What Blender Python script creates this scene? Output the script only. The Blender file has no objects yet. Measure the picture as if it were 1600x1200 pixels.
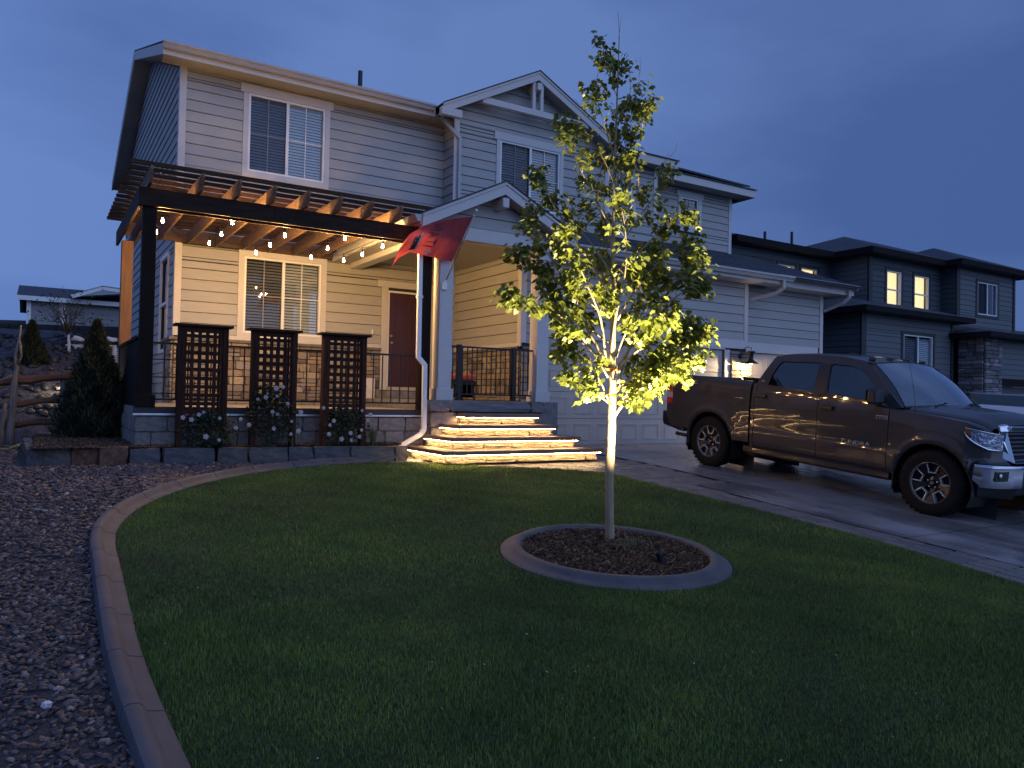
import bpy, bmesh, math, random
import numpy as np
from mathutils import Vector, Matrix

random.seed(7); rng = np.random.default_rng(7)
S = bpy.context.scene; C = S.collection

# ------------------------------------------------------------------ camera (world origin = the photographer's eye)
FPX = 1206.9
YAW, PITCH, ROLL = [math.radians(a) for a in (31.608, 1.072, 1.228)]
_f = Vector((math.sin(YAW)*math.cos(PITCH), math.cos(YAW)*math.cos(PITCH), math.sin(PITCH)))
_r = Vector((math.cos(YAW), -math.sin(YAW), 0)); _u = _r.cross(_f)
RGT = math.cos(ROLL)*_r + math.sin(ROLL)*_u
UPV = -math.sin(ROLL)*_r + math.cos(ROLL)*_u
FWD = _f
cd = bpy.data.cameras.new('camera'); cam = bpy.data.objects.new('camera', cd); C.objects.link(cam)
cd.sensor_width = 36; cd.lens = FPX/1600*36; cd.clip_start = .05; cd.clip_end = 2000
mw = Matrix.Identity(4)
for i in range(3):
    mw[i][0], mw[i][1], mw[i][2] = RGT[i], UPV[i], -FWD[i]
cam.matrix_world = mw; S.camera = cam

# ------------------------------------------------------------------ sky: even overcast dusk, last light behind the viewer
w = bpy.data.worlds.new('World'); S.world = w; w.use_nodes = True
nt = w.node_tree; nt.nodes.clear()
def N(t, **k):
    n = nt.nodes.new(t)
    for a, b in k.items(): setattr(n, a, b)
    return n
out = N('ShaderNodeOutputWorld'); bg = N('ShaderNodeBackground'); nt.links.new(bg.outputs[0], out.inputs[0])
tc = N('ShaderNodeTexCoord')
mp = N('ShaderNodeMapping'); mp.inputs['Scale'].default_value = (1, 1, 2.6); nt.links.new(tc.outputs['Generated'], mp.inputs[0])
n1 = N('ShaderNodeTexNoise'); n1.inputs['Scale'].default_value = 1.5; n1.inputs['Detail'].default_value = 8; n1.inputs['Roughness'].default_value = .5
nt.links.new(mp.outputs[0], n1.inputs['Vector'])
cr = N('ShaderNodeValToRGB'); nt.links.new(n1.outputs['Fac'], cr.inputs[0])
cr.color_ramp.elements[0].position = .38; cr.color_ramp.elements[0].color = (.056, .106, .288, 1)
cr.color_ramp.elements[1].position = .62; cr.color_ramp.elements[1].color = (.100, .172, .398, 1)
sx = N('ShaderNodeSeparateXYZ'); nt.links.new(tc.outputs['Generated'], sx.inputs[0])
# broad change across the whole dome: paler towards the west (-x), darker to the east
mr = N('ShaderNodeMapRange'); mr.inputs[1].default_value = -1; mr.inputs[2].default_value = 1; mr.inputs[3].default_value = 1.25; mr.inputs[4].default_value = .80
nt.links.new(sx.outputs['X'], mr.inputs[0])
ml = N('ShaderNodeMix', data_type='RGBA', blend_type='MULTIPLY'); ml.inputs[0].default_value = 1
nt.links.new(cr.outputs[0], ml.inputs[6]); nt.links.new(mr.outputs[0], ml.inputs[7])
nt.links.new(ml.outputs[2], bg.inputs[0]); bg.inputs[1].default_value = 1.0

# afterglow through the cloud: one very soft, low light from behind the viewer
sd = bpy.data.lights.new('sun', 'SUN'); sun = bpy.data.objects.new('sun', sd); C.objects.link(sun)
sd.energy = .84; sd.angle = math.radians(75); sd.color = (.47, .62, 1.0)
sun.rotation_euler = Vector((-.30, 1, -.30)).to_track_quat('-Z', 'Y').to_euler()

S.view_settings.view_transform = 'Standard'; S.view_settings.look = 'None'
S.view_settings.exposure = .42; S.view_settings.gamma = 1; S.view_settings.use_curve_mapping = False
S.cycles.max_bounces = 5; S.cycles.diffuse_bounces = 3; S.cycles.glossy_bounces = 3
S.cycles.transmission_bounces = 4; S.cycles.transparent_max_bounces = 12
S.cycles.sample_clamp_indirect = 4; S.cycles.use_denoising = True
S.cycles.caustics_reflective = False; S.cycles.caustics_refractive = False

# ------------------------------------------------------------------ helpers
def ray(px, py): return RGT*((px-800)/FPX) - UPV*((py-600)/FPX) + FWD
def PY(px, py, Y): d = ray(px, py); return d*(Y/d.y)
def PX(px, py, X): d = ray(px, py); return d*(X/d.x)
def PD(px, py, D): return ray(px, py)*D
_GY = [-400, -30, -10, 0, 3, 5.45, 9.16, 11, 12.5, 16, 30, 400]; _GZ = [-3.2, -2.9, -2.25, -1.70, -1.52, -1.345, -1.044, -.95, -.915, -.9, -.9, -.9]
def sst(a, b, x):
    t = np.clip((np.asarray(x, float)-a)/(b-a), 0, 1); return t*t*(3-2*t)
def G(y): return np.interp(y, _GY, _GZ)
def gz(x, y):
    hill = sst(17, 60, y)*5.2*(1-sst(3, 16, x)) + 6*sst(80, 260, y)*(1-sst(-40, 60, x))*.4
    return G(y) + hill

MATS = {}
def mat(name, col=(.5, .5, .5), rough=.6, metal=0, var=0, ramp=None, scale=8, nvar=.12, bump=0, bscale=60, emit=None, es=0,
        stretch=None, coat=0, spec=.5, attr=None, trans=0, bdist=.01, detail=3):
    if name in MATS: return MATS[name]
    m = bpy.data.materials.new(name); m.use_nodes = True; t = m.node_tree; b = t.nodes['Principled BSDF']; L = t.links.new
    def nn(k, **kw):
        n = t.nodes.new(k)
        for a, c in kw.items(): setattr(n, a, c)
        return n
    b.inputs['Roughness'].default_value = rough; b.inputs['Metallic'].default_value = metal
    b.inputs['Specular IOR Level'].default_value = spec
    b.inputs['Coat Weight'].default_value = coat; b.inputs['Coat Roughness'].default_value = .04
    b.inputs['Base Color'].default_value = (*col, 1)
    src = None; tcn = nn('ShaderNodeTexCoord'); vec = tcn.outputs['Object']
    if stretch:
        mpp = nn('ShaderNodeMapping'); mpp.inputs['Scale'].default_value = stretch; L(vec, mpp.inputs[0]); vec = mpp.outputs[0]
    if ramp:
        oi = nn('ShaderNodeObjectInfo'); r = nn('ShaderNodeValToRGB'); L(oi.outputs['Random'], r.inputs[0])
        r.color_ramp.interpolation = 'CONSTANT'
        e = r.color_ramp.elements
        while len(e) < len(ramp): e.new(.5)
        for i, c in enumerate(ramp): e[i].position = i/len(ramp); e[i].color = (*c, 1)
        src = r.outputs[0]
    elif attr:
        a = nn('ShaderNodeAttribute'); a.attribute_name = attr; src = a.outputs['Color']
    if nvar:
        no = nn('ShaderNodeTexNoise'); no.inputs['Scale'].default_value = scale; no.inputs['Detail'].default_value = detail
        no.inputs['Roughness'].default_value = .6
        L(vec, no.inputs['Vector'])
        q = nn('ShaderNodeMapRange'); q.inputs[1].default_value = .3; q.inputs[2].default_value = .7; q.inputs[3].default_value = 1-nvar; q.inputs[4].default_value = 1+nvar
        L(no.outputs['Fac'], q.inputs[0])
        mx = nn('ShaderNodeMix', data_type='RGBA', blend_type='MULTIPLY'); mx.inputs[0].default_value = 1
        if src: L(src, mx.inputs[6])
        else: mx.inputs[6].default_value = (*col, 1)
        L(q.outputs[0], mx.inputs[7]); src = mx.outputs[2]
    if var:
        oi2 = nn('ShaderNodeObjectInfo'); q2 = nn('ShaderNodeMapRange'); q2.inputs[3].default_value = 1-var; q2.inputs[4].default_value = 1+var
        L(oi2.outputs['Random'], q2.inputs[0])
        mx2 = nn('ShaderNodeMix', data_type='RGBA', blend_type='MULTIPLY'); mx2.inputs[0].default_value = 1
        if src: L(src, mx2.inputs[6])
        else: mx2.inputs[6].default_value = (*col, 1)
        L(q2.outputs[0], mx2.inputs[7]); src = mx2.outputs[2]
    if src: L(src, b.inputs['Base Color'])
    if bump:
        n2 = nn('ShaderNodeTexNoise'); n2.inputs['Scale'].default_value = bscale; n2.inputs['Detail'].default_value = 4; L(vec, n2.inputs['Vector'])
        bp = nn('ShaderNodeBump'); bp.inputs['Strength'].default_value = bump; bp.inputs['Distance'].default_value = bdist
        L(n2.outputs['Fac'], bp.inputs['Height']); L(bp.outputs[0], b.inputs['Normal'])
    if emit: b.inputs['Emission Color'].default_value = (*emit, 1); b.inputs['Emission Strength'].default_value = es
    if trans:
        tl = nn('ShaderNodeBsdfTranslucent'); ms = nn('ShaderNodeMixShader'); ms.inputs[0].default_value = trans
        if src: L(src, tl.inputs[0])
        else: tl.inputs[0].default_value = (*col, 1)
        o = t.nodes['Material Output']; L(b.outputs[0], ms.inputs[1]); L(tl.outputs[0], ms.inputs[2]); L(ms.outputs[0], o.inputs[0])
    MATS[name] = m; return m
def glass(name, tint=(.8, .85, .9), refl=1.0, base=.03):
    if name in MATS: return MATS[name]
    m = bpy.data.materials.new(name); m.use_nodes = True; t = m.node_tree; t.nodes.clear(); L = t.links.new
    o = t.nodes.new('ShaderNodeOutputMaterial'); tr = t.nodes.new('ShaderNodeBsdfTransparent'); gl = t.nodes.new('ShaderNodeBsdfGlossy')
    ms = t.nodes.new('ShaderNodeMixShader'); lw = t.nodes.new('ShaderNodeFresnel'); lw.inputs[0].default_value = 1.55
    tr.inputs[0].default_value = (*tint, 1); gl.inputs['Roughness'].default_value = .02; gl.inputs[0].default_value = (refl, refl, refl, 1)
    mu = t.nodes.new('ShaderNodeMath'); mu.operation = 'MULTIPLY_ADD'; mu.inputs[1].default_value = 1.25; mu.inputs[2].default_value = base; mu.use_clamp = True
    ge = t.nodes.new('ShaderNodeNewGeometry'); inv = t.nodes.new('ShaderNodeMath'); inv.operation = 'SUBTRACT'; inv.inputs[0].default_value = 1; L(ge.outputs['Backfacing'], inv.inputs[1])
    m2 = t.nodes.new('ShaderNodeMath'); m2.operation = 'MULTIPLY'; L(mu.outputs[0], m2.inputs[0]); L(inv.outputs[0], m2.inputs[1])
    L(lw.outputs[0], mu.inputs[0]); L(m2.outputs[0], ms.inputs[0]); L(tr.outputs[0], ms.inputs[1]); L(gl.outputs[0], ms.inputs[2]); L(ms.outputs[0], o.inputs[0])
    MATS[name] = m; return m

class MB:
    def __init__(s): s.v = []; s.f = []
    def add(s, v, f):
        o = len(s.v); s.v += [tuple(p) for p in v]; s.f += [tuple(i+o for i in q) for q in f]; return s
    def box(s, x0, x1, y0, y1, z0, z1):
        return s.add([(x0,y0,z0),(x1,y0,z0),(x1,y1,z0),(x0,y1,z0),(x0,y0,z1),(x1,y0,z1),(x1,y1,z1),(x0,y1,z1)],
                     [(3,2,1,0),(4,5,6,7),(0,1,5,4),(1,2,6,5),(2,3,7,6),(3,0,4,7)])
    def hexa(s, p): return s.add(p, [(3,2,1,0),(4,5,6,7),(0,1,5,4),(1,2,6,5),(2,3,7,6),(3,0,4,7)])
    def bar(s, a, b, w_, h_, up=(0, 0, 1)):
        a = Vector(a); b = Vector(b); d = (b-a).normalized(); u = Vector(up)
        if abs(d.dot(u)) > .99: u = Vector((0, 1, 0))
        r = d.cross(u).normalized()*(w_/2); u = r.cross(d).normalized()*(h_/2)
        return s.hexa([a-r-u, a+r-u, b+r-u, b-r-u, a-r+u, a+r+u, b+r+u, b-r+u])
    def prism(s, pts, ext):            # planar polygon pts (3D, any number) extruded by vector ext
        n = len(pts); e = Vector(ext); P = [Vector(p) for p in pts]
        return s.add(P+[p+e for p in P], [tuple(range(n))[::-1], tuple(range(n, 2*n))]+[(i, (i+1) % n, n+(i+1) % n, n+i) for i in range(n)])
    def tube(s, pts, rad, n=8, cap=True):
        P = [Vector(p) for p in pts]
        if not hasattr(rad, '__len__'): rad = [rad]*len(P)
        vs = []; fs = []; u = None
        for i, p in enumerate(P):
            d = (P[min(i+1, len(P)-1)]-P[max(i-1, 0)]).normalized()
            if u is None: u = d.orthogonal().normalized()
            u = (u-d*u.dot(d)).normalized(); v = d.cross(u)
            for k in range(n):
                a = 2*math.pi*k/n; vs.append(p+(u*math.cos(a)+v*math.sin(a))*rad[i])
        for i in range(len(P)-1):
            for k in range(n): fs.append((i*n+k, i*n+(k+1) % n, (i+1)*n+(k+1) % n, (i+1)*n+k))
        if cap: fs += [tuple(range(n))[::-1], tuple(range((len(P)-1)*n, len(P)*n))]
        return s.add(vs, fs)
    def lathe(s, prof, n=24, c=(0, 0, 0), ax='z'):
        vs = []; fs = []
        for r, h in prof:
            for k in range(n):
                a = 2*math.pi*k/n; x, y = r*math.cos(a), r*math.sin(a)
                q = (x, y, h) if ax == 'z' else (x, h, y) if ax == 'y' else (h, x, y)
                vs.append((q[0]+c[0], q[1]+c[1], q[2]+c[2]))
        for i in range(len(prof)-1):
            for k in range(n): fs.append((i*n+k, i*n+(k+1) % n, (i+1)*n+(k+1) % n, (i+1)*n+k))
        return s.add(vs, fs)
    def grid(s, P):                    # P[i][j] points
        m = len(P[0]); vs = [p for row in P for p in row]
        return s.add(vs, [(i*m+j, i*m+j+1, (i+1)*m+j+1, (i+1)*m+j) for i in range(len(P)-1) for j in range(m-1)])
    def ball(s, c, r, n=8, m=6, sz=1):
        prof = [(max(1e-4, r*math.sin(math.pi*i/m)), -r*sz*math.cos(math.pi*i/m)) for i in range(m+1)]
        return s.lathe(prof, n, c)
def mesh(name, g, off=None, smooth=False):
    me = bpy.data.meshes.new(name)
    V = g.v if off is None else [(a-off[0], b-off[1], c-off[2]) for a, b, c in g.v]
    me.from_pydata([tuple(p) for p in V], [], g.f)
    if smooth: me.shade_smooth()
    me.update(); return me
def root_of(p):
    while p.parent: p = p.parent
    return p
def obj(name, g, m=None, parent=None, smooth=False, bevel=0, seg=2, kind=None, label=None, local=False, autos=None):
    off = None
    if parent is not None and not local: off = Vector(root_of(parent).location)
    me = g if isinstance(g, bpy.types.Mesh) else mesh(name, g, off, smooth)
    if m is not None and not me.materials: me.materials.append(m)
    o = bpy.data.objects.new(name, me); C.objects.link(o)
    if parent is not None: o.parent = parent
    if bevel:
        b = o.modifiers.new('bevel', 'BEVEL'); b.width = bevel; b.segments = seg; b.limit_method = 'ANGLE'; b.angle_limit = .6; b.use_clamp_overlap = True
    if autos:
        me.shade_smooth(); me.set_sharp_from_angle(angle=autos)
    if kind: o['kind'] = kind
    if label: o['label'] = label
    return o
def thing(name, label, cat, loc=(0, 0, 0), group=None):
    o = bpy.data.objects.new(name, None); C.objects.link(o); o.location = loc; o.empty_display_size = .2
    o['label'] = label; o['category'] = cat
    if group: o['group'] = group
    return o
def tag(o, label, cat, group=None):
    o['label'] = label; o['category'] = cat
    if group: o['group'] = group
    return o
def recalc(me):
    b = bmesh.new(); b.from_mesh(me); bmesh.ops.recalc_face_normals(b, faces=b.faces); b.to_mesh(me); b.free()
def copy_tree(o, parent=None):
    c = o.copy(); C.objects.link(c)
    if parent: c.parent = parent
    for ch in o.children: copy_tree(ch, c)
    return c
def piece(name, me, parent, loc, scale=(1, 1, 1), rot=(0, 0, 0)):      # one of many alike pieces sharing a mesh; loc in world
    o = bpy.data.objects.new(name, me); C.objects.link(o); o.parent = parent
    rl = root_of(parent).location
    o.location = (loc[0]-rl[0], loc[1]-rl[1], loc[2]-rl[2]); o.scale = scale; o.rotation_euler = rot; return o
def rough_box(name, m, seed, jit=.06, cut=2):
    b = bmesh.new(); bmesh.ops.create_cube(b, size=1)
    bmesh.ops.subdivide_edges(b, edges=b.edges, cuts=cut-1, use_grid_fill=True)
    r = random.Random(seed)
    for v in b.verts:
        k = sum(abs(abs(c)-.5) < 1e-4 for c in v.co)
        s = .93 if k == 3 else .975 if k == 2 else 1
        v.co = Vector((v.co.x*s+r.uniform(-jit, jit)*.5, v.co.y*(1 if v.co.y > 0 else s)+(r.uniform(-jit, jit) if v.co.y < 0 else 0), v.co.z*s+r.uniform(-jit, jit)*.5))
    me = bpy.data.meshes.new(name); b.to_mesh(me); b.free(); me.materials.append(m); return me
def text(name, body, size, m, parent, M4, ext=.002, flip=False, align='CENTER', sx=1, shear=0):
    cu = bpy.data.curves.new(name, 'FONT'); cu.body = body; cu.size = size; cu.extrude = ext; cu.align_x = align; cu.align_y = 'CENTER'; cu.resolution_u = 2; cu.shear = shear
    o = bpy.data.objects.new(name, cu); C.objects.link(o)
    me = bpy.data.meshes.new_from_object(o.evaluated_get(bpy.context.evaluated_depsgraph_get())) if False else None
    bpy.context.view_layer.update()
    me = bpy.data.meshes.new_from_object(o); bpy.data.objects.remove(o)
    me.transform(Matrix.Diagonal((-sx if flip else sx, 1, 1, 1))); me.transform(M4); me.name = name
    me.materials.clear(); me.materials.append(m)
    q = bpy.data.objects.new(name, me); C.objects.link(q)
    if parent: q.parent = parent
    return q

# ------------------------------------------------------------------ materials
M_SID = mat('siding', (.375, .368, .352), .62, nvar=.08, scale=1.6, bump=.25, bscale=7, stretch=(2, 2, 30), var=.035, bdist=.004)
M_TRIM = mat('trim_paint', (.55, .53, .51), .5, nvar=.03)
M_BACK = mat('shadow_line_backing', (.035, .034, .036), .9)  # near-black colour stands in for the shadow lines under the siding laps
M_WHITE = mat('white_vinyl', (.78, .77, .76), .35, nvar=.02)
M_SHIN = mat('roof_shingle', (.055, .06, .075), .9, nvar=.35, scale=9, bump=.8, bscale=300)
M_GUT = mat('gutter_metal', (.40, .385, .38), .3, nvar=.03)
M_STONE = mat('veneer_stone', ramp=[(.30, .24, .17), (.20, .16, .12), (.38, .32, .24), (.24, .21, .18), (.15, .12, .10), (.33, .26, .18), (.27, .245, .22)],
              rough=.85, nvar=.25, scale=14, bump=.7, bscale=40)
M_MORT = mat('mortar', (.07, .06, .05), .95)
M_CAP = mat('sill_stone', (.14, .13, .12), .8, nvar=.2, bump=.5)
M_GAR = mat('garage_door_paint', (.46, .42, .38), .45, nvar=.03, bump=.12, bscale=160)
M_DOOR = mat('maroon_door_paint', (.050, .013, .008), .35, nvar=.08)
M_CEDAR = mat('stained_cedar', (.17, .098, .050), .62, nvar=.38, scale=3.2, stretch=(1.2, 1.2, 9), bump=.4, bscale=30, var=.22, detail=6)
M_CEDARX = mat('stained_cedar_crosswise', (.085, .040, .020), .62, nvar=.4, scale=3.2, stretch=(.8, 14, 14), bump=.4, bscale=30, var=.22, detail=6)
M_SLAT = mat('dark_cedar_slat', (.050, .024, .012), .75, nvar=.35, scale=3, stretch=(1, 9, 9), spec=.15, var=.25)
M_DARKW = mat('dark_stained_wood', (.046, .019, .012), .75, spec=.12, nvar=.4, scale=4, stretch=(8, 8, .9), bump=.35, bscale=20, var=.2)
M_POST = mat('dark_post_wood', (.015, .009, .0065), .7, spec=.12, nvar=.3, scale=4, stretch=(8, 8, .8), bump=.3, bscale=20)
M_IRON = mat('black_iron', (.012, .012, .013), .45, metal=.3, nvar=.05)
M_BLOCK = mat('retaining_block', ramp=[(.22, .19, .175), (.18, .165, .16), (.25, .215, .19), (.20, .18, .17)], rough=.85, nvar=.3, scale=5, bump=.6, bscale=18)
M_CAPST = mat('cap_block', (.17, .165, .17), .8, nvar=.3, scale=6, bump=.6, bscale=20)
M_TREAD = mat('bluestone_tread', (.16, .105, .075), .5, nvar=.2, scale=6, bump=.2, bscale=40)
M_ROCKF = mat('rock_face', (.36, .29, .21), .9, nvar=.55, scale=16, bump=1, bscale=30, bdist=.03, var=.08)
M_PAVER = mat('paver', ramp=[(.150, .140, .138), (.185, .165, .155), (.12, .118, .125), (.17, .150, .140)], rough=.42, nvar=.2, scale=9, bump=.4, bscale=50)
M_CONC = mat('curb_concrete', (.078, .074, .084), .75, nvar=.28, scale=3.5, detail=8, bump=.35, bscale=120)
M_GRAVEL = mat('river_rock', attr='Col', rough=.62, nvar=.2, scale=60, bump=.2, bscale=90)
M_MULCH = mat('bark_mulch', attr='Col', rough=.85, nvar=.25, scale=40)
M_SOIL = mat('mulch_soil', (.014, .009, .007), .95, nvar=.5, scale=30, bump=1, bscale=60)
M_BLADE = mat('grass_blade', attr='Col', rough=.55, nvar=0, trans=.25)
M_TURF = mat('turf', (.022, .040, .012), .95, nvar=.45, scale=40, bump=.8, bscale=160)
M_BARK = mat('pale_bark', (.29, .225, .145), .75, nvar=.22, scale=5, stretch=(6, 6, 1.3), bump=.5, bscale=14, detail=6)
M_LEAF = mat('maple_leaf', (.20, .235, .042), .42, nvar=.2, scale=14, trans=.42, var=.3)
M_DLEAF = mat('dark_leaf', (.028, .048, .022), .5, nvar=.35, scale=12, trans=.15)
M_CONIF = mat('conifer_foliage', (.022, .032, .018), .8, nvar=.5, scale=7)
M_CABLE = mat('cable_black', (.004, .004, .004), 1.0, nvar=0, spec=0)
M_CHROME = mat('chrome', (.62, .63, .66), .12, metal=1, nvar=0)
M_BLACK = mat('black_plastic', (.009, .009, .010), .5, nvar=0)
M_RUBBER = mat('tyre_rubber', (.008, .008, .008), .8, nvar=.1, spec=.2)
M_DARK = mat('dark_interior', (.012, .012, .014), .9, nvar=0)
M_PAINT = mat('truck_paint', (.048, .044, .045), .45, metal=0, spec=.1, nvar=.03, coat=.5)
M_BLIND = mat('blind_slat', (.78, .75, .68), .6, nvar=.02)
M_RED = mat('red_flag_cloth', (.42, .07, .08), .75, nvar=.12, scale=10, trans=.25)
M_BULB = mat('bulb_glow', (1, .8, .5), emit=(1, .58, .21), es=1400, nvar=0)
M_LED = mat('led_glow', (1, .8, .5), emit=(1, .64, .28), es=85, nvar=0)
M_G = glass('window_glass')
M_GT = glass('tinted_car_glass', (.16, .18, .2))
M_GW = glass('windshield_glass', (.6, .66, .68), 1.0, .26)
# ================================================================== GROUND
def np_mesh(name, V, F, m, col=None, sizes=None):
    me = bpy.data.meshes.new(name); nf = len(F)
    k = F.shape[1]; me.vertices.add(len(V)); me.vertices.foreach_set('co', V.astype(np.float32).ravel())
    me.loops.add(nf*k); me.loops.foreach_set('vertex_index', F.astype(np.int32).ravel())
    me.polygons.add(nf); me.polygons.foreach_set('loop_start', np.arange(0, nf*k, k, dtype=np.int32)); me.polygons.foreach_set('loop_total', np.full(nf, k, np.int32))
    if col is not None:
        a = me.color_attributes.new('Col', 'FLOAT_COLOR', 'POINT'); a.data.foreach_set('color', np.c_[col, np.ones(len(col))].astype(np.float32).ravel())
    me.update(calc_edges=True); me.materials.append(m); return me
def stuff(name, me, label, cat, smooth=False):
    o = bpy.data.objects.new(name, me); C.objects.link(o); o['kind'] = 'stuff'; o['label'] = label; o['category'] = cat; return o

# one terrain sheet to the horizon, with holes left to nothing: finer near the house
xs = np.concatenate([np.linspace(-600, -60, 12), np.linspace(-50, 60, 89), np.linspace(75, 700, 14)])
ys = np.concatenate([np.linspace(-300, -20, 10), np.linspace(-15, 90, 106), np.linspace(100, 900, 16)])
XX, YY = np.meshgrid(xs, ys); ZZ = gz(XX, YY) - .05 + .12*np.sin(XX*.31+YY*.23)*sst(22, 40, YY)
V = np.c_[XX.ravel(), YY.ravel(), ZZ.ravel()]; nx = len(xs)
F = np.array([(j*nx+i, j*nx+i+1, (j+1)*nx+i+1, (j+1)*nx+i) for j in range(len(ys)-1) for i in range(nx-1)])
M_EARTH = mat('dry_earth_grass', (.030, .031, .022), .95, nvar=.5, scale=.35, bump=.9, bscale=9, bdist=.06, detail=8)
o = bpy.data.objects.new('ground', np_mesh('ground', V, F, M_EARTH)); C.objects.link(o); o['kind'] = 'structure'; o.data.shade_smooth()

def sheet(name, poly, off, m, step=.5, kind='structure'):
    """A ground-hugging sheet cut to a polygon: grid clipped by the polygon outline."""
    b = bmesh.new(); vs = [b.verts.new((x, y, 0)) for x, y in poly]; b.faces.new(vs)
    x0, x1 = min(p[0] for p in poly), max(p[0] for p in poly); y0, y1 = min(p[1] for p in poly), max(p[1] for p in poly)
    for a in np.arange(math.floor(y0)+step, y1, step):
        bmesh.ops.bisect_plane(b, geom=b.verts[:]+b.edges[:]+b.faces[:], plane_co=(0, a, 0), plane_no=(0, 1, 0))
    bmesh.ops.triangulate(b, faces=b.faces)
    for v in b.verts: v.co.z = float(gz(v.co.x, v.co.y))+off
    bmesh.ops.recalc_face_normals(b, faces=b.faces)
    if sum(f.normal.z for f in b.faces) < 0: bmesh.ops.reverse_faces(b, faces=b.faces)
    me = bpy.data.meshes.new(name); b.to_mesh(me); b.free(); me.materials.append(m)
    q = bpy.data.objects.new(name, me); C.objects.link(q); q['kind'] = kind; return q
def spline(P, n=12):
    P = [Vector((*p, 0)) for p in P]; R = []
    for i in range(len(P)-1):
        a, b_, c, d = P[max(i-1, 0)], P[i], P[i+1], P[min(i+2, len(P)-1)]
        for k in range(n):
            t = k/n; R.append(.5*((2*b_)+(c-a)*t+(2*a-5*b_+4*c-d)*t*t+(3*b_-a-3*c+d)*t**3))
    R.append(P[-1]); return [(p.x, p.y) for p in R]
# inner lawn edge of the concrete curb, from behind the viewer round to the steps
CURB = spline([(.95, -2.5), (.70, 1.0), (.56, 3.3), (.52, 4.4), (.53, 5.3), (.55, 6.2), (.57, 6.9), (.66, 7.5), (.95, 8.26), (1.5, 9.05), (2.37, 9.85), (3.36, 10.35), (4.2, 10.55)], 10)
LAWN_R = [(4.2, 10.52), (4.75, 10.35), (5.2, 10.05), (5.8, 9.72), (6.5, 9.35), (7.1, 8.8), (7.2, 8.0), (7.36, 6.6), (7.40, 5.4), (7.35, 4.5), (7.18, 3.3), (7.0, 1.0), (6.9, -2.5)]
LAWN = CURB+spline(LAWN_R, 3)
RC = (4.32, 5.26); RA = 1.0        # tree ring centre
def ring(a, r): return (RC[0]+r*math.cos(a)*1.0, RC[1]+r*math.sin(a)*.98)
sheet('lawn_ground', LAWN, .004, M_TURF)
# gravel bed left of the lawn
GRAV = [(-9, -2.5), (.8, -2.5)]+[(x-.12, y) for x, y in CURB[8:]]+[(4.2, 11.0), (-.02, 11.1), (-.05, 14.6), (-9, 15)]
M_GBASE = mat('gravel_base', (.045, .038, .04), .95, nvar=.5, scale=40, bump=1, bscale=55, bdist=.02)
sheet('gravel_ground', GRAV, .0, M_GBASE)
# driveway: concrete slabs with real joints
M_DRIVE = mat('wet_concrete', (.22, .213, .218), .4, nvar=.3, scale=1.1, bump=.12, bscale=90, detail=7)
t = M_DRIVE.node_tree; b_ = t.nodes['Principled BSDF']
nz = t.nodes.new('ShaderNodeTexNoise'); nz.inputs['Scale'].default_value = .9; nz.inputs['Detail'].default_value = 6
tcx = t.nodes.new('ShaderNodeTexCoord'); mpx = t.nodes.new('ShaderNodeMapping'); mpx.inputs['Scale'].default_value = (1.6, .55, 1)
t.links.new(tcx.outputs['Object'], mpx.inputs[0]); t.links.new(mpx.outputs[0], nz.inputs['Vector'])
rr = t.nodes.new('ShaderNodeValToRGB'); rr.color_ramp.elements[0].position = .38; rr.color_ramp.elements[0].color = (.10,)*3+(1,); rr.color_ramp.elements[1].position = .62; rr.color_ramp.elements[1].color = (.42,)*3+(1,)
t.links.new(nz.outputs['Fac'], rr.inputs[0]); t.links.new(rr.outputs[0], b_.inputs['Roughness'])
# wet areas are darker as well as glossier
mixc = t.nodes.new('ShaderNodeMix'); mixc.data_type = 'RGBA'; mixc.blend_type = 'MULTIPLY'; mixc.inputs[0].default_value = 1
rc2 = t.nodes.new('ShaderNodeValToRGB'); rc2.color_ramp.elements[0].position = .38; rc2.color_ramp.elements[0].color = (.68,)*3+(1,); rc2.color_ramp.elements[1].position = .62; rc2.color_ramp.elements[1].color = (1.1,)*3+(1,)
t.links.new(nz.outputs['Fac'], rc2.inputs[0])
lk = b_.inputs['Base Color'].links[0]; t.links.new(lk.from_socket, mixc.inputs[6]); t.links.new(rc2.outputs[0], mixc.inputs[7]); t.links.new(mixc.outputs[2], b_.inputs['Base Color'])
drive = obj('driveway', MB().add([(8.3, -8, G(-8)-.02), (17.6, -8, G(-8)-.02), (17.6, -7.9, G(-7.9)-.02), (8.3, -7.9, G(-7.9)-.02)], [(0, 1, 2, 3)]), mat('joint', (.03, .028, .026), .9)); drive['kind'] = 'structure'
sheet('driveway_joint_base', [(7.6, -8), (17.6, -8), (17.6, 12.45), (8.5, 12.45), (8.5, 9.8), (7.6, 8.0)], -.006, MATS['joint'])
yj = [-8, -4.6, -1.4, 1.75, 4.77, 7.8, 10.15, 12.47]; xj = [8.0, 11.1, 14.3, 17.5]
for j in range(len(yj)-1):
    for i in range(3):
        a, b2 = xj[i]+.006, xj[i+1]-.006; c, d = yj[j]+.006, yj[j+1]-.006
        if i == 0: a = 7.86 if d < 8.6 else 8.52
        g = MB(); n = 6; P0 = []
        for k in range(n+1):
            y = c+(d-c)*k/n; P0.append([(a, y, G(y)+.012), (b2, y, G(y)+.012)])
        g.grid(P0)
        e = MB(); 
        q = obj('driveway_slab', g, M_DRIVE, drive, local=True)
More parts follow.
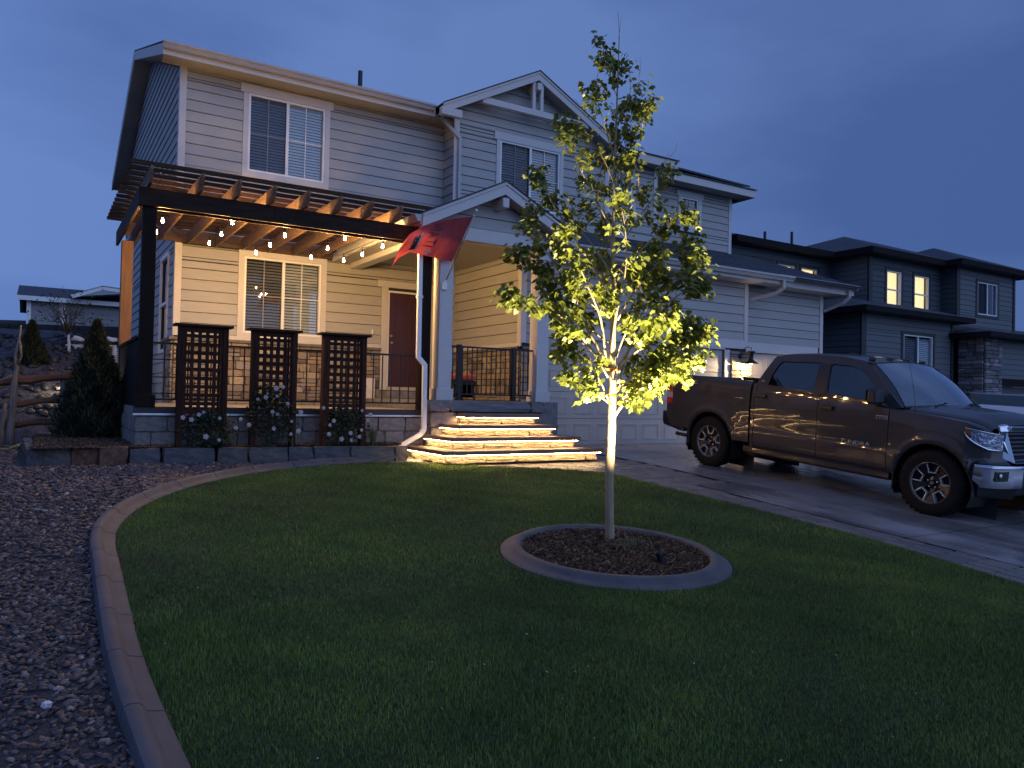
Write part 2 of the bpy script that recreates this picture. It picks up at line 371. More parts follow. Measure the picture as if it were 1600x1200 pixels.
# ---------------------------------------------------------------- pavers
def paver_mesh(sd):
    me = rough_box('paver', M_PAVER, sd, .02, 2); return me
PV = [paver_mesh(i) for i in range(5)]
pav = sheet('paver_path', [(4.2, 10.55), (4.75, 10.35), (5.2, 10.05), (5.8, 9.72), (6.5, 9.35), (7.1, 8.8), (7.2, 8.0), (7.36, 6.6), (7.40, 5.4), (7.35, 4.5), (7.18, 3.3), (7.0, 1.0), (6.9, -2.5), (7.84, -2.5), (7.84, 7.8), (8.5, 7.8), (8.5, 12.4), (7.9, 12.4), (7.9, 11.3), (4.4, 11.2)], -.004, MATS['mortar'])
def lawn_x(y):  # right edge of lawn
    P = sorted(spline(LAWN_R, 3), key=lambda p: p[1]); return float(np.interp(y, [p[1] for p in P], [p[0] for p in P]))
cnt = 0
def put_paver(cx, cy, lx, ly, rz=0):
    sl = math.atan((G(cy+.1)-G(cy-.1))/.2)
    piece('paver', random.choice(PV), pav, (cx, cy, G(cy)-.018+random.uniform(-.003, .003)), (lx-.014, ly-.014, .06), (sl, 0, rz+random.uniform(-.006, .006)))
# border band along the lawn: soldier course + running rows
y = 2.2
while y < 7.75:
    L = random.choice([.30, .30, .23]); e = lawn_x(y+L/2)+.02; k = 0; x = e
    while x < 7.8:
        wd = min(.155, 7.84-x)
        if wd < .05: break
        put_paver(x+wd/2, y+L/2+(0 if k % 2 else .0), wd, L); x += wd; k += 1
    y += L
# walkway in front of the steps: running bond rows along x
row = 0; y = 7.83
while y < 11.0:
    hgt = .155; x = 4.3+(.12 if row % 2 else 0)
    while x < 8.5:
        L = random.choice([.23, .30, .155])
        cx = x+L/2; cy = y+hgt/2
        pts = sorted([(p[0], p[1]) for p in LAWN_R[:7]]); yb = float(np.interp(cx, [p[0] for p in pts], [p[1] for p in pts]))
        rightlim = 8.5
        inside = (cy > yb+.10 if cx < 7.2 else cx-L/2 > lawn_x(cy)-.06) and cx < rightlim and not (cy > 9.95 and 5.02 < cx < 7.75) and not (cy > 10.75 and cx < 4.95)
        if inside: put_paver(cx, cy, L, hgt)
        x += L
    y += hgt; row += 1

# ---------------------------------------------------------------- concrete curbing, poured in sections
def curb_strip(path, prof, off=.0):
    """prof: list of (sideways, height); sideways is measured to the left of the travel direction"""
    P = [Vector((x, y, 0)) for x, y in path]; rows = []
    for i, p in enumerate(P):
        d = (P[min(i+1, len(P)-1)]-P[max(i-1, 0)]).normalized(); nrm = Vector((-d.y, d.x, 0))
        rows.append([(p.x+nrm.x*s_, p.y+nrm.y*s_, float(G(p.y+nrm.y*s_))+h+off) for s_, h in prof])
    g = MB(); g.grid(rows); m_ = len(prof)
    g.f += [tuple(range(m_)), tuple(range((len(rows)-1)*m_, len(rows)*m_))[::-1]]
    return g
def resample(P, n):
    P = np.array(P); d = np.r_[0, np.cumsum(np.hypot(*np.diff(P, axis=0).T))]; t = np.linspace(0, d[-1], n); return np.c_[np.interp(t, d, P[:, 0]), np.interp(t, d, P[:, 1])], d[-1]
PROF = [(0, -.06), (0, .018), (.008, .026), (.062, .036), (.078, .042), (.096, .070), (.115, .082), (.150, .084), (.172, .074), (.182, .05), (.186, -.06)]
edg = thing('lawn_edging', 'grey poured concrete curb sweeping between the lawn and the gravel', 'curb edging', (.5, 5, float(G(5))))
CP, tot = resample([p for p in CURB if p[1] > -1], 240); ns = 20; per = 12
for k in range(ns):
    seg = CP[k*per:(k+1)*per+1].copy()
    if len(seg) < 3: continue
    d = seg[-1]-seg[-2]; seg[-1] -= d*.10
    d = seg[1]-seg[0]; seg[0] += d*.10
    obj('curb_section', curb_strip([tuple(p) for p in seg], PROF), M_CONC, edg, autos=.7)
trg = thing('tree_ring', 'round concrete curb ring around the mulch bed of the lit young maple', 'curb ring', (RC[0], RC[1], float(G(RC[1]))))
for k in range(8):
    a0 = 2*math.pi*k/8+.3+.004; a1 = 2*math.pi*(k+1)/8+.3-.004
    seg = [ring(a0+(a1-a0)*i/10, RA) for i in range(11)][::1]
    obj('curb_section', curb_strip(seg, [(-s_+.0, h) for s_, h in [(-v, h_) for v, h_ in PROF]]), M_CONC, trg, autos=.7)
# mulch bed inside the ring
mp_ = [ring(2*math.pi*k/32, RA-.17) for k in range(32)]
sheet('mulch_ground', mp_, .035, M_SOIL)

# ---------------------------------------------------------------- scattered stuff (real geometry)
def inside(poly, x, y):
    P = np.array(poly); c = np.zeros(len(x), bool); j = len(P)-1
    for i in range(len(P)):
        xi, yi = P[i]; xj_, yj_ = P[j]
        m_ = ((yi > y) != (yj_ > y)) & (x < (xj_-xi)*(y-yi)/(yj_-yi+1e-12)+xi); c ^= m_; j = i
    return c
def in_view(x, y, z, mx=1.0, dmin=1.6):
    r = x*RGT[0]+y*RGT[1]+z*RGT[2]; d = x*FWD[0]+y*FWD[1]+z*FWD[2]; u = x*UPV[0]+y*UPV[1]+z*UPV[2]
    return (d > dmin) & (np.abs(r) < mx*d+.3) & (u > -.58*d-.2)
def chips(n, xr, yr, test, szf, colf, flat=(1, .62, .36), lift=0, zf=None, tilt=.6, basef=None):
    x = rng.uniform(*xr, n); y = rng.uniform(*yr, n); z = gz(x, y); k = test(x, y) & in_view(x, y, z); x, y, z = x[k], y[k], z[k]; n = len(x)
    b = bmesh.new(); bmesh.ops.create_icosphere(b, subdivisions=1, radius=.5); bv = np.array([v.co[:] for v in b.verts]); bf = np.array([[v.index for v in f.verts] for f in b.faces]); b.free()
    s = szf(n, x, y); V0 = bv[None]*np.array(flat)*s[:, None, None]*(1+rng.uniform(-.28, .28, (n, len(bv), 1)))
    V0 = V0*np.stack([np.ones(n), rng.uniform(.7, 1.3, n), rng.uniform(.6, 1.3, n)], 1)[:, None]
    a = rng.uniform(0, 6.28, n); p = rng.normal(0, tilt*.5, n); q = rng.normal(0, tilt*.5, n)
    ca, sa, cp, sp, cq, sq = np.cos(a), np.sin(a), np.cos(p), np.sin(p), np.cos(q), np.sin(q)
    X, Y, Z = V0[..., 0], V0[..., 1], V0[..., 2]
    Y, Z = Y*cp[:, None]-Z*sp[:, None], Y*sp[:, None]+Z*cp[:, None]
    X, Z = X*cq[:, None]+Z*sq[:, None], -X*sq[:, None]+Z*cq[:, None]
    X, Y = X*ca[:, None]-Y*sa[:, None], X*sa[:, None]+Y*ca[:, None]
    hz = rng.uniform(0, .5, n)*s*flat[2]
    V = np.stack([X+x[:, None], Y+y[:, None], Z+(z+lift+hz)[:, None]], -1).reshape(-1, 3)
    F = (bf[None]+(np.arange(n)*len(bv))[:, None, None]).reshape(-1, 3)
    return V, F, np.repeat(colf(n), len(bv), 0)
def gcol(n):
    base = np.array([(.085, .064, .062), (.055, .046, .048), (.13, .10, .095), (.035, .031, .033), (.13, .082, .068), (.24, .21, .195)])
    c = base[rng.choice(6, n, p=[.3, .25, .17, .15, .09, .04])]; return c*np.array([1.10, .98, .98])*rng.uniform(.55, 1.5, (n, 1))
grav_test = lambda x, y: inside(GRAV, x, y) & ~((y > 10.95) & (x > -.2))
sz = lambda n, x, y: rng.uniform(.028, .064, n)*(1+.35*sst(5, 11, y))*np.where((y > 11.0+.6*x) & (x < .8), .75, 1)
V, F, Cc = chips(112000, (-6, 1.2), (.6, 14.5), lambda x, y: grav_test(x, y) & (rng.uniform(0, 1, len(x)) < np.where(y < 6, 1, .62)), sz, gcol)
V2, F2, C2 = chips(18000, (1.0, 4.2), (8.3, 11.2), grav_test, sz, gcol)
V = np.r_[V, V2]; F = np.r_[F, F2+len(V)-len(V2)]; Cc = np.r_[Cc, C2]
stuff('gravel', np_mesh('gravel', V, F, M_GRAVEL, Cc), 'dark brown and grey river rock gravel left of the concrete curb', 'gravel')
# mulch
def mcol(n):
    c = np.array([(.055, .028, .016), (.03, .016, .010), (.10, .055, .03), (.16, .11, .065)])[rng.choice(4, n, p=[.4, .38, .17, .05])]; return c*rng.uniform(.7, 1.3, (n, 1))
tr = lambda x, y: np.hypot(x-RC[0], (y-RC[1])/.98) < RA-.17
V, F, Cc = chips(9500, (3.2, 5.5), (4.2, 6.4), tr, lambda n, x, y: rng.uniform(.04, .10, n), mcol, flat=(1, .22, .12), lift=.045, tilt=.9)
stuff('mulch', np_mesh('mulch', V, F, M_MULCH, Cc), 'dark bark mulch filling the ring around the young maple', 'mulch')

# grass
def blades(n, xr, yr, test, hf, wd):
    x = rng.uniform(*xr, n); y = rng.uniform(*yr, n); z = gz(x, y); k = test(x, y) & in_view(x, y, z); x, y, z = x[k], y[k], z[k]; n = len(x)
    a = rng.uniform(0, 6.28, n); h = hf(n, x, y); ln = rng.uniform(.1, .75, n)*h; wv = wd*rng.uniform(.7, 1.3, n)
    dx, dy = np.cos(a), np.sin(a); b_a = a+rng.normal(1.57, .5, n); bx, by = np.cos(b_a), np.sin(b_a)
    P = lambda ox, oy, oz: np.stack([x+ox, y+oy, z+oz], -1)
    V = np.stack([P(-dx*wv/2, -dy*wv/2, 0*h), P(dx*wv/2, dy*wv/2, 0*h), P(dx*wv*.35+bx*ln*.35, dy*wv*.35+by*ln*.35, h*.6), P(-dx*wv*.35+bx*ln*.35, -dy*wv*.35+by*ln*.35, h*.6), P(bx*ln, by*ln, h*(1-.25*ln/h))], 1).reshape(-1, 3)
    o_ = (np.arange(n)*5)[:, None]
    F = np.concatenate([o_+np.array([0, 1, 2]), o_+np.array([0, 2, 3]), o_+np.array([3, 2, 4])])
    patch = .5+.5*np.sin(x*1.9+1.3*np.sin(y*1.1))*np.sin(y*1.6+1.7*np.sin(x*.9))
    p2_ = .5+.5*np.sin(x*4.7+2*np.sin(y*3.1))*np.sin(y*5.3+1.2*np.sin(x*4.1)); p3_ = .5+.5*np.sin((x*.8+y*.6)*11.0)
    base = np.array([(.102, .188, .032)])*(.52+.45*patch+.22*p2_+.10*p3_)[:, None]*rng.uniform(.5, 1.45, (n, 1))*(1+np.array([.5, .12, 0])*(patch*p2_)[:, None])
    yel = rng.uniform(0, 1, n) < .05; base[yel] = np.array([.16, .14, .07])*rng.uniform(.6, 1.1, (yel.sum(), 1))
    return V, F, np.repeat(base, 5, 0)
LW = LAWN
lt = lambda x, y: inside(LW, x, y) & (np.hypot(x-RC[0], (y-RC[1])/.98) > RA+.015)
hf = lambda n, x, y: rng.uniform(.020, .044, n)*(1+.25*np.sin(x*2.1)*np.sin(y*1.7))
parts = []
parts.append(blades(400000, (.5, 7.5), (.6, 5.0), lt, hf, .0034))
parts.append(blades(210000, (.4, 7.5), (5.0, 10.7), lt, hf, .0056))
# longer tufts hugging the edges of the curb and the paving
parts.append(blades(26000, (.5, 7.5), (1.0, 10.7), lambda x, y: lt(x, y) & ((np.abs(x-np.array([lawn_x(q) for q in y])) < .10) | ((np.hypot(x-RC[0], (y-RC[1])/.98) < RA+.06))), lambda n, x, y: rng.uniform(.04, .075, n), .006))
off = 0; Vs, Fs, Cs = [], [], []
for v, f, c in parts: Vs.append(v); Fs.append(f+off); Cs.append(c); off += len(v)
stuff('grass', np_mesh('grass', np.concatenate(Vs), np.concatenate(Fs), M_BLADE, np.concatenate(Cs)), 'short mown green lawn grass in front of the house', 'grass')

V, F, Cc = chips(420, (.6, 7.2), (2.0, 10.3), lt, lambda n, x, y: rng.uniform(.010, .022, n), lambda n: np.array([(.42, .40, .34), (.20, .15, .08), (.12, .08, .05)])[rng.choice(3, n, p=[.35, .35, .3])], flat=(1, .5, .15), lift=.030)
stuff('lawn_litter', np_mesh('lawn_litter', V, F, M_MULCH, Cc), 'scattered pale petals and leaf bits on the lawn', 'leaf litter')
# ================================================================== OUR HOUSE
YM, YW, YG, YG2, YR = 15.3, 14.8, 12.5, 12.72, 15.6     # main wall, gable wing, garage, right garage bay, right upper wall
XL, XS, XPW = 2.11, 7.52, 7.87                       # left corner, upper wing corner, porch right wall
FLOOR = -.05
house = thing('house', 'large beige lap sided two storey house behind the lit steps and pergola', 'house', (XL, YM, -.9))
def wallpart(name='wall'): 
    return None
def planks(par, axis, pos, u0, u1, z0, z1, holes=(), exp=.203, lim=None, m=None, thick=.022, gap=.011, flipn=False, name='plank'):
    """lap siding; axis 'y': wall faces -y at y=pos, u is x.  axis 'x': wall faces -x at x=pos, u is y."""
    m = m or M_SID; z = z0
    def emit(a, b_, zb, zt, a2, b2):
        if b_-a < .02 and b2-a2 < .02: return
        zt -= gap if zt-zb > .05 else 0; t0, t1 = thick, .004  # open gap bares the dark backing in place of each lap's shadow
        if b_-a > 3.4 and abs(a-a2) < .01 and abs(b_-b2) < .01:
            c_ = a+(b_-a)*random.uniform(.3, .7); emit2(a, c_-.002, zb, zt, a2, c_-.002, t0, t1); emit2(c_+.002, b_, zb, zt, c_+.002, b2, t0, t1); return
        emit2(a, b_, zb, zt, a2, b2, t0, t1)
    def emit2(a, b_, zb, zt, a2, b2, t0, t1):
        if axis == 'y': p = [(a, pos-t0, zb), (b_, pos-t0, zb), (b_, pos+.004, zb), (a, pos+.004, zb), (a2, pos-t1, zt), (b2, pos-t1, zt), (b2, pos+.004, zt), (a2, pos+.004, zt)]
        else: p = [(pos-t0, b_, zb), (pos-t0, a, zb), (pos+.004, a, zb), (pos+.004, b_, zb), (pos-t1, b2, zt), (pos-t1, a2, zt), (pos+.004, a2, zt), (pos+.004, b2, zt)]
        obj(name, MB().hexa(p), m, par)
    while z < z1-.01:
        zt = min(z+exp, z1); segs = [(u0, u1)]
        cuts = sorted({z, zt} | {h[2] for h in holes if z < h[2] < zt} | {h[3] for h in holes if z < h[3] < zt})
        # split the course only where an opening fully crosses it; partial crossings get their own short pieces
        for zb, zq in zip(cuts[:-1], cuts[1:]):
            if zq-zb < .012: continue
            iv = [(u0, u1)]
            for h in holes:
                if h[2] < zq-1e-4 and h[3] > zb+1e-4:
                    nv = []
                    for a, b_ in iv:
                        if h[1] <= a or h[0] >= b_: nv.append((a, b_)); continue
                        if h[0] > a: nv.append((a, h[0]))
                        if h[1] < b_: nv.append((h[1], b_))
                    iv = nv
            for a, b_ in iv:
                a1, b1, a2, b2 = a, b_, a, b_
                if lim:
                    l0, r0 = lim(zb); l1, r1 = lim(zq); a1, b1 = max(a, l0), min(b_, r0); a2, b2 = max(a, l1), min(b_, r1)
                    if b1 <= a1: continue
                    if b2 < a2: a2 = b2 = (a2+b2)/2
                emit(a1, b1, zb, zq, a2, b2)
        z += exp
def wall_back(par, axis, pos, u0, u1, z0, z1, holes=(), poly=None, m=None, name='wall', th=.14):
    """the solid wall behind the boards, with its openings"""
    b = bmesh.new(); 
    pts = poly or [(u0, z0), (u1, z0), (u1, z1), (u0, z1)]
    def loop(P):
        vs = [b.verts.new((p[0], 0, p[1])) for p in P]; return [b.edges.new((vs[i], vs[(i+1) % len(vs)])) for i in range(len(vs))]
    E_ = loop(pts)
    for h in holes: E_ += loop([(h[0], h[2]), (h[1], h[2]), (h[1], h[3]), (h[0], h[3])])
    bmesh.ops.triangle_fill(b, edges=E_, use_beauty=True)
    for f in b.faces:
        f.normal_update()
        if f.normal.y > 0: f.normal_flip()
    r = bmesh.ops.extrude_face_region(b, geom=b.faces[:])
    for v in [e for e in r['geom'] if isinstance(e, bmesh.types.BMVert)]: v.co.y += th
    rl = root_of(par).location
    for v in b.verts:
        u, d, z = v.co
        if axis == 'y': v.co = (u-rl[0], pos+.005+d-rl[1], z-rl[2])
        else: v.co = (pos+.005+d-rl[0], u-rl[1], z-rl[2])
    bmesh.ops.recalc_face_normals(b, faces=b.faces)
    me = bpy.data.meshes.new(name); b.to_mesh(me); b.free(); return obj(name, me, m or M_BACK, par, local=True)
M_ROOM = mat('dark_room', (.03, .03, .032), .9)
def window(par, x0, x1, z0, z1, y, kind='slider', blind=True, lit=None, trim=True, tm=None, fm=None, hdr=.17, tilt=.95, casing=.10, blind_gap=.058, apron=True, grille=True, tmat=None):
    """window facing -y; opening x0..x1, z0..z1 in the plane y.  Casing boards are parts of the house."""
    tm = tm or M_TRIM; fm = fm or M_WHITE; fw = .04
    if trim:
        obj('casing', MB().box(x0-casing, x0, y-.034, y, z0-(.12 if apron else casing*.9), z1), tm, par, bevel=.003)
        obj('casing', MB().box(x1, x1+casing, y-.034, y, z0-(.12 if apron else casing*.9), z1), tm, par, bevel=.003)
        obj('casing', MB().box(x0-casing-.06 if hdr > .12 else x0-casing, x1+casing+.06 if hdr > .12 else x1+casing, y-.042, y, z1, z1+hdr), tm, par, bevel=.003)
        if apron: obj('casing', MB().box(x0, x1, y-.03, y, z0-.12, z0), tm, par, bevel=.003)
        else: obj('casing', MB().box(x0, x1, y-.03, y, z0-casing*.9, z0), tm, par, bevel=.003)
    wn = obj('window', MB().box(x0, x0+fw, y-.02, y+.07, z0, z1).box(x1-fw, x1, y-.02, y+.07, z0, z1).box(x0+fw, x1-fw, y-.02, y+.07, z0, z0+fw).box(x0+fw, x1-fw, y-.02, y+.07, z1-fw, z1), fm, par, bevel=.003, seg=1)
    ix0, ix1, iz0, iz1 = x0+fw, x1-fw, z0+fw, z1-fw; panes = []
    if kind == 'slider':
        xm = (x0+x1)/2; obj('mullion', MB().box(xm-.028, xm+.028, y-.015, y+.05, iz0, iz1), fm, wn)
        panes = [(ix0, xm-.028, iz0, iz1), (xm+.028, ix1, iz0, iz1)]
        if grille:
            for a, b_, c, d in panes:
                mx = (a+b_)/2; zc = (c+d)/2
                obj('muntin', MB().box(mx-.008, mx+.008, y+.018, y+.030, c, d), fm, wn); obj('muntin', MB().box(a, b_, y+.019, y+.029, zc-.008, zc+.008), fm, wn)
    elif kind == 'hung':
        zm = (z0+z1)/2; obj('meeting_rail', MB().box(ix0, ix1, y-.015, y+.05, zm-.022, zm+.022), fm, wn)
        panes = [(ix0, ix1, iz0, zm-.022), (ix0, ix1, zm+.022, iz1)]
        if grille:
            mx = (ix0+ix1)/2; obj('muntin', MB().box(mx-.009, mx+.009, y+.018, y+.030, zm+.022, iz1), fm, wn)
    else: panes = [(ix0, ix1, iz0, iz1)]
    for i, (a, b_, c, d) in enumerate(panes):
        obj('pane', MB().box(a, b_, y+.034, y+.038, c, d), M_G, wn)
        if kind == 'slider' and i == 0 and lit is None:
            obj('insect_screen', MB().box(a, b_, y+.006, y+.009, c, d), glass('screen_mesh', (.80, .80, .82), .02), wn)
    g = MB(); zz = iz0+.01
    if blind:
        dz = blind_gap; hw = .027
        while zz < iz1-.02:
            g.hexa([(ix0+.01, y+.085-hw*math.cos(tilt), zz-hw*math.sin(tilt)), (ix1-.01, y+.085-hw*math.cos(tilt), zz-hw*math.sin(tilt)), (ix1-.01, y+.085+hw*math.cos(tilt), zz+hw*math.sin(tilt)), (ix0+.01, y+.085+hw*math.cos(tilt), zz+hw*math.sin(tilt)),
                    (ix0+.01, y+.087-hw*math.cos(tilt), zz+.003-hw*math.sin(tilt)), (ix1-.01, y+.087-hw*math.cos(tilt), zz+.003-hw*math.sin(tilt)), (ix1-.01, y+.087+hw*math.cos(tilt), zz+.003+hw*math.sin(tilt)), (ix0+.01, y+.087+hw*math.cos(tilt), zz+.003+hw*math.sin(tilt))])
            zz += dz
        obj('blind', g, M_BLIND, wn, kind='stuff')
    rm = M_ROOM if lit is None else lit
    obj('room', MB().add([(x0, y+.16, z0), (x1, y+.16, z0), (x1, y+.16, z1), (x0, y+.16, z1)], [(0, 1, 2, 3)]), rm, wn)
    return wn
def veneer(par, axis, pos, u0, u1, z0, z1, seed=1, hr=(.075, .17), wr=(.14, .38), holes=(), mats=M_STONE, proud=.03):
    r = random.Random(seed); z = z0
    bk = MB().box(u0, u1, pos, pos+.05, z0, z1) if axis == 'y' else MB().box(pos, pos+.05, u0, u1, z0, z1)
    vp = obj('stone_veneer', bk, M_MORT, par)
    while z < z1-.03:
        h = min(r.uniform(*hr), z1-z)
        if z1-z-h < .05: h = z1-z
        u = u0+.002
        while u < u1-.02:
            L = r.uniform(*wr)*(.75 if h < .1 else 1)
            if u1-u-L < .09: L = u1-u-.002
            sub = [(z, h)] if h < .13 or r.random() < .6 else [(z, h*.45), (z+h*.45, h*.55)]
            for zs, hs in sub:
                c = u+L/2
                if not any(a < c < b_ and q < zs+hs/2 < d for a, b_, q, d in holes):
                    d = proud+r.uniform(-.008, .012)
                    if axis == 'y': piece('stone', r.choice(VST), vp, (c, pos-d/2+.008, zs+hs/2), (L-.014, d+.016, hs-.014))
                    else: piece('stone', r.choice(VST), vp, (pos-d/2+.008, c, zs+hs/2), (L-.014, d+.016, hs-.014), (0, 0, -math.pi/2))
            u += L
        z += h
    return vp
VST = [rough_box('stone', M_STONE, 40+i, .07, 3) for i in range(10)]

# --- openings
W1 = (3.33, 4.83, 4.27, 5.77); W1L = (3.33, 4.83, 1.15, 2.62); DR = (6.32, 7.24, .19, 2.19)
pad = lambda w_, c=.10, t=.17, b_=.12: (w_[0]-c, w_[1]+c, w_[2]-b_, w_[3]+t)
# upper front wall (continues down behind the pergola)
ZE = 6.05
holes_up = [pad(W1), (3.33-.16, 4.83+.16, 5.77, 5.94)]
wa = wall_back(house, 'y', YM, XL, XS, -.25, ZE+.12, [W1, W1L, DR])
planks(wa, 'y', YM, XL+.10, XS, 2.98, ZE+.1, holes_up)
window(house, *W1, YM)
# frieze board right under the soffit, corner board
obj('corner_board', MB().box(XL-.02, XL+.10, YM-.03, YM, 3.0, ZE+.1), M_TRIM, house, bevel=.003)
obj('corner_board', MB().box(XL-.022, XL, YM, YM+.10, -.2, ZE+.1), M_TRIM, house, bevel=.003)
obj('corner_board', MB().box(XL-.02, XL+.10, YM-.032, YM, 1.03, 2.735), M_TRIM, house, bevel=.003)
# lower front wall: siding above the stone
holes_lo = [pad(W1L, .11, .12, .06), (6.13, 7.8, -.2, 2.43), (6.03, 7.8, 2.29, 2.44)]
planks(wa, 'y', YM, XL+.10, XPW, 1.075, 2.72, holes_lo)
planks(wa, 'y', YM, 5.5, XPW, 2.72, 3.0, [])
obj('trim_band', MB().box(XL+.10, 6.13, YM-.036, YM, 1.0, 1.075), M_TRIM, house, bevel=.003)
obj('stone_sill', MB().box(XL, 6.13, YM-.085, YM, .945, 1.0), M_CAP, house, bevel=.008)
window(house, *W1L, YM, casing=.11, hdr=.115, tilt=.9, apron=False)
veneer(house, 'y', YM-.012, XL+.0, 6.13, -.22, .945, 3, holes=())
# front door
dr = obj('front_door', MB().box(DR[0], DR[1], YM-.0, YM+.045, DR[2], DR[3]), M_DOOR, house, bevel=.002)
for a, b_ in ((DR[0]+.12, DR[0]+.40), (DR[0]+.52, DR[0]+.80)):
    for c, d in ((.25+DR[2], .86+DR[2]), (.98+DR[2], 1.56+DR[2]), (1.68+DR[2], 1.88+DR[2])):
        g = MB()
        for q in ((a, b_, c, c+.022), (a, b_, d-.022, d), (a, a+.022, c+.022, d-.022), (b_-.022, b_, c+.022, d-.022)): g.box(q[0], q[1], YM-.009, YM+.001, q[2], q[3])
        g.box(a+.035, b_-.035, YM-.006, YM-.001, c+.035, d-.035)
        obj('door_panel', g, M_DOOR, dr)
M_BRASS = mat('satin_nickel', (.5, .47, .42), .3, metal=1, nvar=0)
obj('door_knob', MB().lathe([(.001, -.062), (.024, -.06), (.03, -.045), (.022, -.03), (.012, -.02), (.012, 0)], 14, (DR[0]+.06, YM-.0, DR[2]+.93), 'y'), M_BRASS, dr, smooth=True)
obj('deadbolt', MB().lathe([(.001, -.022), (.026, -.02), (.03, 0)], 14, (DR[0]+.06, YM-.0, DR[2]+1.08), 'y'), M_BRASS, dr, smooth=True)
obj('door_frame', MB().box(DR[0]-.04, DR[0], YM-.02, YM+.05, DR[2], DR[3]+.04).box(DR[1], DR[1]+.04, YM-.02, YM+.05, DR[2], DR[3]+.04).box(DR[0], DR[1], YM-.02, YM+.05, DR[3], DR[3]+.04), M_WHITE, house, bevel=.003)
obj('casing', MB().box(6.135, 6.28, YM-.042, YM, .12, 2.29), M_TRIM, house, bevel=.003)
obj('casing', MB().box(6.035, 7.5, YM-.05, YM, 2.29, 2.43), M_TRIM, house, bevel=.003)
obj('casing', MB().box(7.28, 7.42, YM-.042, YM, .12, 2.29), M_TRIM, house, bevel=.003)
obj('threshold', MB().box(6.28, 7.28, YM-.10, YM+.02, DR[2]-.07, DR[2]), mat('threshold_metal', (.45, .42, .38), .4), house, bevel=.004)
obj('door_step', MB().box(6.0, 7.6, YM-.75, YM-.03, -.05, .10), M_CAPST, house, bevel=.008)
obj('doorbell', MB().box(5.925, 5.96, YM-.045, YM-.015, 1.28, 1.38), M_WHITE, house, bevel=.006)

# --- left side wall with the gable, side window
YRG, ZR, YB = 20.1, 7.98, 25.4
holes_s = [(16.1, 17.0, .85, 2.55)]
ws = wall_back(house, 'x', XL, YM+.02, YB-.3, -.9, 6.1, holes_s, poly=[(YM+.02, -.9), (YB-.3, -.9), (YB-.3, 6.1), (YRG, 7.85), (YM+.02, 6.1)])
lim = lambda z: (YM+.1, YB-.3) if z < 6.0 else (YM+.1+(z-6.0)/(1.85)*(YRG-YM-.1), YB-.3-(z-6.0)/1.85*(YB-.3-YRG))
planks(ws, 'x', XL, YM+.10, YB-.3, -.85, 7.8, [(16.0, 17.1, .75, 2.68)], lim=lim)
# side window (faces -x): white frame, blind behind
sw = obj('window', MB().box(XL-.04, XL+.05, 16.0, 16.06, .75, 2.68).box(XL-.04, XL+.05, 17.04, 17.1, .75, 2.68).box(XL-.04, XL+.05, 16.06, 17.04, .75, .82).box(XL-.04, XL+.05, 16.06, 17.04, 2.60, 2.68).box(XL-.03, XL+.05, 16.06, 17.04, 1.68, 1.74), M_WHITE, house, bevel=.003)
obj('pane', MB().box(XL+.03, XL+.034, 16.06, 17.04, .82, 1.68), M_G, sw); obj('pane', MB().box(XL+.03, XL+.034, 16.06, 17.04, 1.74, 2.60), M_G, sw)
obj('room', MB().box(XL+.13, XL+.135, 16.0, 17.1, .75, 2.68), M_ROOM, sw)
g = MB()
for k in range(26): g.hexa([(XL+.07, 16.08, 1.76+k*.032), (XL+.10, 16.08, 1.78+k*.032), (XL+.10, 17.02, 1.78+k*.032), (XL+.07, 17.02, 1.76+k*.032), (XL+.07, 16.08, 1.763+k*.032), (XL+.10, 16.08, 1.783+k*.032), (XL+.10, 17.02, 1.783+k*.032), (XL+.07, 17.02, 1.763+k*.032)])
obj('blind', g, M_BLIND, sw, kind='stuff')
veneer(house, 'x', XL-.012, YM-.03, YM+1.0, -.22, .945, 9, wr=(.12, .3))
obj('stone_sill', MB().box(XL-.085, XL, YM-.085, YM+1.0, .945, 1.0), M_CAP, house, bevel=.008)

# --- main roof
def roofslab(par, quad, th=.10, m=None, name='roof'):
    P = [Vector(p) for p in quad]; return obj(name, MB().hexa([p-Vector((0, 0, th)) for p in P]+P), m or M_SHIN, par)
XE = 1.74; YE = 14.86; ZT = 6.20
roofslab(house, [(XE, YE-.03, ZT), (7.7, YE-.03, ZT), (7.7, YRG, ZR+.02), (XE, YRG, ZR+.02)], .03)
roofslab(house, [(XE, YRG, ZR+.02), (16.9, YRG, ZR+.02), (16.9, YB+.4, 6.15), (XE, YB+.4, 6.15)], .03)
roofslab(house, [(7.7, YE+.1, ZT+.08), (17.2, YR-.4, ZT+.02), (17.2, YRG, ZR+.0), (7.7, YRG, ZR+.0)], .05)
def fascia(a, b_, h, th, top=True): return MB().bar(Vector(a)-Vector((0, 0, h/2)), Vector(b_)-Vector((0, 0, h/2)), th, h)
obj('rake_board', MB().hexa([(XE, YE, ZT-.23), (XE+.03, YE, ZT-.23), (XE+.03, YRG, ZR-.21), (XE, YRG, ZR-.21), (XE, YE, ZT-.03), (XE+.03, YE, ZT-.03), (XE+.03, YRG, ZR-.012), (XE, YRG, ZR-.012)]), M_TRIM, house)
obj('rake_board', MB().hexa([(XE, YRG, ZR-.21), (XE+.03, YRG, ZR-.21), (XE+.03, YB+.4, 5.93), (XE, YB+.4, 5.93), (XE, YRG, ZR-.012), (XE+.03, YRG, ZR-.012), (XE+.03, YB+.4, 6.12), (XE, YB+.4, 6.12)]), M_TRIM, house)
M_SOFF = mat('soffit_paint', (.36, .345, .32), .6, nvar=.03)
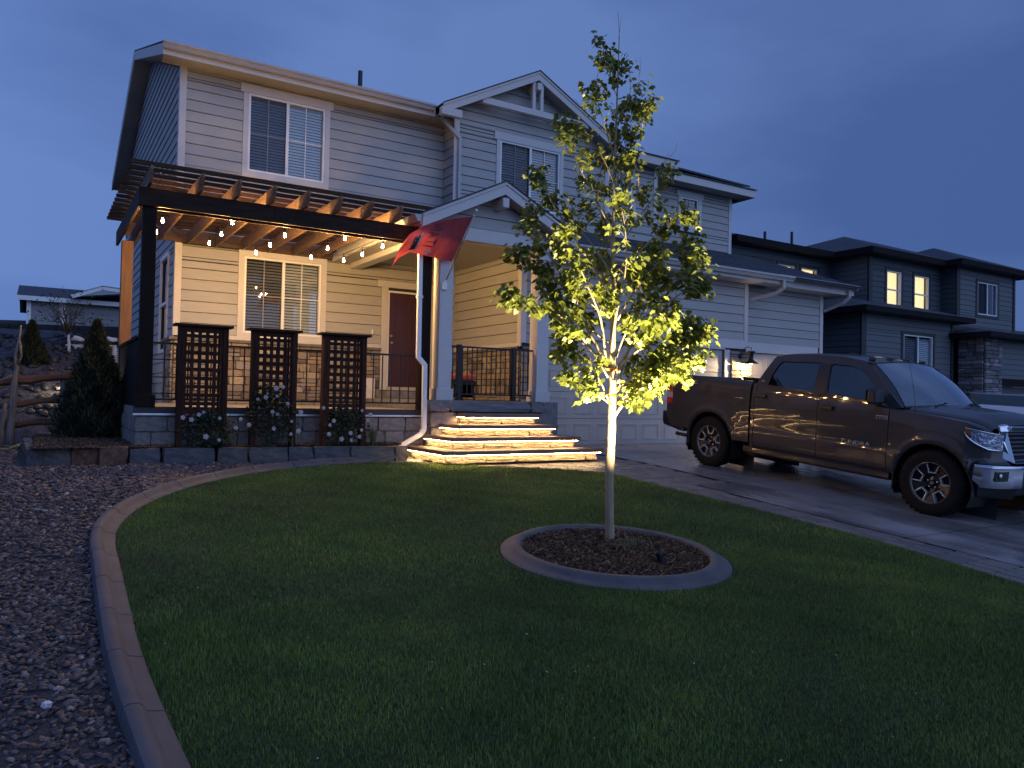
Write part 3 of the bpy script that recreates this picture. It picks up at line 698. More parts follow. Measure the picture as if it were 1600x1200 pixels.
obj('soffit', MB().hexa([(XE+.03, YE+.02, ZT-.215), (XL, YE+.02, ZT-.215), (XL, YRG, ZR-.2), (XE+.03, YRG, ZR-.2), (XE+.03, YE+.02, ZT-.20), (XL, YE+.02, ZT-.20), (XL, YRG, ZR-.185), (XE+.03, YRG, ZR-.185)]), M_SOFF, house)
obj('soffit', MB().hexa([(XE+.03, YRG, ZR-.2), (XL, YRG, ZR-.2), (XL, YB+.38, 5.95), (XE+.03, YB+.38, 5.95), (XE+.03, YRG, ZR-.185), (XL, YRG, ZR-.185), (XL, YB+.38, 5.965), (XE+.03, YB+.38, 5.965)]), M_SOFF, house)
obj('soffit', MB().box(XE+.03, XS+.25, YE+.02, YM, ZT-.215, ZT-.20), M_SOFF, house)
obj('fascia', MB().box(XE, 7.08, YE-.015, YE+.015, ZT-.23, ZT-.04), M_TRIM, house)
def gutter(par, x0, x1, y, z, s=.125):
    pr = [(0, 0), (0, -s*.95), (-s*.62, -s*.95), (-s*.80, -s*.45), (-s*1.02, -s*.32), (-s*1.02, 0), (-s*.94, 0), (-s*.94, -s*.26), (-s*.55, -s*.85), (-s*.06, -s*.85), (-s*.06, 0)]
    g = MB().prism([(x0, y+a, z+b_) for a, b_ in pr], (x1-x0, 0, 0)); o = obj('gutter', g, M_GUT, par, bevel=.003, seg=1); recalc(o.data); return o
gutter(house, XE-.01, 7.03, YE-.02, ZT-.02)
def spout(par, pts, sz=.075, m=None):
    g = MB()
    P = [Vector(p) for p in pts]
    for i in range(len(P)-1):
        d = (P[i+1]-P[i]).normalized(); g.bar(P[i]-d*.02, P[i+1]+d*.02, sz, sz*.75, (0, 1, 0.01))
    o = obj('downspout', g, m or M_GUT, par, bevel=.012, seg=2); return o
spout(house, [(7.22, YE-.06, ZT-.16), (7.22, YE-.06, ZT-.26), (7.62, YW-.07, ZT-.62), (7.62, YW-.07, 4.15)])

# --- gable wing (upper floor)
XG1 = 13.3
WW = (8.66, 10.28, 4.32, 5.76); W3 = (11.72, 12.5, 4.62, 5.74)
xp, zp = 9.43, 7.36; ze = 6.10
lim = lambda z: (-99, 99) if z < ze-.3 else ((xp-(zp-z)/.52+.12), 99 if z < 6.05 else xp+(zp-z)/.52-.12)
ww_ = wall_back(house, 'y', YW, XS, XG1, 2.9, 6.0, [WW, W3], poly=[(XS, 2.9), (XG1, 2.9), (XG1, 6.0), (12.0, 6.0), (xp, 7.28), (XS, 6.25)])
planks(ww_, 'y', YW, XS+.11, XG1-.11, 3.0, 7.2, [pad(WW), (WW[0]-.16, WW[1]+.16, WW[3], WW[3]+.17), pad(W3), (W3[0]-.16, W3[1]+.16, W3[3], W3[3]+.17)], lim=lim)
obj('corner_board', MB().box(XS-.02, XS+.11, YW-.03, YW, 2.95, 6.16), M_TRIM, house, bevel=.003)
obj('corner_board', MB().box(XG1-.11, XG1+.01, YW-.03, YW, 2.95, 6.0), M_TRIM, house, bevel=.003)
wr_ = wall_back(house, 'x', XS, YW+.0, YM, 2.9, 6.1)
planks(wr_, 'x', XS, YW+.0, YM-.02, 2.98, 6.1)
window(house, *WW, YW, tilt=.8)
window(house, *W3, YW, 'hung', tilt=.35)
YK = 14.42   # rake plane
def rake(par, x0, z0, x1, z1, y, depth, back, hh=.20, shadow=True):
    """one sloped barge board with its roof slab running back"""
    obj('barge_board', MB().hexa([(x0, y, z0-hh), (x1, y, z1-hh), (x1, y+.035, z1-hh), (x0, y+.035, z0-hh), (x0, y, z0), (x1, y, z1), (x1, y+.035, z1), (x0, y+.035, z0)]), M_TRIM, par, bevel=.003)
    obj('roof_edge', MB().hexa([(x0, y-.02, z0-.05), (x1, y-.02, z1-.05), (x1, y, z1-.05), (x0, y, z0-.05), (x0, y-.02, z0), (x1, y-.02, z1), (x1, y, z1), (x0, y, z0)]), M_TRIM, par)
    obj('roof', MB().hexa([(x0, y-.035, z0), (x1, y-.035, z1), (x1, back, z1), (x0, back, z0), (x0, y-.035, z0+.025), (x1, y-.035, z1+.025), (x1, back, z1+.025), (x0, back, z0+.025)]), M_SHIN, par)
    obj('soffit', MB().hexa([(x0, y+.035, z0-hh+.03), (x1, y+.035, z1-hh+.03), (x1, back, z1-hh+.03), (x0, back, z0-hh+.03), (x0, y+.035, z0-hh+.045), (x1, y+.035, z1-hh+.045), (x1, back, z1-hh+.045), (x0, back, z0-hh+.045)]), M_SOFF, par)
rake(house, 7.06, ze+.03, xp, zp, YK, 0, 17.5)
rake(house, xp, zp, 11.95, zp-(11.95-xp)*.52, YK, 0, 17.5)
obj('eave_return', MB().box(7.02, 7.50, YK-.005, YK+.12, 5.90, 6.06), M_TRIM, house, bevel=.004)
# flat eave continuing right of the gable
obj('fascia', MB().box(11.6, 13.68, YK+.0, YK+.03, 5.88, 6.08), M_TRIM, house, bevel=.003)
obj('fascia', MB().box(13.65, 13.68, YK+.03, YR, 5.88, 6.08), M_TRIM, house, bevel=.003)
obj('soffit', MB().box(11.6, 13.65, YK+.03, YW+.8, 5.90, 5.915), M_SOFF, house)
roofslab(house, [(11.6, YK-.03, 6.11), (13.71, YK-.03, 6.11), (13.71, YRG-1, 7.6), (11.6, YRG-1, 7.6)], .03)
# king-post truss in the gable
tb = MB().box(8.02, 10.85, YK+.04, YK+.12, 6.36, 6.50); obj('collar_beam', tb, M_TRIM, house, bevel=.003)
obj('king_post', MB().box(9.29, 9.37, YK+.045, YK+.115, 6.50, 7.14), M_TRIM, house, bevel=.003)
obj('king_post', MB().box(9.50, 9.58, YK+.045, YK+.115, 6.50, 7.10), M_TRIM, house, bevel=.003)
obj('outlooker', MB().box(9.375, 9.495, YK-.03, YW, 6.93, 7.09), M_TRIM, house, bevel=.006)

# --- right upper section
XR = 16.86; W4 = (14.92, 15.56, 4.82, 5.64)
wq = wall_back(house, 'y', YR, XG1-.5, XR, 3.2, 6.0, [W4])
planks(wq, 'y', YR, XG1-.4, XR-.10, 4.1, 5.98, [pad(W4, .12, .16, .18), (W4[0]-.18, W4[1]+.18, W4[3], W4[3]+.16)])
window(house, *W4, YR, 'hung', casing=.12, hdr=.16, blind=True, tilt=.2, apron=True)
obj('corner_board', MB().box(XR-.10, XR+.02, YR-.03, YR, 4.1, 6.0), M_TRIM, house, bevel=.003)
wall_back(house, 'x', XR-.1, YR+.0, YB, 2.0, 6.0, name='wall')
obj('fascia', MB().box(13.68, 17.3, YR-.52, YR-.49, 5.86, 6.06), M_TRIM, house, bevel=.003)
obj('fascia', MB().box(17.27, 17.3, YR-.49, YR+3, 5.86, 6.06), M_TRIM, house)
obj('soffit', MB().box(13.3, 17.27, YR-.49, YR, 5.88, 5.895), M_SOFF, house)
roofslab(house, [(13.6, YR-.56, 6.09), (17.33, YR-.56, 6.09), (17.33, YRG, 7.6), (13.6, YRG, 7.6)], .03)
# vents on the roof
obj('vent_pipe', MB().lathe([(.05, 6.3), (.05, 7.22), (.001, 7.22)], 12, (5.95, 16.4, 0)), mat('dark_pipe', (.02, .02, .02), .5), house)
obj('roof_vent', MB().box(7.2, 7.6, 17.3, 17.6, 7.0, 7.27), MATS['dark_pipe'], house, bevel=.02)

# --- porch right wall (garage side wall), facing -x
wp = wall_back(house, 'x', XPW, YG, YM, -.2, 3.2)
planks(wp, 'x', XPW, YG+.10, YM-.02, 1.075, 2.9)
obj('trim_band', MB().box(XPW-.035, XPW, YG-.03, YM-.03, 1.0, 1.075), M_TRIM, house, bevel=.003)
obj('stone_sill', MB().box(XPW-.085, XPW, YG-.085, YM-.09, .945, 1.0), M_CAP, house, bevel=.008)
obj('corner_board', MB().box(XPW-.03, XPW, YG, YG+.10, 1.075, 2.9), M_TRIM, house, bevel=.003)
obj('corner_board', MB().box(XPW-.03, XPW+.10, YG-.03, YG, 1.075, 2.9), M_TRIM, house, bevel=.003)
veneer(house, 'x', XPW-.012, YG-.02, YM-.03, -.05, .945, 5, hr=(.09, .17), wr=(.13, .30))

# --- garage fronts
D1 = (8.49, 13.37, -.912, 1.222); D2 = (14.42, 16.86, -.912, 1.222)
wg = wall_back(house, 'y', YG, XPW, 14.10, -.95, 2.98, [D1]); wg2 = wall_back(house, 'y', YG2, 14.10, 17.12, -.95, 3.0, [D2])
planks(wg, 'y', YG, XPW+.10, 13.99, 1.46, 2.94, []); planks(wg2, 'y', YG2, 14.10, 17.02, 1.46, 2.96, [], exp=.205)
obj('trim_band', MB().box(8.3, 14.10, YG-.035, YG, 1.262, 1.46), M_TRIM, house, bevel=.003)
obj('trim_band', MB().box(14.10, 16.95, YG2-.035, YG2, 1.222, 1.46), M_TRIM, house, bevel=.003)
obj('corner_board', MB().box(13.99, 14.11, YG-.035, YG, 1.46, 2.94), M_TRIM, house, bevel=.003)
obj('corner_board', MB().box(17.02, 17.14, YG2-.035, YG2, -.9, 2.96), M_TRIM, house, bevel=.003)
obj('casing', MB().box(8.36, 8.49, YG-.03, YG, -.9, 1.262), M_TRIM, house, bevel=.003)
obj('casing', MB().box(13.37, 13.53, YG-.03, YG, -.9, 1.262), M_TRIM, house, bevel=.003)
obj('casing', MB().box(8.36, 13.53, YG-.03, YG, 1.222, 1.258), M_TRIM, house)
obj('casing', MB().box(14.28, 14.42, YG2-.03, YG2, -.9, 1.222), M_TRIM, house, bevel=.003)
planks(wg, 'y', YG, XPW+.1, 8.36, 1.07, 1.46, []); veneer(house, 'y', YG-.012, XPW, 8.36, -.9, .945, 12, wr=(.1, .26))
obj('stone_sill', MB().box(XPW-.085, 8.36, YG-.085, YG-.005, .945, 1.0), M_CAP, house, bevel=.008)
veneer(house, 'y', YG-.012, 13.53, 14.20, -.9, 1.20, 15, wr=(.16, .36), proud=.07)
wall_back(house, 'x', 17.0, YG2, YR+2, -.9, 3.0, name='wall')
def garage_door(x0, x1, z0, z1, y, cols, m=M_GAR):
    gd = obj('garage_door', MB().box(x0, x1, y+.08, y+.11, z0, z1), m, house); n = 4; H = (z1-z0)/n; wcol = (x1-x0)/cols
    for r in range(n):
        a, b_ = z0+r*H, z0+(r+1)*H; g = MB()
        g.box(x0, x1, y+.045, y+.08, a+.004, b_-.004)
        sec = obj('door_section', g, m, gd, bevel=.004, seg=1)
        for c in range(cols):
            px0, px1 = x0+c*wcol+.085, x0+(c+1)*wcol-.085; pa, pb = a+.10, b_-.10; q = MB()
            for k, (o1, dz) in enumerate(((0, .012), (.030, .004))):
                t = .022
                q.box(px0+o1, px1-o1, y+.045-dz, y+.0455, pa+o1, pa+o1+t).box(px0+o1, px1-o1, y+.045-dz, y+.0455, pb-o1-t, pb-o1)
                q.box(px0+o1, px0+o1+t, y+.045-dz, y+.0455, pa+o1+t, pb-o1-t).box(px1-o1-t, px1-o1, y+.045-dz, y+.0455, pa+o1+t, pb-o1-t)
            obj('raised_panel', q, m, gd, bevel=.003, seg=1)
        obj('seam_line', MB().box(x0, x1, y+.0425, y+.0455, a+.03, a+.036).box(x0, x1, y+.0425, y+.0455, b_-.036, b_-.03), m, gd)
garage_door(*D1, YG, 8); garage_door(*D2, YG2, 4)
# garage eaves, gutters, roofs
obj('fascia', MB().box(7.75, 15.02, YG-.48, YG-.45, 2.80, 2.97), M_TRIM, house); obj('soffit', MB().box(7.75, 15.02, YG-.45, YG, 2.80, 2.815), M_TRIM, house)
obj('fascia', MB().box(14.9, 17.72, YG2-.5, YG2-.47, 2.80, 2.97), M_TRIM, house); obj('soffit', MB().box(14.9, 17.72, YG2-.47, YG2+.2, 2.80, 2.815), M_TRIM, house)
gutter(house, 7.75, 15.04, YG-.485, 2.985); gutter(house, 14.75, 17.78, YG2-.505, 3.045)
obj('fascia', MB().box(17.70, 17.73, YG2-.47, YR+2, 2.80, 2.97), M_TRIM, house)
spout(house, [(14.72, YG-.54, 2.88), (14.72, YG-.54, 2.70), (14.60, YG-.42, 2.58), (14.12, YG2-.10, 2.40)], .08)
spout(house, [(17.45, YG2-.56, 2.92), (17.45, YG2-.56, 2.74), (17.36, YG2-.45, 2.60), (17.16, YG2-.05, 2.42)], .08)
zt = lambda y: 2.995+(y-(YG-.5))*.36
rg = roofslab(house, [(7.7, YG-.5, 2.995), (17.75, YG-.5, 2.995), (17.75, YR, zt(YR)), (7.7, YR, zt(YR))], .05)
g = MB()
for r in range(24):
    y0 = YG-.52+r*.14; x = 7.7+(.15 if r % 2 else 0)
    while x < 17.6:
        L = random.choice([.16, .24, .30]); z0 = zt(y0)+.012+random.uniform(0, .006); z1 = zt(y0+.17)+.006
        if not (x < 11.5 and r > 3): g.hexa([(x, y0, z0-.012), (x+L-.012, y0, z0-.012), (x+L-.012, y0+.17, z1-.008), (x, y0+.17, z1-.008), (x, y0, z0), (x+L-.012, y0, z0), (x+L-.012, y0+.17, z1), (x, y0+.17, z1)])
        x += L
obj('shingles', g, M_SHIN, rg, kind='stuff')

# --- porch roof with its small front gable
XC, ZP = 6.56, 3.60; YP = 10.98
rake(house, 5.06, ZP-1.5*.49, XC, ZP, YP, 0, YW, .21); rake(house, XC, ZP, 8.06, ZP-1.5*.49, YP, 0, YW, .21)
lim = lambda z: (XC-(ZP-.2-z)/.49, XC+(ZP-.2-z)/.49)
wpg = wall_back(house, 'y', YP+.32, 5.3, 7.8, 2.82, 3.2, poly=[(5.3, 2.82), (7.8, 2.82), (XC, 3.42)], th=.1)
planks(wpg, 'y', YP+.32, 5.3, 7.8, 2.83, 3.4, lim=lim)
obj('outlooker', MB().box(XC-.06, XC+.06, YP-.02, YP+.32, 3.17, 3.33), M_TRIM, house, bevel=.006)
obj('porch_beam', MB().box(5.42, 7.76, YP+.28, YP+.50, 2.60, 2.82), M_TRIM, house, bevel=.004)
obj('porch_beam', MB().box(5.42, 5.64, YP+.50, YM-.04, 2.60, 2.82), M_TRIM, house, bevel=.004)
obj('porch_beam', MB().box(7.54, 7.76, YP+.50, YG-.04, 2.60, 2.82), M_TRIM, house, bevel=.004)
obj('porch_ceiling', MB().box(5.64, XPW, YP+.50, YM-.02, 2.79, 2.81), M_SOFF, house)
obj('soffit', MB().box(5.08, 5.42, YP+.04, YM-.04, 2.70, 2.715), M_SOFF, house)
obj('fascia', MB().box(5.04, 5.07, YP+.04, YM-.04, 2.70, 2.86), M_TRIM, house)
# side gutter of the porch roof, its end seen from the front
g = MB().prism([(5.04, YP+.0, 2.84), (5.04, YP, 2.73), (4.97, YP, 2.73), (4.92, YP, 2.84)], (0, 3.7, 0)); q = obj('gutter', g, M_GUT, house, bevel=.006); recalc(q.data)
# column pair
def column(x0, x1, y0, y1):
    c = MB().box(x0, x1, y0, y1, FLOOR, 2.60)
    o = obj('porch_column', c, M_TRIM, house, bevel=.004)
    obj('column_base', MB().box(x0-.03, x1+.03, y0-.03, y1+.03, FLOOR, .14), M_TRIM, o, bevel=.006)
    obj('column_cap', MB().box(x0-.03, x1+.03, y0-.03, y1+.03, 2.44, 2.60), M_TRIM, o, bevel=.006)
column(5.53, 5.77, 11.28, 11.52); column(7.44, 7.68, 11.28, 11.52)

# ================================================================== PORCH SLAB, PATIO AND FOUNDATION BLOCKS
BLK = [rough_box('block', M_BLOCK, 70+i, .03, 3) for i in range(6)]
CAPB = [rough_box('cap_block', M_CAPST, 80+i, .035, 3) for i in range(4)]
porch = thing('porch_slab', 'raised porch floor on tan blocks with a thick slate grey cap edge behind the steps', 'porch', (5.31, 11.1, -.95))
obj('floor', MB().box(5.36, XPW-.02, 11.2, YM-.05, -.9, FLOOR-.005), M_CAPST, porch)
def bond(par, axis, pos, u0, u1, z0, z1, h, L, M_, nm='block', d=.06, seed=2, facing=-1):
    r = random.Random(seed); z = z0; k = 0
    while z < z1-.02:
        hh = min(h, z1-z); u = u0-(L*.5 if k % 2 else 0)
        while u < u1:
            a, b_ = max(u, u0), min(u+L*r.choice([.8, 1, 1.15]), u1)
            if b_-a > .04:
                if axis == 'y': piece(nm, r.choice(M_), par, ((a+b_)/2, pos+d/2, z+hh/2), (b_-a-.010, d, hh-.010))
                else: piece(nm, r.choice(M_), par, (pos+d/2, (a+b_)/2, z+hh/2), (b_-a-.010, d, hh-.010), (0, 0, -math.pi/2))
            u = b_ if b_ > u else u+L
        z += hh; k += 1
bond(porch, 'y', 11.14, 5.36, 7.47, -.97, -.235, .245, .42, BLK, seed=4); bond(porch, 'x', 5.33, 11.2, 11.34, -.95, -.24, .24, .4, BLK)
bond(porch, 'x', 7.40, 11.2, 12.4, -.95, -.235, .245, .42, BLK)
for a, b_ in ((5.31, 5.66), (5.66, 7.22), (7.22, 7.54)):
    piece('cap_block', random.choice(CAPB), porch, ((a+b_)/2, 11.24, (-.235+FLOOR)/2), (b_-a-.006, .32, .178))
piece('cap_block', CAPB[0], porch, (5.47, 11.8, (-.235+FLOOR)/2), (.9, .32, .178), (0, 0, -math.pi/2))
piece('cap_block', CAPB[1], porch, (7.38, 11.8, (-.235+FLOOR)/2), (.9, .32, .178), (0, 0, math.pi/2))
patio = thing('patio', 'low block walled patio under the wooden pergola left of the steps', 'patio', (1.12, 11.3, -.95))
obj('floor', MB().box(1.14, 5.34, 11.38, YM-.06, -.9, -.215), mat('patio_concrete', (.27, .235, .19), .7, nvar=.15, bump=.2), patio)
bond(patio, 'y', 11.32, 1.12, 5.33, -.98, -.335, .215, .40, BLK, seed=8)
bond(patio, 'x', 1.12, 11.4, 14.6, -.98, -.335, .215, .40, BLK, seed=9)
obj('edge_board', MB().box(1.10, 5.33, 11.30, 11.38, -.30, -.212), mat('edge_dark', (.03, .025, .03), .6), patio, bevel=.004)
obj('flashing', MB().box(1.09, 5.33, 11.285, 11.38, -.325, -.300), mat('flashing_metal', (.62, .6, .62), .3, metal=.6), patio)
# ---------------------------------------------------------------- steps
stp = thing('front_steps', 'four wide stone steps with glowing strips under dark treads', 'steps', (6.4, 10.4, -.95))
RKF = [rough_box('riser_stone', M_ROCKF, 90+i, .11, 5) for i in range(6)]
zt_ = [-.955, -.775, -.598, -.425, -.255]; XA = [4.98, 5.25, 5.52, 5.83]; XB = [7.78, 7.54, 7.30, 7.18]; YS = [9.87, 10.17, 10.47, 10.80]
for k in range(4):
    x0, x1, y0 = XA[k], XB[k], YS[k]; zb, ztp = zt_[k], zt_[k+1]; yb = 11.12
    obj('core', MB().box(x0+.12, x1-.12, y0+.12, yb, zb-.05, ztp-.064), M_MORT, stp)
    obj('tread', MB().box(x0-.035, x1+.035, y0-.04, yb if k == 3 else YS[k+1]+.16, ztp-.062, ztp), M_TREAD, stp, bevel=.008)
    if k < 3:
        obj('tread', MB().box(x0-.035, XA[k+1]+.14, YS[k+1]+.16, yb, ztp-.062, ztp), M_TREAD, stp, bevel=.008)
        obj('tread', MB().box(XB[k+1]-.14, x1+.035, YS[k+1]+.16, yb, ztp-.062, ztp), M_TREAD, stp, bevel=.008)
    h = ztp-.064-zb; xx = x0+.05
    while xx < x1-.05:
        L = min(random.uniform(.5, .72), x1-.05-xx)
        if x1-.05-xx-L < .2: L = x1-.05-xx
        piece('riser_stone', random.choice(RKF), stp, (xx+L/2, y0+.10, zb+h/2), (L-.004, .13, h)); xx += L
    for X_, rz in ((x0+.10, -math.pi/2), (x1-.10, math.pi/2)):
        yy = y0+.05
        while yy < yb-.05:
            L = min(random.uniform(.45, .6), yb-yy); piece('riser_stone', random.choice(RKF), stp, (X_, yy+L/2, zb+h/2), (L-.004, .13, h), (0, 0, rz)); yy += L
    zz = ztp-.074
    obj('light_strip', MB().box(x0+.0, x1-.02, y0-.030, y0-.014, zz+.0075, zz+.010), M_LED, stp)
    obj('light_strip', MB().box(x0-.028, x0-.012, y0+.02, yb-.02, zz+.0075, zz+.010), M_LED, stp)
# ---------------------------------------------------------------- iron railings
def railing(x0, x1, y, zb, zt, posts, n, label, name='railing', end=None):
    r = thing(name, label, 'railing', (x0, y, zb))
    obj('top_rail', MB().box(x0, x1, y-.018, y+.018, zt-.03, zt), M_IRON, r, bevel=.004); obj('bottom_rail', MB().box(x0, x1, y-.015, y+.015, zb+.09, zb+.115), M_IRON, r, bevel=.003)
    for k in range(1, n):
        x = x0+(x1-x0)*k/n; obj('baluster', MB().box(x-.008, x+.008, y-.008, y+.008, zb+.115, zt-.03), M_IRON, r)
    for p in posts: obj('rail_post', MB().box(p-.04, p+.04, y-.04, y+.04, zb, zt+.02).box(p-.075, p+.075, y-.075, y+.075, zb, zb+.012), M_IRON, r, bevel=.003)
    return r
railing(5.77, 7.44, 11.42, FLOOR, .86, (5.98, 7.05), 18, 'short black iron railing on the porch slab above the steps')
rl = railing(1.32, 5.22, 11.40, -.215, .665, (), 26, 'long black iron railing along the pergola patio front')
obj('grid_bar', MB().box(1.32, 2.1, 11.394, 11.406, .42, .436).box(1.32, 2.1, 11.394, 11.406, .18, .196).box(1.32, 2.1, 11.394, 11.406, -.04, -.024), M_IRON, rl)
# ================================================================== PERGOLA
perg = thing('pergola', 'stained cedar pergola over the patio with bare open slats', 'pergola', (1.2, 11.3, -.22))
YF = 11.3
obj('post', MB().box(1.145, 1.315, YF, YF+.17, -.22, 2.46), M_POST, perg, bevel=.006)
obj('post_base', MB().box(1.115, 1.355, YF-.03, YF+.21, -.215, -.055), M_POST, perg, bevel=.006)
obj('post', MB().box(5.225, 5.395, YF, YF+.17, -.22, 2.46), M_POST, perg, bevel=.006)
obj('post', MB().box(1.13, 1.30, 14.12, 14.29, -.22, 2.46), mat('back_post_cedar', (.11, .048, .018), .65, nvar=.35, scale=3, stretch=(9, 9, 1), bump=.3), perg, bevel=.006)
BW = mat('beam_wood', (.030, .016, .011), .7, spec=.15, nvar=.45, scale=2.6, stretch=(1.2, 6, 6), bump=.35, bscale=14, detail=6)
for a, b_ in ((1.09, 2.85), (2.853, 5.42)):
    obj('front_beam', MB().hexa([(a, YF-.045, 2.46), (b_, YF-.045, 2.46), (b_, YF-.005, 2.46), (a, YF-.005, 2.46), (a, YF-.045, 2.70), (b_, YF-.045, 2.70), (b_, YF-.005, 2.70), (a, YF-.005, 2.70)]), BW, perg, bevel=.004)
obj('front_beam', MB().box(1.15, 5.42, YF+.17, YF+.21, 2.46, 2.70), BW, perg, bevel=.004)
obj('side_beam', MB().box(1.085, 1.125, YF+.0, 14.75, 2.46, 2.70), BW, perg, bevel=.004)
obj('side_beam', MB().box(1.30, 1.34, YF+.17, 14.75, 2.46, 2.70), M_CEDAR, perg, bevel=.004)
obj('ledger', MB().box(XL-.9, 5.42, YM-.09, YM-.045, 2.74, 2.97), M_CEDARX, perg, bevel=.004)
for x in (1.20, 1.83, 2.31, 2.79, 3.27, 3.75, 4.23, 4.71, 5.18):
    y0 = 10.98; g = MB().prism([(x-.02, y0, 2.93), (x-.02, y0, 2.88), (x-.02, y0+.10, 2.72), (x-.02, YM-.09, 2.72), (x-.02, YM-.09, 2.93)], (.04, 0, 0))
    q = obj('rafter', g, M_CEDAR, perg, bevel=.003); recalc(q.data)
for k in range(14):
    y = 11.03+k*(14.95-11.03)/13
    obj('slat', MB().box(.95, 5.22, y-.02, y+.02, 2.932, 2.988), M_SLAT, perg, bevel=.002)
# conduit posts of festoon lights: the strings are one thing, each bulb a part
strl = thing('string_lights', 'festoon string of round glowing bulbs hung under the pergola', 'string lights', (3.2, 12.5, 2.4))
bulbme = mesh('bulb', MB().lathe([(.001, -.026), (.010, -.024), (.016, -.016), (.018, -.006), (.016, .006), (.012, .02), (.010, .034), (.009, .036)], 12), smooth=True); bulbme.materials.append(M_BULB)
sockme = mesh('socket', MB().lathe([(.010, .034), (.012, .036), (.012, .075), (.006, .085), (.004, .12)], 10)); sockme.materials.append(M_CABLE)
BU = [(254, 345, 2.30), (244, 363, 2.30), (327, 380, 2.28), (346, 366, 2.28), (363, 348, 2.30), (400, 395, 2.26), (404, 346, 2.52), (422, 383, 2.28), (445, 368, 2.30), (486, 402, 2.26), (512, 388, 2.28), (539, 373, 2.30), (577, 369, 2.46), (537, 407, 2.26), (566, 398, 2.28), (598, 385, 2.30)]
chains = [[0, 1], [2, 3, 4], [6, 8, 7, 5], [9, 10, 11], [12, 15, 14, 13]]
pos = []
for px, py, z in BU:
    d = ray(px, py); p = d*(z/d.z)
    if p.y < 11.62: p = d*(11.62/d.y) if p.y < 11.5 else p
    pos.append(p); piece('bulb', bulbme, strl, p); piece('socket', sockme, strl, p)
cab = MB()
for ch in ([1, 0, 4, 3, 2, 5, 7, 8, 6, 11, 10, 9, 13, 14, 15, 12],):
    for a, b_ in zip(ch[:-1], ch[1:]):
        A = pos[a]+Vector((0, 0, .12)); B = pos[b_]+Vector((0, 0, .12)); n = 8
        cab.tube([A.lerp(B, i/n)+Vector((0, 0, .10*(2*i/n-1)**2-.04 if False else (-.05*(1-(2*i/n-1)**2)))) for i in range(n+1)], .003, 5)
obj('cable', cab, M_CABLE, strl)
# dark privacy panel along the left side of the patio
pp = thing('privacy_panel', 'black solid wood privacy panel along the left side of the patio', 'panel', (1.12, 12.8, -.22))
for k in range(9):
    y = 11.52+k*.29; obj('board', MB().box(1.145, 1.175, y, y+.282, -.22, .69), M_POST, pp, bevel=.003)
obj('top_rail', MB().box(1.12, 1.20, 11.50, 14.12, .69, .73), M_POST, pp, bevel=.003)
# ---------------------------------------------------------------- trellises
def trellis(x0, x1, label, zt=.895):
    t = thing('trellis', label, 'trellis', ((x0+x1)/2, 10.98, -.72), 'square lattice trellis panels in front of the patio')
    y0, y1 = 10.93, 11.06
    for a in (x0+.045, x1-.045-.07): obj('post', MB().box(a, a+.07, y0, y1, -.78, zt-.03), M_DARKW, t, bevel=.004)
    obj('cap_board', MB().box(x0-.01, x1+.01, y0-.05, y1+.05, zt-.03, zt+.003), M_DARKW, t, bevel=.004)
    obj('head_board', MB().box(x0+.115, x1-.115, y0+.01, y1-.01, zt-.10, zt-.03), M_DARKW, t, bevel=.003)
    a, b_ = x0+.115, x1-.115; n = 6
    for k in range(n):
        x = a+.008+(b_-a-.016)*k/(n-1); obj('upright_slat', MB().box(x-.022, x+.022, y0+.02, y0+.038, -.45, zt-.10), M_DARKW, t)
    z = zt-.15; k = 0
    while z > -.42:
        obj('cross_slat', MB().box(a, b_, y0+.040, y0+.058, z-.023, z+.023), M_DARKW, t); z -= .113; k += 1
    obj('rear_slat', MB().box(a+.02, a+.045, y1-.035, y1-.01, -.45, zt-.1).box(b_-.045, b_-.02, y1-.035, y1-.01, -.45, zt-.1), M_DARKW, t)
    obj('foot_board', MB().box(a, b_, y0+.01, y1-.01, -.50, -.45), M_DARKW, t, bevel=.003)
trellis(1.53, 2.25, 'left of three square lattice trellises, beside the pergola corner post')
trellis(2.475, 3.19, 'middle of three square lattice trellises, behind the tallest white rose')
trellis(3.48, 4.225, 'right of three square lattice trellises, next to the doorway')
# ---------------------------------------------------------------- planting bed edged with stones
bed = [(-.05, 13.8), (.0, 11.6), (.35, 11.12), (1.0, 10.97), (2.1, 10.92), (3.0, 10.9), (3.86, 10.86), (4.75, 10.86), (4.95, 11.3), (1.14, 11.34), (1.1, 14.3)]
b = bmesh.new(); f = b.faces.new([b.verts.new((x, y, -.745)) for x, y in bed]); me = bpy.data.meshes.new('planting_bed'); bmesh.ops.recalc_face_normals(b, faces=b.faces); b.to_mesh(me); b.free(); me.materials.append(M_SOIL)
q = bpy.data.objects.new('planting_bed_ground', me); C.objects.link(q); q['kind'] = 'structure'
V, F, Cc = chips(5200, (-.05, 4.8), (10.95, 11.35), lambda x, y: y > 0, lambda n, x, y: rng.uniform(.03, .08, n), mcol, flat=(1, .25, .14), lift=0)
Vb, Fb, Cb = chips(5000, (.0, 1.1), (11.1, 14.2), lambda x, y: x > -9, lambda n, x, y: rng.uniform(.04, .11, n), mcol, flat=(1, .3, .16), lift=0); F = np.r_[F, Fb+len(V)]; V = np.r_[V, Vb]; Cc = np.r_[Cc, Cb]
V[:, 2] = V[:, 2]-G(V[:, 1])-.73
stuff('bark_chips', np_mesh('bark_chips', V, F, M_MULCH, Cc), 'dark bark chips over the flower bed in front of the patio', 'mulch')
M_EDG = mat('edging_stone', ramp=[(.105, .095, .09), (.085, .082, .09), (.12, .105, .095)], rough=.85, nvar=.35, scale=5, bump=.8, bscale=22)
M_EDGO = mat('rust_edging_stone', (.13, .062, .040), .85, nvar=.5, scale=6, bump=.9, bscale=18)
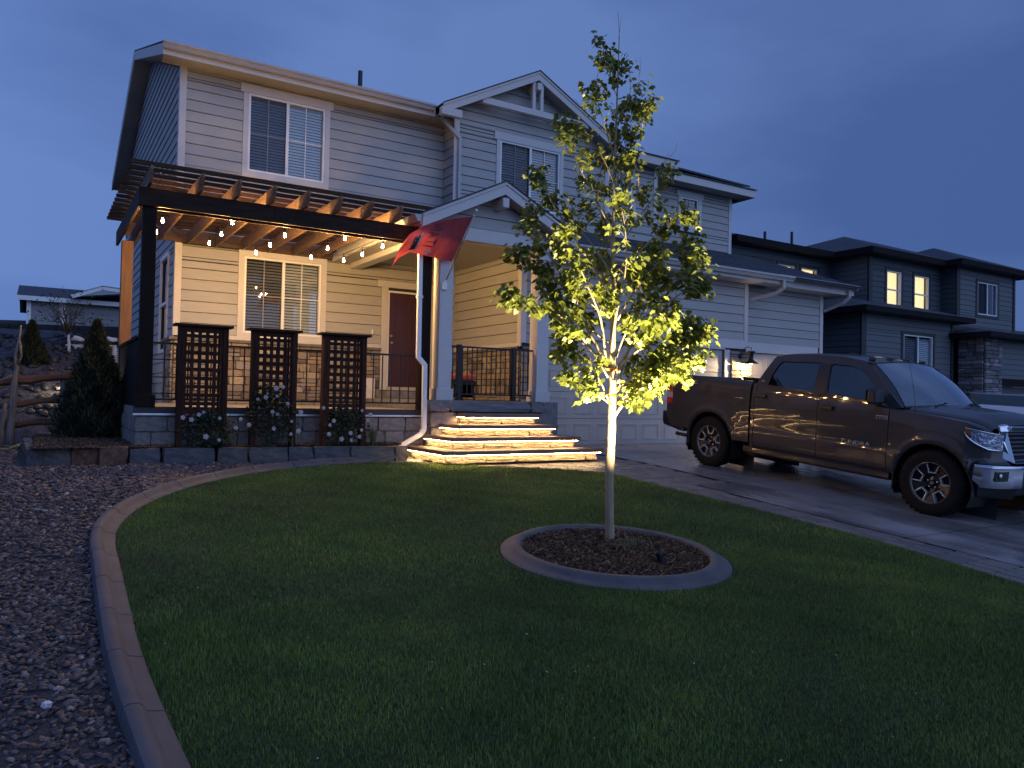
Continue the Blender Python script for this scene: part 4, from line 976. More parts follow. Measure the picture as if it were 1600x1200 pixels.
EDM = [rough_box('edging_stone', M_EDG, 110+i, .06, 3) for i in range(6)]; EDO = [rough_box('edging_stone', M_EDGO, 120+i, .08, 3) for i in range(2)]
edge = thing('bed_edging', 'row of rough cut edging stones along the front of the flower bed', 'stone edging', (2.4, 10.9, -.95))
bx = [(60, 727, 110, 727), (110, 727, 153, 727), (153, 728, 200, 727), (201, 727, 251, 726), (253, 726, 336, 725), (338, 724, 387, 724), (388, 724, 450, 723), (450, 723, 490, 722), (490, 722, 547, 721), (547, 721, 617, 720), (617, 720, 638, 719)]
for i, (a, b0, c, d) in enumerate(bx):
    A = ray(a, b0); A = A*(-.955/A.z); B = ray(c, d); B = B*(-.955/B.z); M_ = (A+B)/2; L = (B-A).length-.012; rz = math.atan2(B.y-A.y, B.x-A.x)
    hh = .25 if i in (1, 2) else .225
    q = piece('edging_stone', (EDO[i % 2] if i in (1, 2) else random.choice(EDM)), edge, (M_.x-math.sin(rz)*.08, M_.y+math.cos(rz)*.08, -.97+hh/2), (L, .17, hh), (random.uniform(-.02, .02), random.uniform(-.02, .02), rz))
    if i in (1, 2): q['label'] = 'rust coloured edging stone'
for k in range(8):
    y = 11.35+k*.33; piece('edging_stone', random.choice(EDM), edge, (.0-.01*k, y, -.86), (.32, .16, .22), (0, random.uniform(-.05, .05), math.pi/2+random.uniform(-.15, .15)))
# white flowering roses and grass tufts
M_PETAL = mat('white_petal', (.62, .58, .60), .6, nvar=.06, trans=.2)
M_STEM = mat('green_stem', (.05, .05, .025), .7)
leafsm = MB()
def leafquads(n, cx, cy, cz, rx, ry, rz_, s0, s1, seed, fill=.55, shell=False):
    r = random.Random(seed); g = MB()
    for i in range(n):
        while True:
            p = Vector((r.uniform(-1, 1), r.uniform(-1, 1), r.uniform(-1, 1)))
            if p.length < 1: break
        if p.length > .01: p = p.normalized()*(p.length**fill)
        c = Vector((cx+p.x*rx, cy+p.y*ry, cz+p.z*rz_)); s = r.uniform(s0, s1)
        d = Vector((r.gauss(0, 1), r.gauss(0, 1), r.gauss(0, .5)-.3)).normalized(); u = d.cross(Vector((r.gauss(0, 1), r.gauss(0, 1), r.gauss(0, 1)))).normalized(); nrm = d.cross(u)
        g.add([c, c+d*s*.45+u*s*.28+nrm*s*.08, c+d*s, c+d*s*.45-u*s*.28+nrm*s*.08], [(0, 1, 2), (0, 2, 3)])
    return g
def rose(cx, cy, w_, h, label, nf, seed, zb=-.74):
    r = random.Random(seed); t = thing('rose_bush', label, 'rose bush', (cx, cy, zb), 'white roses in the flower bed')
    g = MB()
    for k in range(9):
        a = r.uniform(0, 6.28); top = Vector((cx+math.cos(a)*w_*.4*r.random(), cy+math.sin(a)*.15, zb+h*r.uniform(.6, .95))); g.tube([(cx+r.uniform(-.05, .05), cy, zb), ((cx+top.x)/2+r.uniform(-.04, .04), cy, zb+h*.4), top], [.008, .006, .003], 5)
    obj('stems', g, M_STEM, t)
    lg = leafquads(900, cx, cy, zb+h*.45, w_*.5, .20, h*.45, .035, .065, seed, .8); lg2 = leafquads(350, cx+r.uniform(-.08, .08), cy, zb+h*.8, w_*.28, .15, h*.22, .035, .06, seed+1, .8)
    lg.add(lg2.v, lg2.f); obj('leaves', lg, M_DLEAF, t, kind='stuff')
    for k in range(nf):
        a = r.uniform(0, 1); px = cx+r.uniform(-.5, .5)*w_; pz = zb+h*r.uniform(.12, .98); py = cy-.19+r.uniform(-.03, .05); q = MB(); s = r.uniform(.025, .042)
        for ringn, (rr_, tilt_) in enumerate(((s, .35), (s*.7, .8), (s*.4, 1.2))):
            for j in range(5):
                aa = 2*math.pi*j/5+ringn*.6; d = Vector((math.cos(aa), -.35, math.sin(aa))).normalized(); sd_ = Vector((-math.sin(aa), 0, math.cos(aa))); c = Vector((px, py-.01*ringn, pz))
                q.add([c, c+d*rr_*.6+sd_*rr_*.45, c+d*rr_*1.05+Vector((0, -.012*tilt_, 0)), c+d*rr_*.6-sd_*rr_*.45], [(0, 1, 2), (0, 2, 3)])
        obj('bloom', q, M_PETAL, t)
    return t
rose(1.98, 10.98, .80, .50, 'low white rose bush at the foot of the left trellis', 9, 11)
rose(2.82, 10.95, .78, .86, 'tall white rose bush climbing in front of the middle trellis', 15, 12)
rose(3.88, 10.97, .80, .56, 'white rose bush with peach blooms under the right trellis', 12, 13)
M_TUFT = mat('tuft_blade', (.10, .12, .045), .6, nvar=.2, trans=.2)
def tuft(cx, cy, s, label, seed):
    r = random.Random(seed); t = thing('grass_tuft', label, 'ornamental grass', (cx, cy, -.75), 'tufts of ornamental grass in the flower bed'); g = MB()
    for k in range(70):
        a = r.uniform(0, 6.28); L = s*r.uniform(.6, 1.1); o_ = r.uniform(.35, 1.0); d = Vector((math.cos(a), math.sin(a), 0)); sd_ = Vector((-math.sin(a), math.cos(a), 0))*.006
        P = [Vector((cx, cy, -.75))+d*.02, Vector((cx, cy, -.75))+d*L*.3*o_+Vector((0, 0, L*.75)), Vector((cx, cy, -.75))+d*L*.85*o_+Vector((0, 0, L*.72)), Vector((cx, cy, -.75))+d*L*1.15*o_+Vector((0, 0, L*.38))]
        g.add([P[0]-sd_, P[0]+sd_, P[1]+sd_, P[1]-sd_, P[2]+sd_*.8, P[2]-sd_*.8, P[3]], [(0, 1, 2, 3), (3, 2, 4, 5), (5, 4, 6)])
    obj('blades', g, M_TUFT, t, kind='stuff'); return t
tuft(2.18, 10.97, .22, 'small tuft of pale grass between the left and middle roses', 1)
tuft(3.10, 10.95, .22, 'small tuft of pale grass just right of the tall rose', 2)
tuft(4.32, 10.97, .30, 'largest pale grass tuft at the right end of the bed', 3)
# porch downspout that bends and kicks out over the bed
ds = thing('downspout_extension', 'white downspout beside the porch post angling down to the edging stones', 'downspout', (5.1, 11.22, -.3))
obj('pipe', MB().bar((5.13, 11.20, 2.78), (5.14, 11.20, .60), .075, .06, (0, 1, 0)), M_WHITE, ds, bevel=.01)
obj('pipe', MB().bar((5.14, 11.20, .62), (5.235, 11.16, .50), .075, .06, (0, 1, 0)), M_WHITE, ds, bevel=.01)
obj('pipe', MB().bar((5.235, 11.16, .52), (5.235, 11.14, -.55), .075, .06, (0, 1, 0)), M_WHITE, ds, bevel=.01)
obj('elbow', MB().bar((5.235, 11.14, -.52), (5.18, 11.13, -.60), .078, .064, (0, 1, 0)), M_WHITE, ds, bevel=.01)
obj('pipe', MB().bar((5.19, 11.13, -.585), (4.72, 10.98, -.80), .07, .06, (0, 1, 0)), M_WHITE, ds, bevel=.01)
obj('strap', MB().box(5.09, 5.18, 11.16, 11.24, 1.56, 1.60), M_WHITE, ds)
# ---------------------------------------------------------------- small things on the porch
sg = thing('door_sign', 'small white printed card with black lettering left of the door', 'sign', (5.75, YM-.12, -.1))
cd_ = obj('card', MB().box(5.62, 5.97, 15.13, 15.145, -.06, .36), mat('white_card', (.66, .62, .60), .6), sg)
MT = Matrix.Translation(Vector((5.735, 15.128, .13))-Vector(sg.location))@Matrix.Rotation(math.pi/2, 4, 'X')
text('lettering', 'WE', .09, M_BLACK, sg, Matrix.Translation((0, 0, .045))@MT); text('lettering', 'LO', .09, M_BLACK, sg, Matrix.Translation((0, 0, -.035))@MT)
obj('print', MB().lathe([(.001, -.002), (.035, -.002), (.035, 0)], 12, (5.735, 15.13, .255), 'y').box(5.68, 5.79, 15.127, 15.13, .002, .014), M_BLACK, sg)
ch = thing('armchair', 'black barrel armchair with an orange red seat cushion behind the porch railing', 'armchair', (6.45, 12.4, FLOOR))
M_WICK = mat('black_wicker', (.014, .013, .014), .6, bump=.8, bscale=120)
g = MB(); P = []
for i in range(13):
    a = math.radians(-35+250*i/12); P.append((6.45+.36*math.cos(a), 12.45+.34*math.sin(a), .30+.28*math.exp(-((i-7.5)/3.2)**2)))
rows = [[(x, y, FLOOR+.05) for x, y, z in P], [(x, y, z) for x, y, z in P], [(6.45+(x-6.45)*.86, 12.45+(y-12.45)*.86, z) for x, y, z in P], [(6.45+(x-6.45)*.86, 12.45+(y-12.45)*.86, FLOOR+.05) for x, y, z in P]]
obj('shell', g.grid(rows), M_WICK, ch, smooth=True)
obj('seat', MB().box(6.16, 6.74, 12.16, 12.70, .22, .30), M_WICK, ch, bevel=.02)
obj('cushion', MB().box(6.18, 6.72, 12.14, 12.70, .30, .42), mat('orange_cushion', (.55, .10, .05), .8), ch, bevel=.04, seg=3)
for a in (-1, 1):
    for c in (-1, 1): obj('leg', MB().bar((6.45+a*.24, 12.45+c*.22, .22), (6.45+a*.27, 12.45+c*.25, FLOOR), .035, .035), M_WICK, ch)
pl = thing('wicker_basket', 'small woven wicker ball planter at the foot of the left porch column', 'planter', (5.98, 11.85, FLOOR))
g = MB()
for k in range(10):
    a = k*math.pi/10; rr_ = .13
    g.tube([(5.98+rr_*math.cos(t_)*math.cos(a), 11.85+rr_*math.cos(t_)*math.sin(a), .12+.17*math.sin(t_)) for t_ in np.linspace(0, 2*math.pi, 17)], .006, 4)
for zz in (-.1, -.05, 0, .05, .1):
    rr_ = .13*math.sqrt(1-(zz/.17)**2)+.004; g.tube([(5.98+rr_*math.cos(t_), 11.85+rr_*math.sin(t_), .12+zz) for t_ in np.linspace(0, 2*math.pi, 17)], .006, 4)
obj('weave', g, mat('dry_wicker', (.22, .16, .08), .8), pl)
# ---------------------------------------------------------------- flag
fl = thing('flag', 'red sports flag blowing left from a slanted pole on the porch column', 'flag', (5.62, 11.27, 1.78))
pb = Vector((5.60, 11.27, 1.83)); pt = PY(744.5, 329, 10.75)
obj('pole', MB().tube([pb, pt], .012, 10), mat('pole_metal', (.35, .27, .2), .4, metal=.5), fl, smooth=True)
obj('bracket', MB().box(5.56, 5.64, 11.235, 11.28, 1.74, 1.86).bar(pb+Vector((0, 0.02, -.04)), pb.lerp(pt, .06), .035, .035), M_WHITE, fl, bevel=.008)
obj('finial', MB().ball(tuple(pt), .026, 10, 8), M_WHITE, fl, smooth=True)
obj('ring', MB().ball(tuple(pb.lerp(pt, .93)), .018, 8, 6), M_WHITE, fl)
def flagpt(u, v):   # u 0 at pole .. 1 free end; v 0 top .. 1 bottom
    top = [(739, 338), (712, 341), (683, 346), (660, 354), (640, 366), (624, 388)]; bot = [(706, 409), (684, 404), (660, 398), (640, 394), (624, 402), (612, 417)]
    k = u*5; i = min(int(k), 4); f_ = k-i; a = Vector(top[i]).lerp(Vector(top[i+1]), f_); c = Vector(bot[i]).lerp(Vector(bot[i+1]), f_); p = a.lerp(c, v)
    Y = 10.80+.40*v*(1-u)+.10*math.sin(u*7+v*1.5)*u+.05*math.sin(v*6+u*3)*u+.12*u
    return PY(p.x, p.y, Y)
obj('cloth', MB().grid([[flagpt(i/30, j/16) for j in range(17)] for i in range(31)]), M_RED, fl, smooth=True)
def onflag(name, polys, m, lift=-.006):
    g = MB()
    for P in polys:
        n_ = len(P); vs = []
        for u, v in P: vs.append(flagpt(u, v)+Vector((0, lift, 0)))
        g.add(vs, [tuple(range(n_))])
    return obj(name, g, m, fl)
M_NAVY = mat('flag_dark_print', (.19, .035, .05), .8, nvar=0); M_FW = mat('flag_white_print', (.55, .45, .45), .8, nvar=0); M_FK = mat('flag_black_print', (.03, .02, .025), .8, nvar=0)
def strip(u0, v0, u1, v1, wd, n=4):
    P = []; du, dv = u1-u0, v1-v0; L = math.hypot(du, dv); nu, nv = -dv/L*wd, du/L*wd; R = []
    for i in range(n):
        a, b_ = i/n, (i+1)/n; R.append([(u0+du*a-nu, v0+dv*a-nv), (u0+du*b_-nu, v0+dv*b_-nv), (u0+du*b_+nu, v0+dv*b_+nv), (u0+du*a+nu, v0+dv*a+nv)])
    return R
E_ = []
# dark letters N A T I running down the cloth, seen from behind
for seg in [(.42, .10, .30, .10), (.42, .26, .30, .26), (.42, .10, .30, .26), (.43, .32, .31, .40), (.43, .48, .31, .40), (.385, .36, .385, .45), (.32, .54, .32, .68), (.32, .61, .44, .61), (.33, .74, .45, .74)]: E_ += strip(*seg, .014)
onflag('dark_lettering', E_, M_NAVY, -.016)
E_ = []
for seg in [(.375, .86, .415, .86), (.375, .95, .415, .95), (.375, .86, .375, .95), (.415, .86, .415, .95), (.33, .86, .365, .86), (.33, .86, .33, .905), (.33, .905, .365, .905), (.365, .905, .365, .95), (.33, .95, .365, .95)]: E_ += strip(*seg, .010, 2)
onflag('white_lettering', [[(1-0*p[0]-1+p[0], p[1]) for p in q] for q in E_], M_FW, -.018)
onflag('crest', strip(.60, .34, .60, .86, .058, 8), M_FK, -.016); onflag('crest_bar', strip(.545, .28, .545, .88, .013, 6), M_FW, -.020)
E_ = []
for k in range(3):
    for j in range(10): a0, a1 = j*.55, (j+1)*.55; c = (.615+.012*k, .42+.16*k); E_ += strip(c[0]+.028*math.cos(a0), c[1]+.055*math.sin(a0), c[0]+.028*math.cos(a1), c[1]+.055*math.sin(a1), .007, 1)
onflag('crest_scroll', E_, M_FW, -.022)
# ---------------------------------------------------------------- garage wall lantern
ln = thing('wall_lantern', 'black barn style wall lantern glowing on the stone pier between the garages', 'wall light', (13.88, YG-.1, 1.1))
lx, ly = 13.93, YG-.30
obj('back_plate', MB().lathe([(.001, -.03), (.05, -.028), (.06, 0)], 16, (13.80, YG-.075, 1.08), 'y'), M_IRON, ln, smooth=True)
obj('arm', MB().tube([(13.80, YG-.1, 1.08), (13.81, YG-.16, 1.24), (13.86, YG-.24, 1.30), (lx, ly, 1.28), (lx, ly, 1.22)], .009, 8), M_IRON, ln, smooth=True)
obj('lamp_shade', MB().lathe([(.085, 1.20), (.085, 1.17), (.05, 1.165), (.05, 1.02), (.07, .985), (.155, .925), (.16, .91), (.150, .912), (.065, .965), (.04, .99)], 24, (lx, ly, 0)), M_IRON, ln, smooth=True)
obj('bulb', MB().ball((lx, ly, .935), .032, 12, 8), mat('lantern_bulb', (1, .8, .5), emit=(1, .72, .38), es=260), ln, smooth=True)
pl_ = bpy.data.lights.new('lantern_light', 'POINT'); pl_.energy = 80; pl_.color = (1, .70, .36); pl_.shadow_soft_size = .035
q = bpy.data.objects.new('lantern_light', pl_); C.objects.link(q); q.parent = ln; q.location = Vector((lx, ly, .895))-Vector(ln.location)
# ---------------------------------------------------------------- spotlight in the mulch
sp = thing('garden_spotlight', 'small black garden spotlight tilted up at the maple trunk from the mulch', 'spotlight', (4.44, 4.80, -1.36))
h0 = PD(1037, 889, (Vector((4.44, 4.80, -1.34))).dot(FWD)); h1 = PD(1030, 864, (Vector((4.44, 4.80, -1.34))).dot(FWD)+.03)
obj('stake', MB().tube([(4.45, 4.80, -1.45), h0], .010, 8), M_BLACK, sp)
ax = (h1-h0).normalized(); u_ = ax.orthogonal().normalized(); v_ = ax.cross(u_)
g = MB(); pr = [(.001, 0), (.030, .0), (.034, .02), (.034, .15), (.038, .155), (.038, .20), (.030, .20), (.029, .17)]
vs = []; n_ = 18
for r_, h_ in pr:
    for k in range(n_): a = 2*math.pi*k/n_; vs.append(h0+ax*h_*.75+(u_*math.cos(a)+v_*math.sin(a))*r_*.95)
g.add(vs, [(i*n_+k, i*n_+(k+1) % n_, (i+1)*n_+(k+1) % n_, (i+1)*n_+k) for i in range(len(pr)-1) for k in range(n_)])
obj('lamp_head', g, M_BLACK, sp, smooth=True)
spl = bpy.data.lights.new('garden_spot_light', 'SPOT'); spl.energy = 2800; spl.color = (1, .80, .50); spl.spot_size = math.radians(84); spl.spot_blend = 1.0; spl.shadow_soft_size = .03
q = bpy.data.objects.new('garden_spot_light', spl); C.objects.link(q); q.parent = sp; lp = h0+ax*.17; q.location = lp-Vector(sp.location)
q.rotation_euler = (Vector((4.60, 5.66, 2.9))-lp).to_track_quat('-Z', 'Y').to_euler()
# ================================================================== THE LIT MAPLE
TB = Vector((4.571, 5.634, -1.33)); TD = TB.dot(FWD)
maple = thing('maple_tree', 'young staked-straight maple with pale trunk lit from below in the lawn', 'tree', TB)
maple['label'] = 'young maple with pale trunk and bright green leaves lit from below on the lawn'
rt = random.Random(21)
def P3(px, py, o=0): return PD(957+(px-957)*(.955 if py < 560 else .98), py, TD+o)
def smooth3(P, n=5):
    R = []
    for i in range(len(P)-1):
        a, b_, c, d = P[max(i-1, 0)], P[i], P[i+1], P[min(i+2, len(P)-1)]
        for k in range(n):
            t = k/n; R.append(.5*((2*b_)+(c-a)*t+(2*a-5*b_+4*c-d)*t*t+(3*b_-a-3*c+d)*t**3))
    R.append(P[-1]); return R
trunk_px = [(953, 856, .047), (953, 835, .042), (952, 760, .041), (955, 680, .041), (956, 640, .040), (957, 600, .034), (957, 555, .030), (958, 500, .026), (958, 440, .022), (958, 380, .019), (960, 320, .016), (961, 260, .013), (963, 200, .010), (965, 140, .007), (967, 90, .005), (968, 50, .003), (966, 18, .002)]
tp = smooth3([P3(a, b_) for a, b_, r in trunk_px], 4); tr_ = np.interp(np.linspace(0, len(trunk_px)-1, len(tp)), range(len(trunk_px)), [r for _, _, r in trunk_px])
tp[0] = TB+Vector((0, 0, -.06))
obj('trunk', MB().tube(tp, [r*(1+.04*math.sin(i*2.1)) for i, r in enumerate(tr_)], 14), M_BARK, maple, smooth=True)
LIMBS = [  # px path, depth offset at tip, base radius, leafiness
 ([(957, 655), (975, 630), (1000, 608), (1035, 592), (1068, 578)], -.25, .017, 1.1), ([(955, 640), (985, 612), (1012, 590), (1050, 572), (1085, 560)], .1, .014, 1.1),
 ([(956, 615), (990, 597), (1035, 568), (1070, 555)], .3, .012, 1), ([(957, 592), (982, 560), (1030, 530), (1075, 528), (1108, 520)], -.1, .014, 1.1),
 ([(951, 626), (935, 592), (915, 577), (893, 588)], -.15, .010, .9), ([(951, 630), (935, 618), (922, 612)], -.2, .008, .7),
 ([(950, 590), (925, 550), (893, 530), (870, 545)], .1, .010, .8), ([(950, 578), (918, 540), (890, 508), (855, 485), (822, 474), (788, 462)], -.2, .015, 1.1),
 ([(950, 570), (925, 530), (903, 490), (880, 440), (850, 395), (815, 350)], .15, .016, 1.2), ([(946, 560), (938, 500), (918, 450), (895, 400), (875, 360)], -.3, .013, 1),
 ([(953, 575), (960, 510), (968, 465), (979, 420), (978, 360), (968, 305)], -.35, .016, .9), ([(965, 600), (985, 540), (1000, 490), (1012, 440), (1022, 385)], .25, .013, 1.1),
 ([(963, 575), (1000, 525), (1040, 480), (1075, 455), (1100, 440)], .3, .014, 1.2), ([(965, 500), (1000, 445), (1040, 405), (1080, 385), (1095, 400)], -.1, .011, 1.1),
 ([(957, 470), (920, 410), (880, 350), (848, 300), (838, 272)], -.1, .012, 1), ([(957, 430), (905, 360), (862, 330), (830, 335)], .3, .010, .9),
 ([(958, 500), (915, 470), (868, 440), (828, 400), (800, 398)], .2, .012, 1.1), ([(958, 400), (1000, 340), (1030, 300), (1045, 262)], .1, .009, .75),
 ([(958, 430), (1005, 390), (1045, 350), (1082, 335)], -.2, .010, 1), ([(960, 370), (930, 310), (902, 260), (880, 212)], .0, .009, 1),
 ([(960, 330), (985, 285), (1000, 230), (1017, 165)], -.1, .008, 1), ([(961, 290), (938, 240), (905, 205), (875, 190)], .2, .007, .9),
 ([(961, 250), (942, 190), (930, 140), (938, 95)], -.05, .006, 1), ([(962, 240), (985, 200), (1003, 165)], .15, .006, .9), ([(963, 190), (985, 150), (984, 95)], 0, .005, .8),
 ([(964, 150), (948, 110), (942, 72)], .1, .004, .8), ([(957, 610), (1005, 575), (1045, 540), (1090, 500)], .0, .012, 1.2), ([(958, 450), (990, 410), (1040, 430), (1085, 420)], .35, .009, 1.1),
 ([(958, 540), (900, 500), (862, 470), (850, 440)], .4, .010, 1), ([(958, 385), (940, 340), (930, 300), (945, 250)], .3, .008, .8), ([(958, 520), (945, 450), (935, 400), (940, 350)], .35, .010, 1.1),
 ([(960, 300), (980, 250), (975, 200), (990, 160)], .15, .006, .9), ([(958, 350), (990, 320), (1000, 280), (985, 240)], -.2, .007, .8), ([(962, 560), (985, 510), (1015, 500), (1060, 495)], -.3, .010, 1.1)]
BARE = [([(1030, 300), (1036, 262), (1050, 238)], .1, .004), ([(1036, 262), (1060, 235), (1064, 222)], .12, .003), ([(895, 155), (905, 165), (915, 190)], 0, .002), ([(1000, 120), (1004, 100), (1002, 88)], 0, .002), ([(967, 60), (970, 40), (972, 25)], 0, .002), ([(990, 150), (1000, 130), (1003, 110)], 0, .002)]
tips = []      # (point, direction, along) for leaf clusters
limbg = []
for path, do, r0, lf in LIMBS:
    n = len(path); P = smooth3([P3(a, b_, do*(i/(n-1))**1.2) for i, (a, b_) in enumerate(path)], 5)
    rad = [max(.0022, r0*(1-.86*i/(len(P)-1))) for i in range(len(P))]
    obj('branch', MB().tube(P, rad, 8), M_BARK, maple, smooth=True)
    L = len(P); tw = MB()
    for i in range(int(L*.30), L, 1):
        if rt.random() > .97*lf: continue
        base = P[i]; d = (P[min(i+1, L-1)]-P[max(i-1, 0)]).normalized()
        side = Vector((rt.gauss(0, 1), rt.gauss(0, 1), rt.gauss(.25, .8))); side = (side-d*side.dot(d)*.6).normalized()
        ln_ = rt.uniform(.06, .165)*(.65+.45*(1-i/L)); end = base+side*ln_+d*.05; mid = base.lerp(end, .5)+Vector((0, 0, .015))
        tw.tube([base, mid, end], [.0028, .0022, .0014], 4); tips.append((end, side, lf)); tips.append((mid.lerp(end, .3), side, lf*.8))
    tips.append((P[-1], d, lf)); tips.append((P[-1], d, lf))
    if tw.v: obj('twigs', tw, M_BARK, maple, kind='stuff')
for path, do, r0 in BARE: obj('branch', MB().tube([P3(a, b_, do) for a, b_ in path], [r0, r0*.7, r0*.4], 5), M_BARK, maple)
# staking tie: small orange tape seen on the trunk
obj('orange_tie', MB().tube([P3(948, 577)+Vector((-.03, -.02, 0)), P3(952, 577)+Vector((.0, -.045, 0)), P3(958, 578)+Vector((.02, -.03, 0))], .012, 6), mat('tie', (.6, .16, .03), .6), maple)
# maple leaf outline (unit size), folded along the midrib, stem at origin, tip down -z
LV = [(0, 0), (.30, -.05), (.50, -.02), (.40, -.28), (.56, -.50), (.30, -.55), (.22, -.72), (0, -1.0)]
def leaf_arrays(seed):
    r = random.Random(seed); fold = r.uniform(.18, .4); curl = r.uniform(.05, .3); V = []
    for x, z in LV: V.append((x, abs(x)*fold+curl*z*z*.4, z))
    for x, z in LV[1:-1]: V.append((-x, abs(x)*fold+curl*z*z*.4, z))
    # centre fan on the midrib
    V.append((0, curl*.1, -.45)); c = len(V)-1; rt_ = [0, 1, 2, 3, 4, 5, 6, 7]; lf_ = [0, 8, 9, 10, 11, 12, 13, 7]
    F = [(c, rt_[i], rt_[i+1]) for i in range(7)]+[(c, lf_[i+1], lf_[i]) for i in range(7)]
    return np.array(V), np.array(F)
LVS = [leaf_arrays(i) for i in range(6)]
LME = []
for V, F in LVS: 
    me = bpy.data.meshes.new('leaf'); me.from_pydata(V.tolist(), [], F.tolist()); me.materials.append(M_LEAF); me.update(); LME.append(me)
leaves = []
for p, sdir, lf in tips:
    for k in range(rt.choice([7, 9, 10]) if lf > .75 else 5):
        c = p+Vector((rt.gauss(0, .040), rt.gauss(0, .040), rt.gauss(0, .034)))
        s = rt.uniform(.040, .074)*(1 if p.z < 1.4 else .86)
        out_ = Vector((sdir.x+rt.gauss(0, .6), sdir.y+rt.gauss(0, .6), 0)).normalized()
        down = (Vector((0, 0, -1))*rt.uniform(.35, 1.0)+out_*rt.uniform(.3, 1.0)).normalized()          # tip direction
        nrm = (out_*rt.uniform(.3, 1)+Vector((0, 0, 1))*rt.uniform(.2, .9)+Vector((rt.gauss(0, .25), rt.gauss(0, .25), 0))); nrm = (nrm-down*nrm.dot(down)).normalized()
        xx_ = nrm.cross(down); leaves.append((c+down*.02, xx_, -nrm, -down, s, rt.randrange(6)))
order = sorted(range(len(leaves)), key=lambda i: leaves[i][0].dot(FWD)-leaves[i][4]*6)
near = set(order[:300]); Vs, Fs, off = [], [], 0
for i, (c, X_, Y_, Z_, s, k) in enumerate(leaves):
    M_ = Matrix(((X_.x, Y_.x, Z_.x), (X_.y, Y_.y, Z_.y), (X_.z, Y_.z, Z_.z)))
    if i in near:
        o = bpy.data.objects.new('leaf', LME[k]); C.objects.link(o); o.parent = maple; o.matrix_local = Matrix.Translation(c-TB)@(M_*s).to_4x4()
    else:
        A = np.array(M_)*s; Vs.append(LVS[k][0]@A.T+np.array(c-TB)); Fs.append(LVS[k][1]+off); off += len(LVS[k][0])
fo = bpy.data.objects.new('foliage', np_mesh('foliage', np.concatenate(Vs), np.concatenate(Fs), M_LEAF)); C.objects.link(fo); fo.parent = maple; fo['kind'] = 'stuff'
# weeds at the trunk foot
tg = thing('weed_tuft', 'thin weedy grass sprouting beside the maple trunk in the mulch', 'weeds', (4.62, 5.38, -1.33)); g = MB()
for k in range(110):
    a = rt.uniform(0, 6.28); r_ = rt.uniform(0, .20); bx_ = 4.63+r_*math.cos(a)*1.1; by_ = 5.38+r_*math.sin(a)*.7; z_ = float(G(by_))+.05; L = rt.uniform(.03, .09); dx, dy = rt.gauss(0, .03), rt.gauss(0, .03)
    g.add([(bx_-.003, by_, z_), (bx_+.003, by_, z_), (bx_+dx, by_+dy, z_+L)], [(0, 1, 2)])
obj('blades', g, mat('weed_blade', (.13, .12, .06), .7), tg, kind='stuff')

# ================================================================== PICKUP TRUCK  (local: X forward, Y left, Z up; origin under the rear axle)
th = math.atan(.303/3.71); ct, st_ = math.cos(th), math.sin(th)
trk = thing('pickup_truck', 'dark grey brown crew cab pickup truck parked nose down the wet driveway', 'pickup truck', (10.42, 9.16, -1.040))
trk.matrix_world = Matrix(((0, 1, 0, 10.42), (-ct, 0, -st_, 9.16), (-st_, 0, ct, -1.040), (0, 0, 0, 1)))
def tobj(name, g, m, parent=None, **k): return obj(name, g, m, parent or trk, local=True, **k)
HP = [.42, .48, .55, .66, .705, .735, .80, .95, 1.10, 1.22, 1.32, 1.40]; WP = [.90, .955, .975, .992, 1.000, .985, .988, 1.000, 1.005, .998, .985, .965]
def Wd(s, h, bed=False, flare=True):
    w_ = float(np.interp(h, HP, WP)) if not bed else float(np.interp(h, [.48, .55, .70, .95, 1.2, 1.36, 1.42, 1.45], [.94, .965, .98, .995, 1.0, .992, .975, .94]))
    if flare:
        for c in (0, 3.71):
            r_ = math.hypot(s-c, h-.41); 
            if h > .3: w_ += .030*math.exp(-((r_-.52)/.055)**2) + (.012*math.exp(-((r_-.62)/.10)**2))
    if s > 4.05: w_ -= ((s-4.05)/.75)**1.8*.26
    if s < -.85: w_ -= ((-.85-s)/.28)**2*.035
    return w_
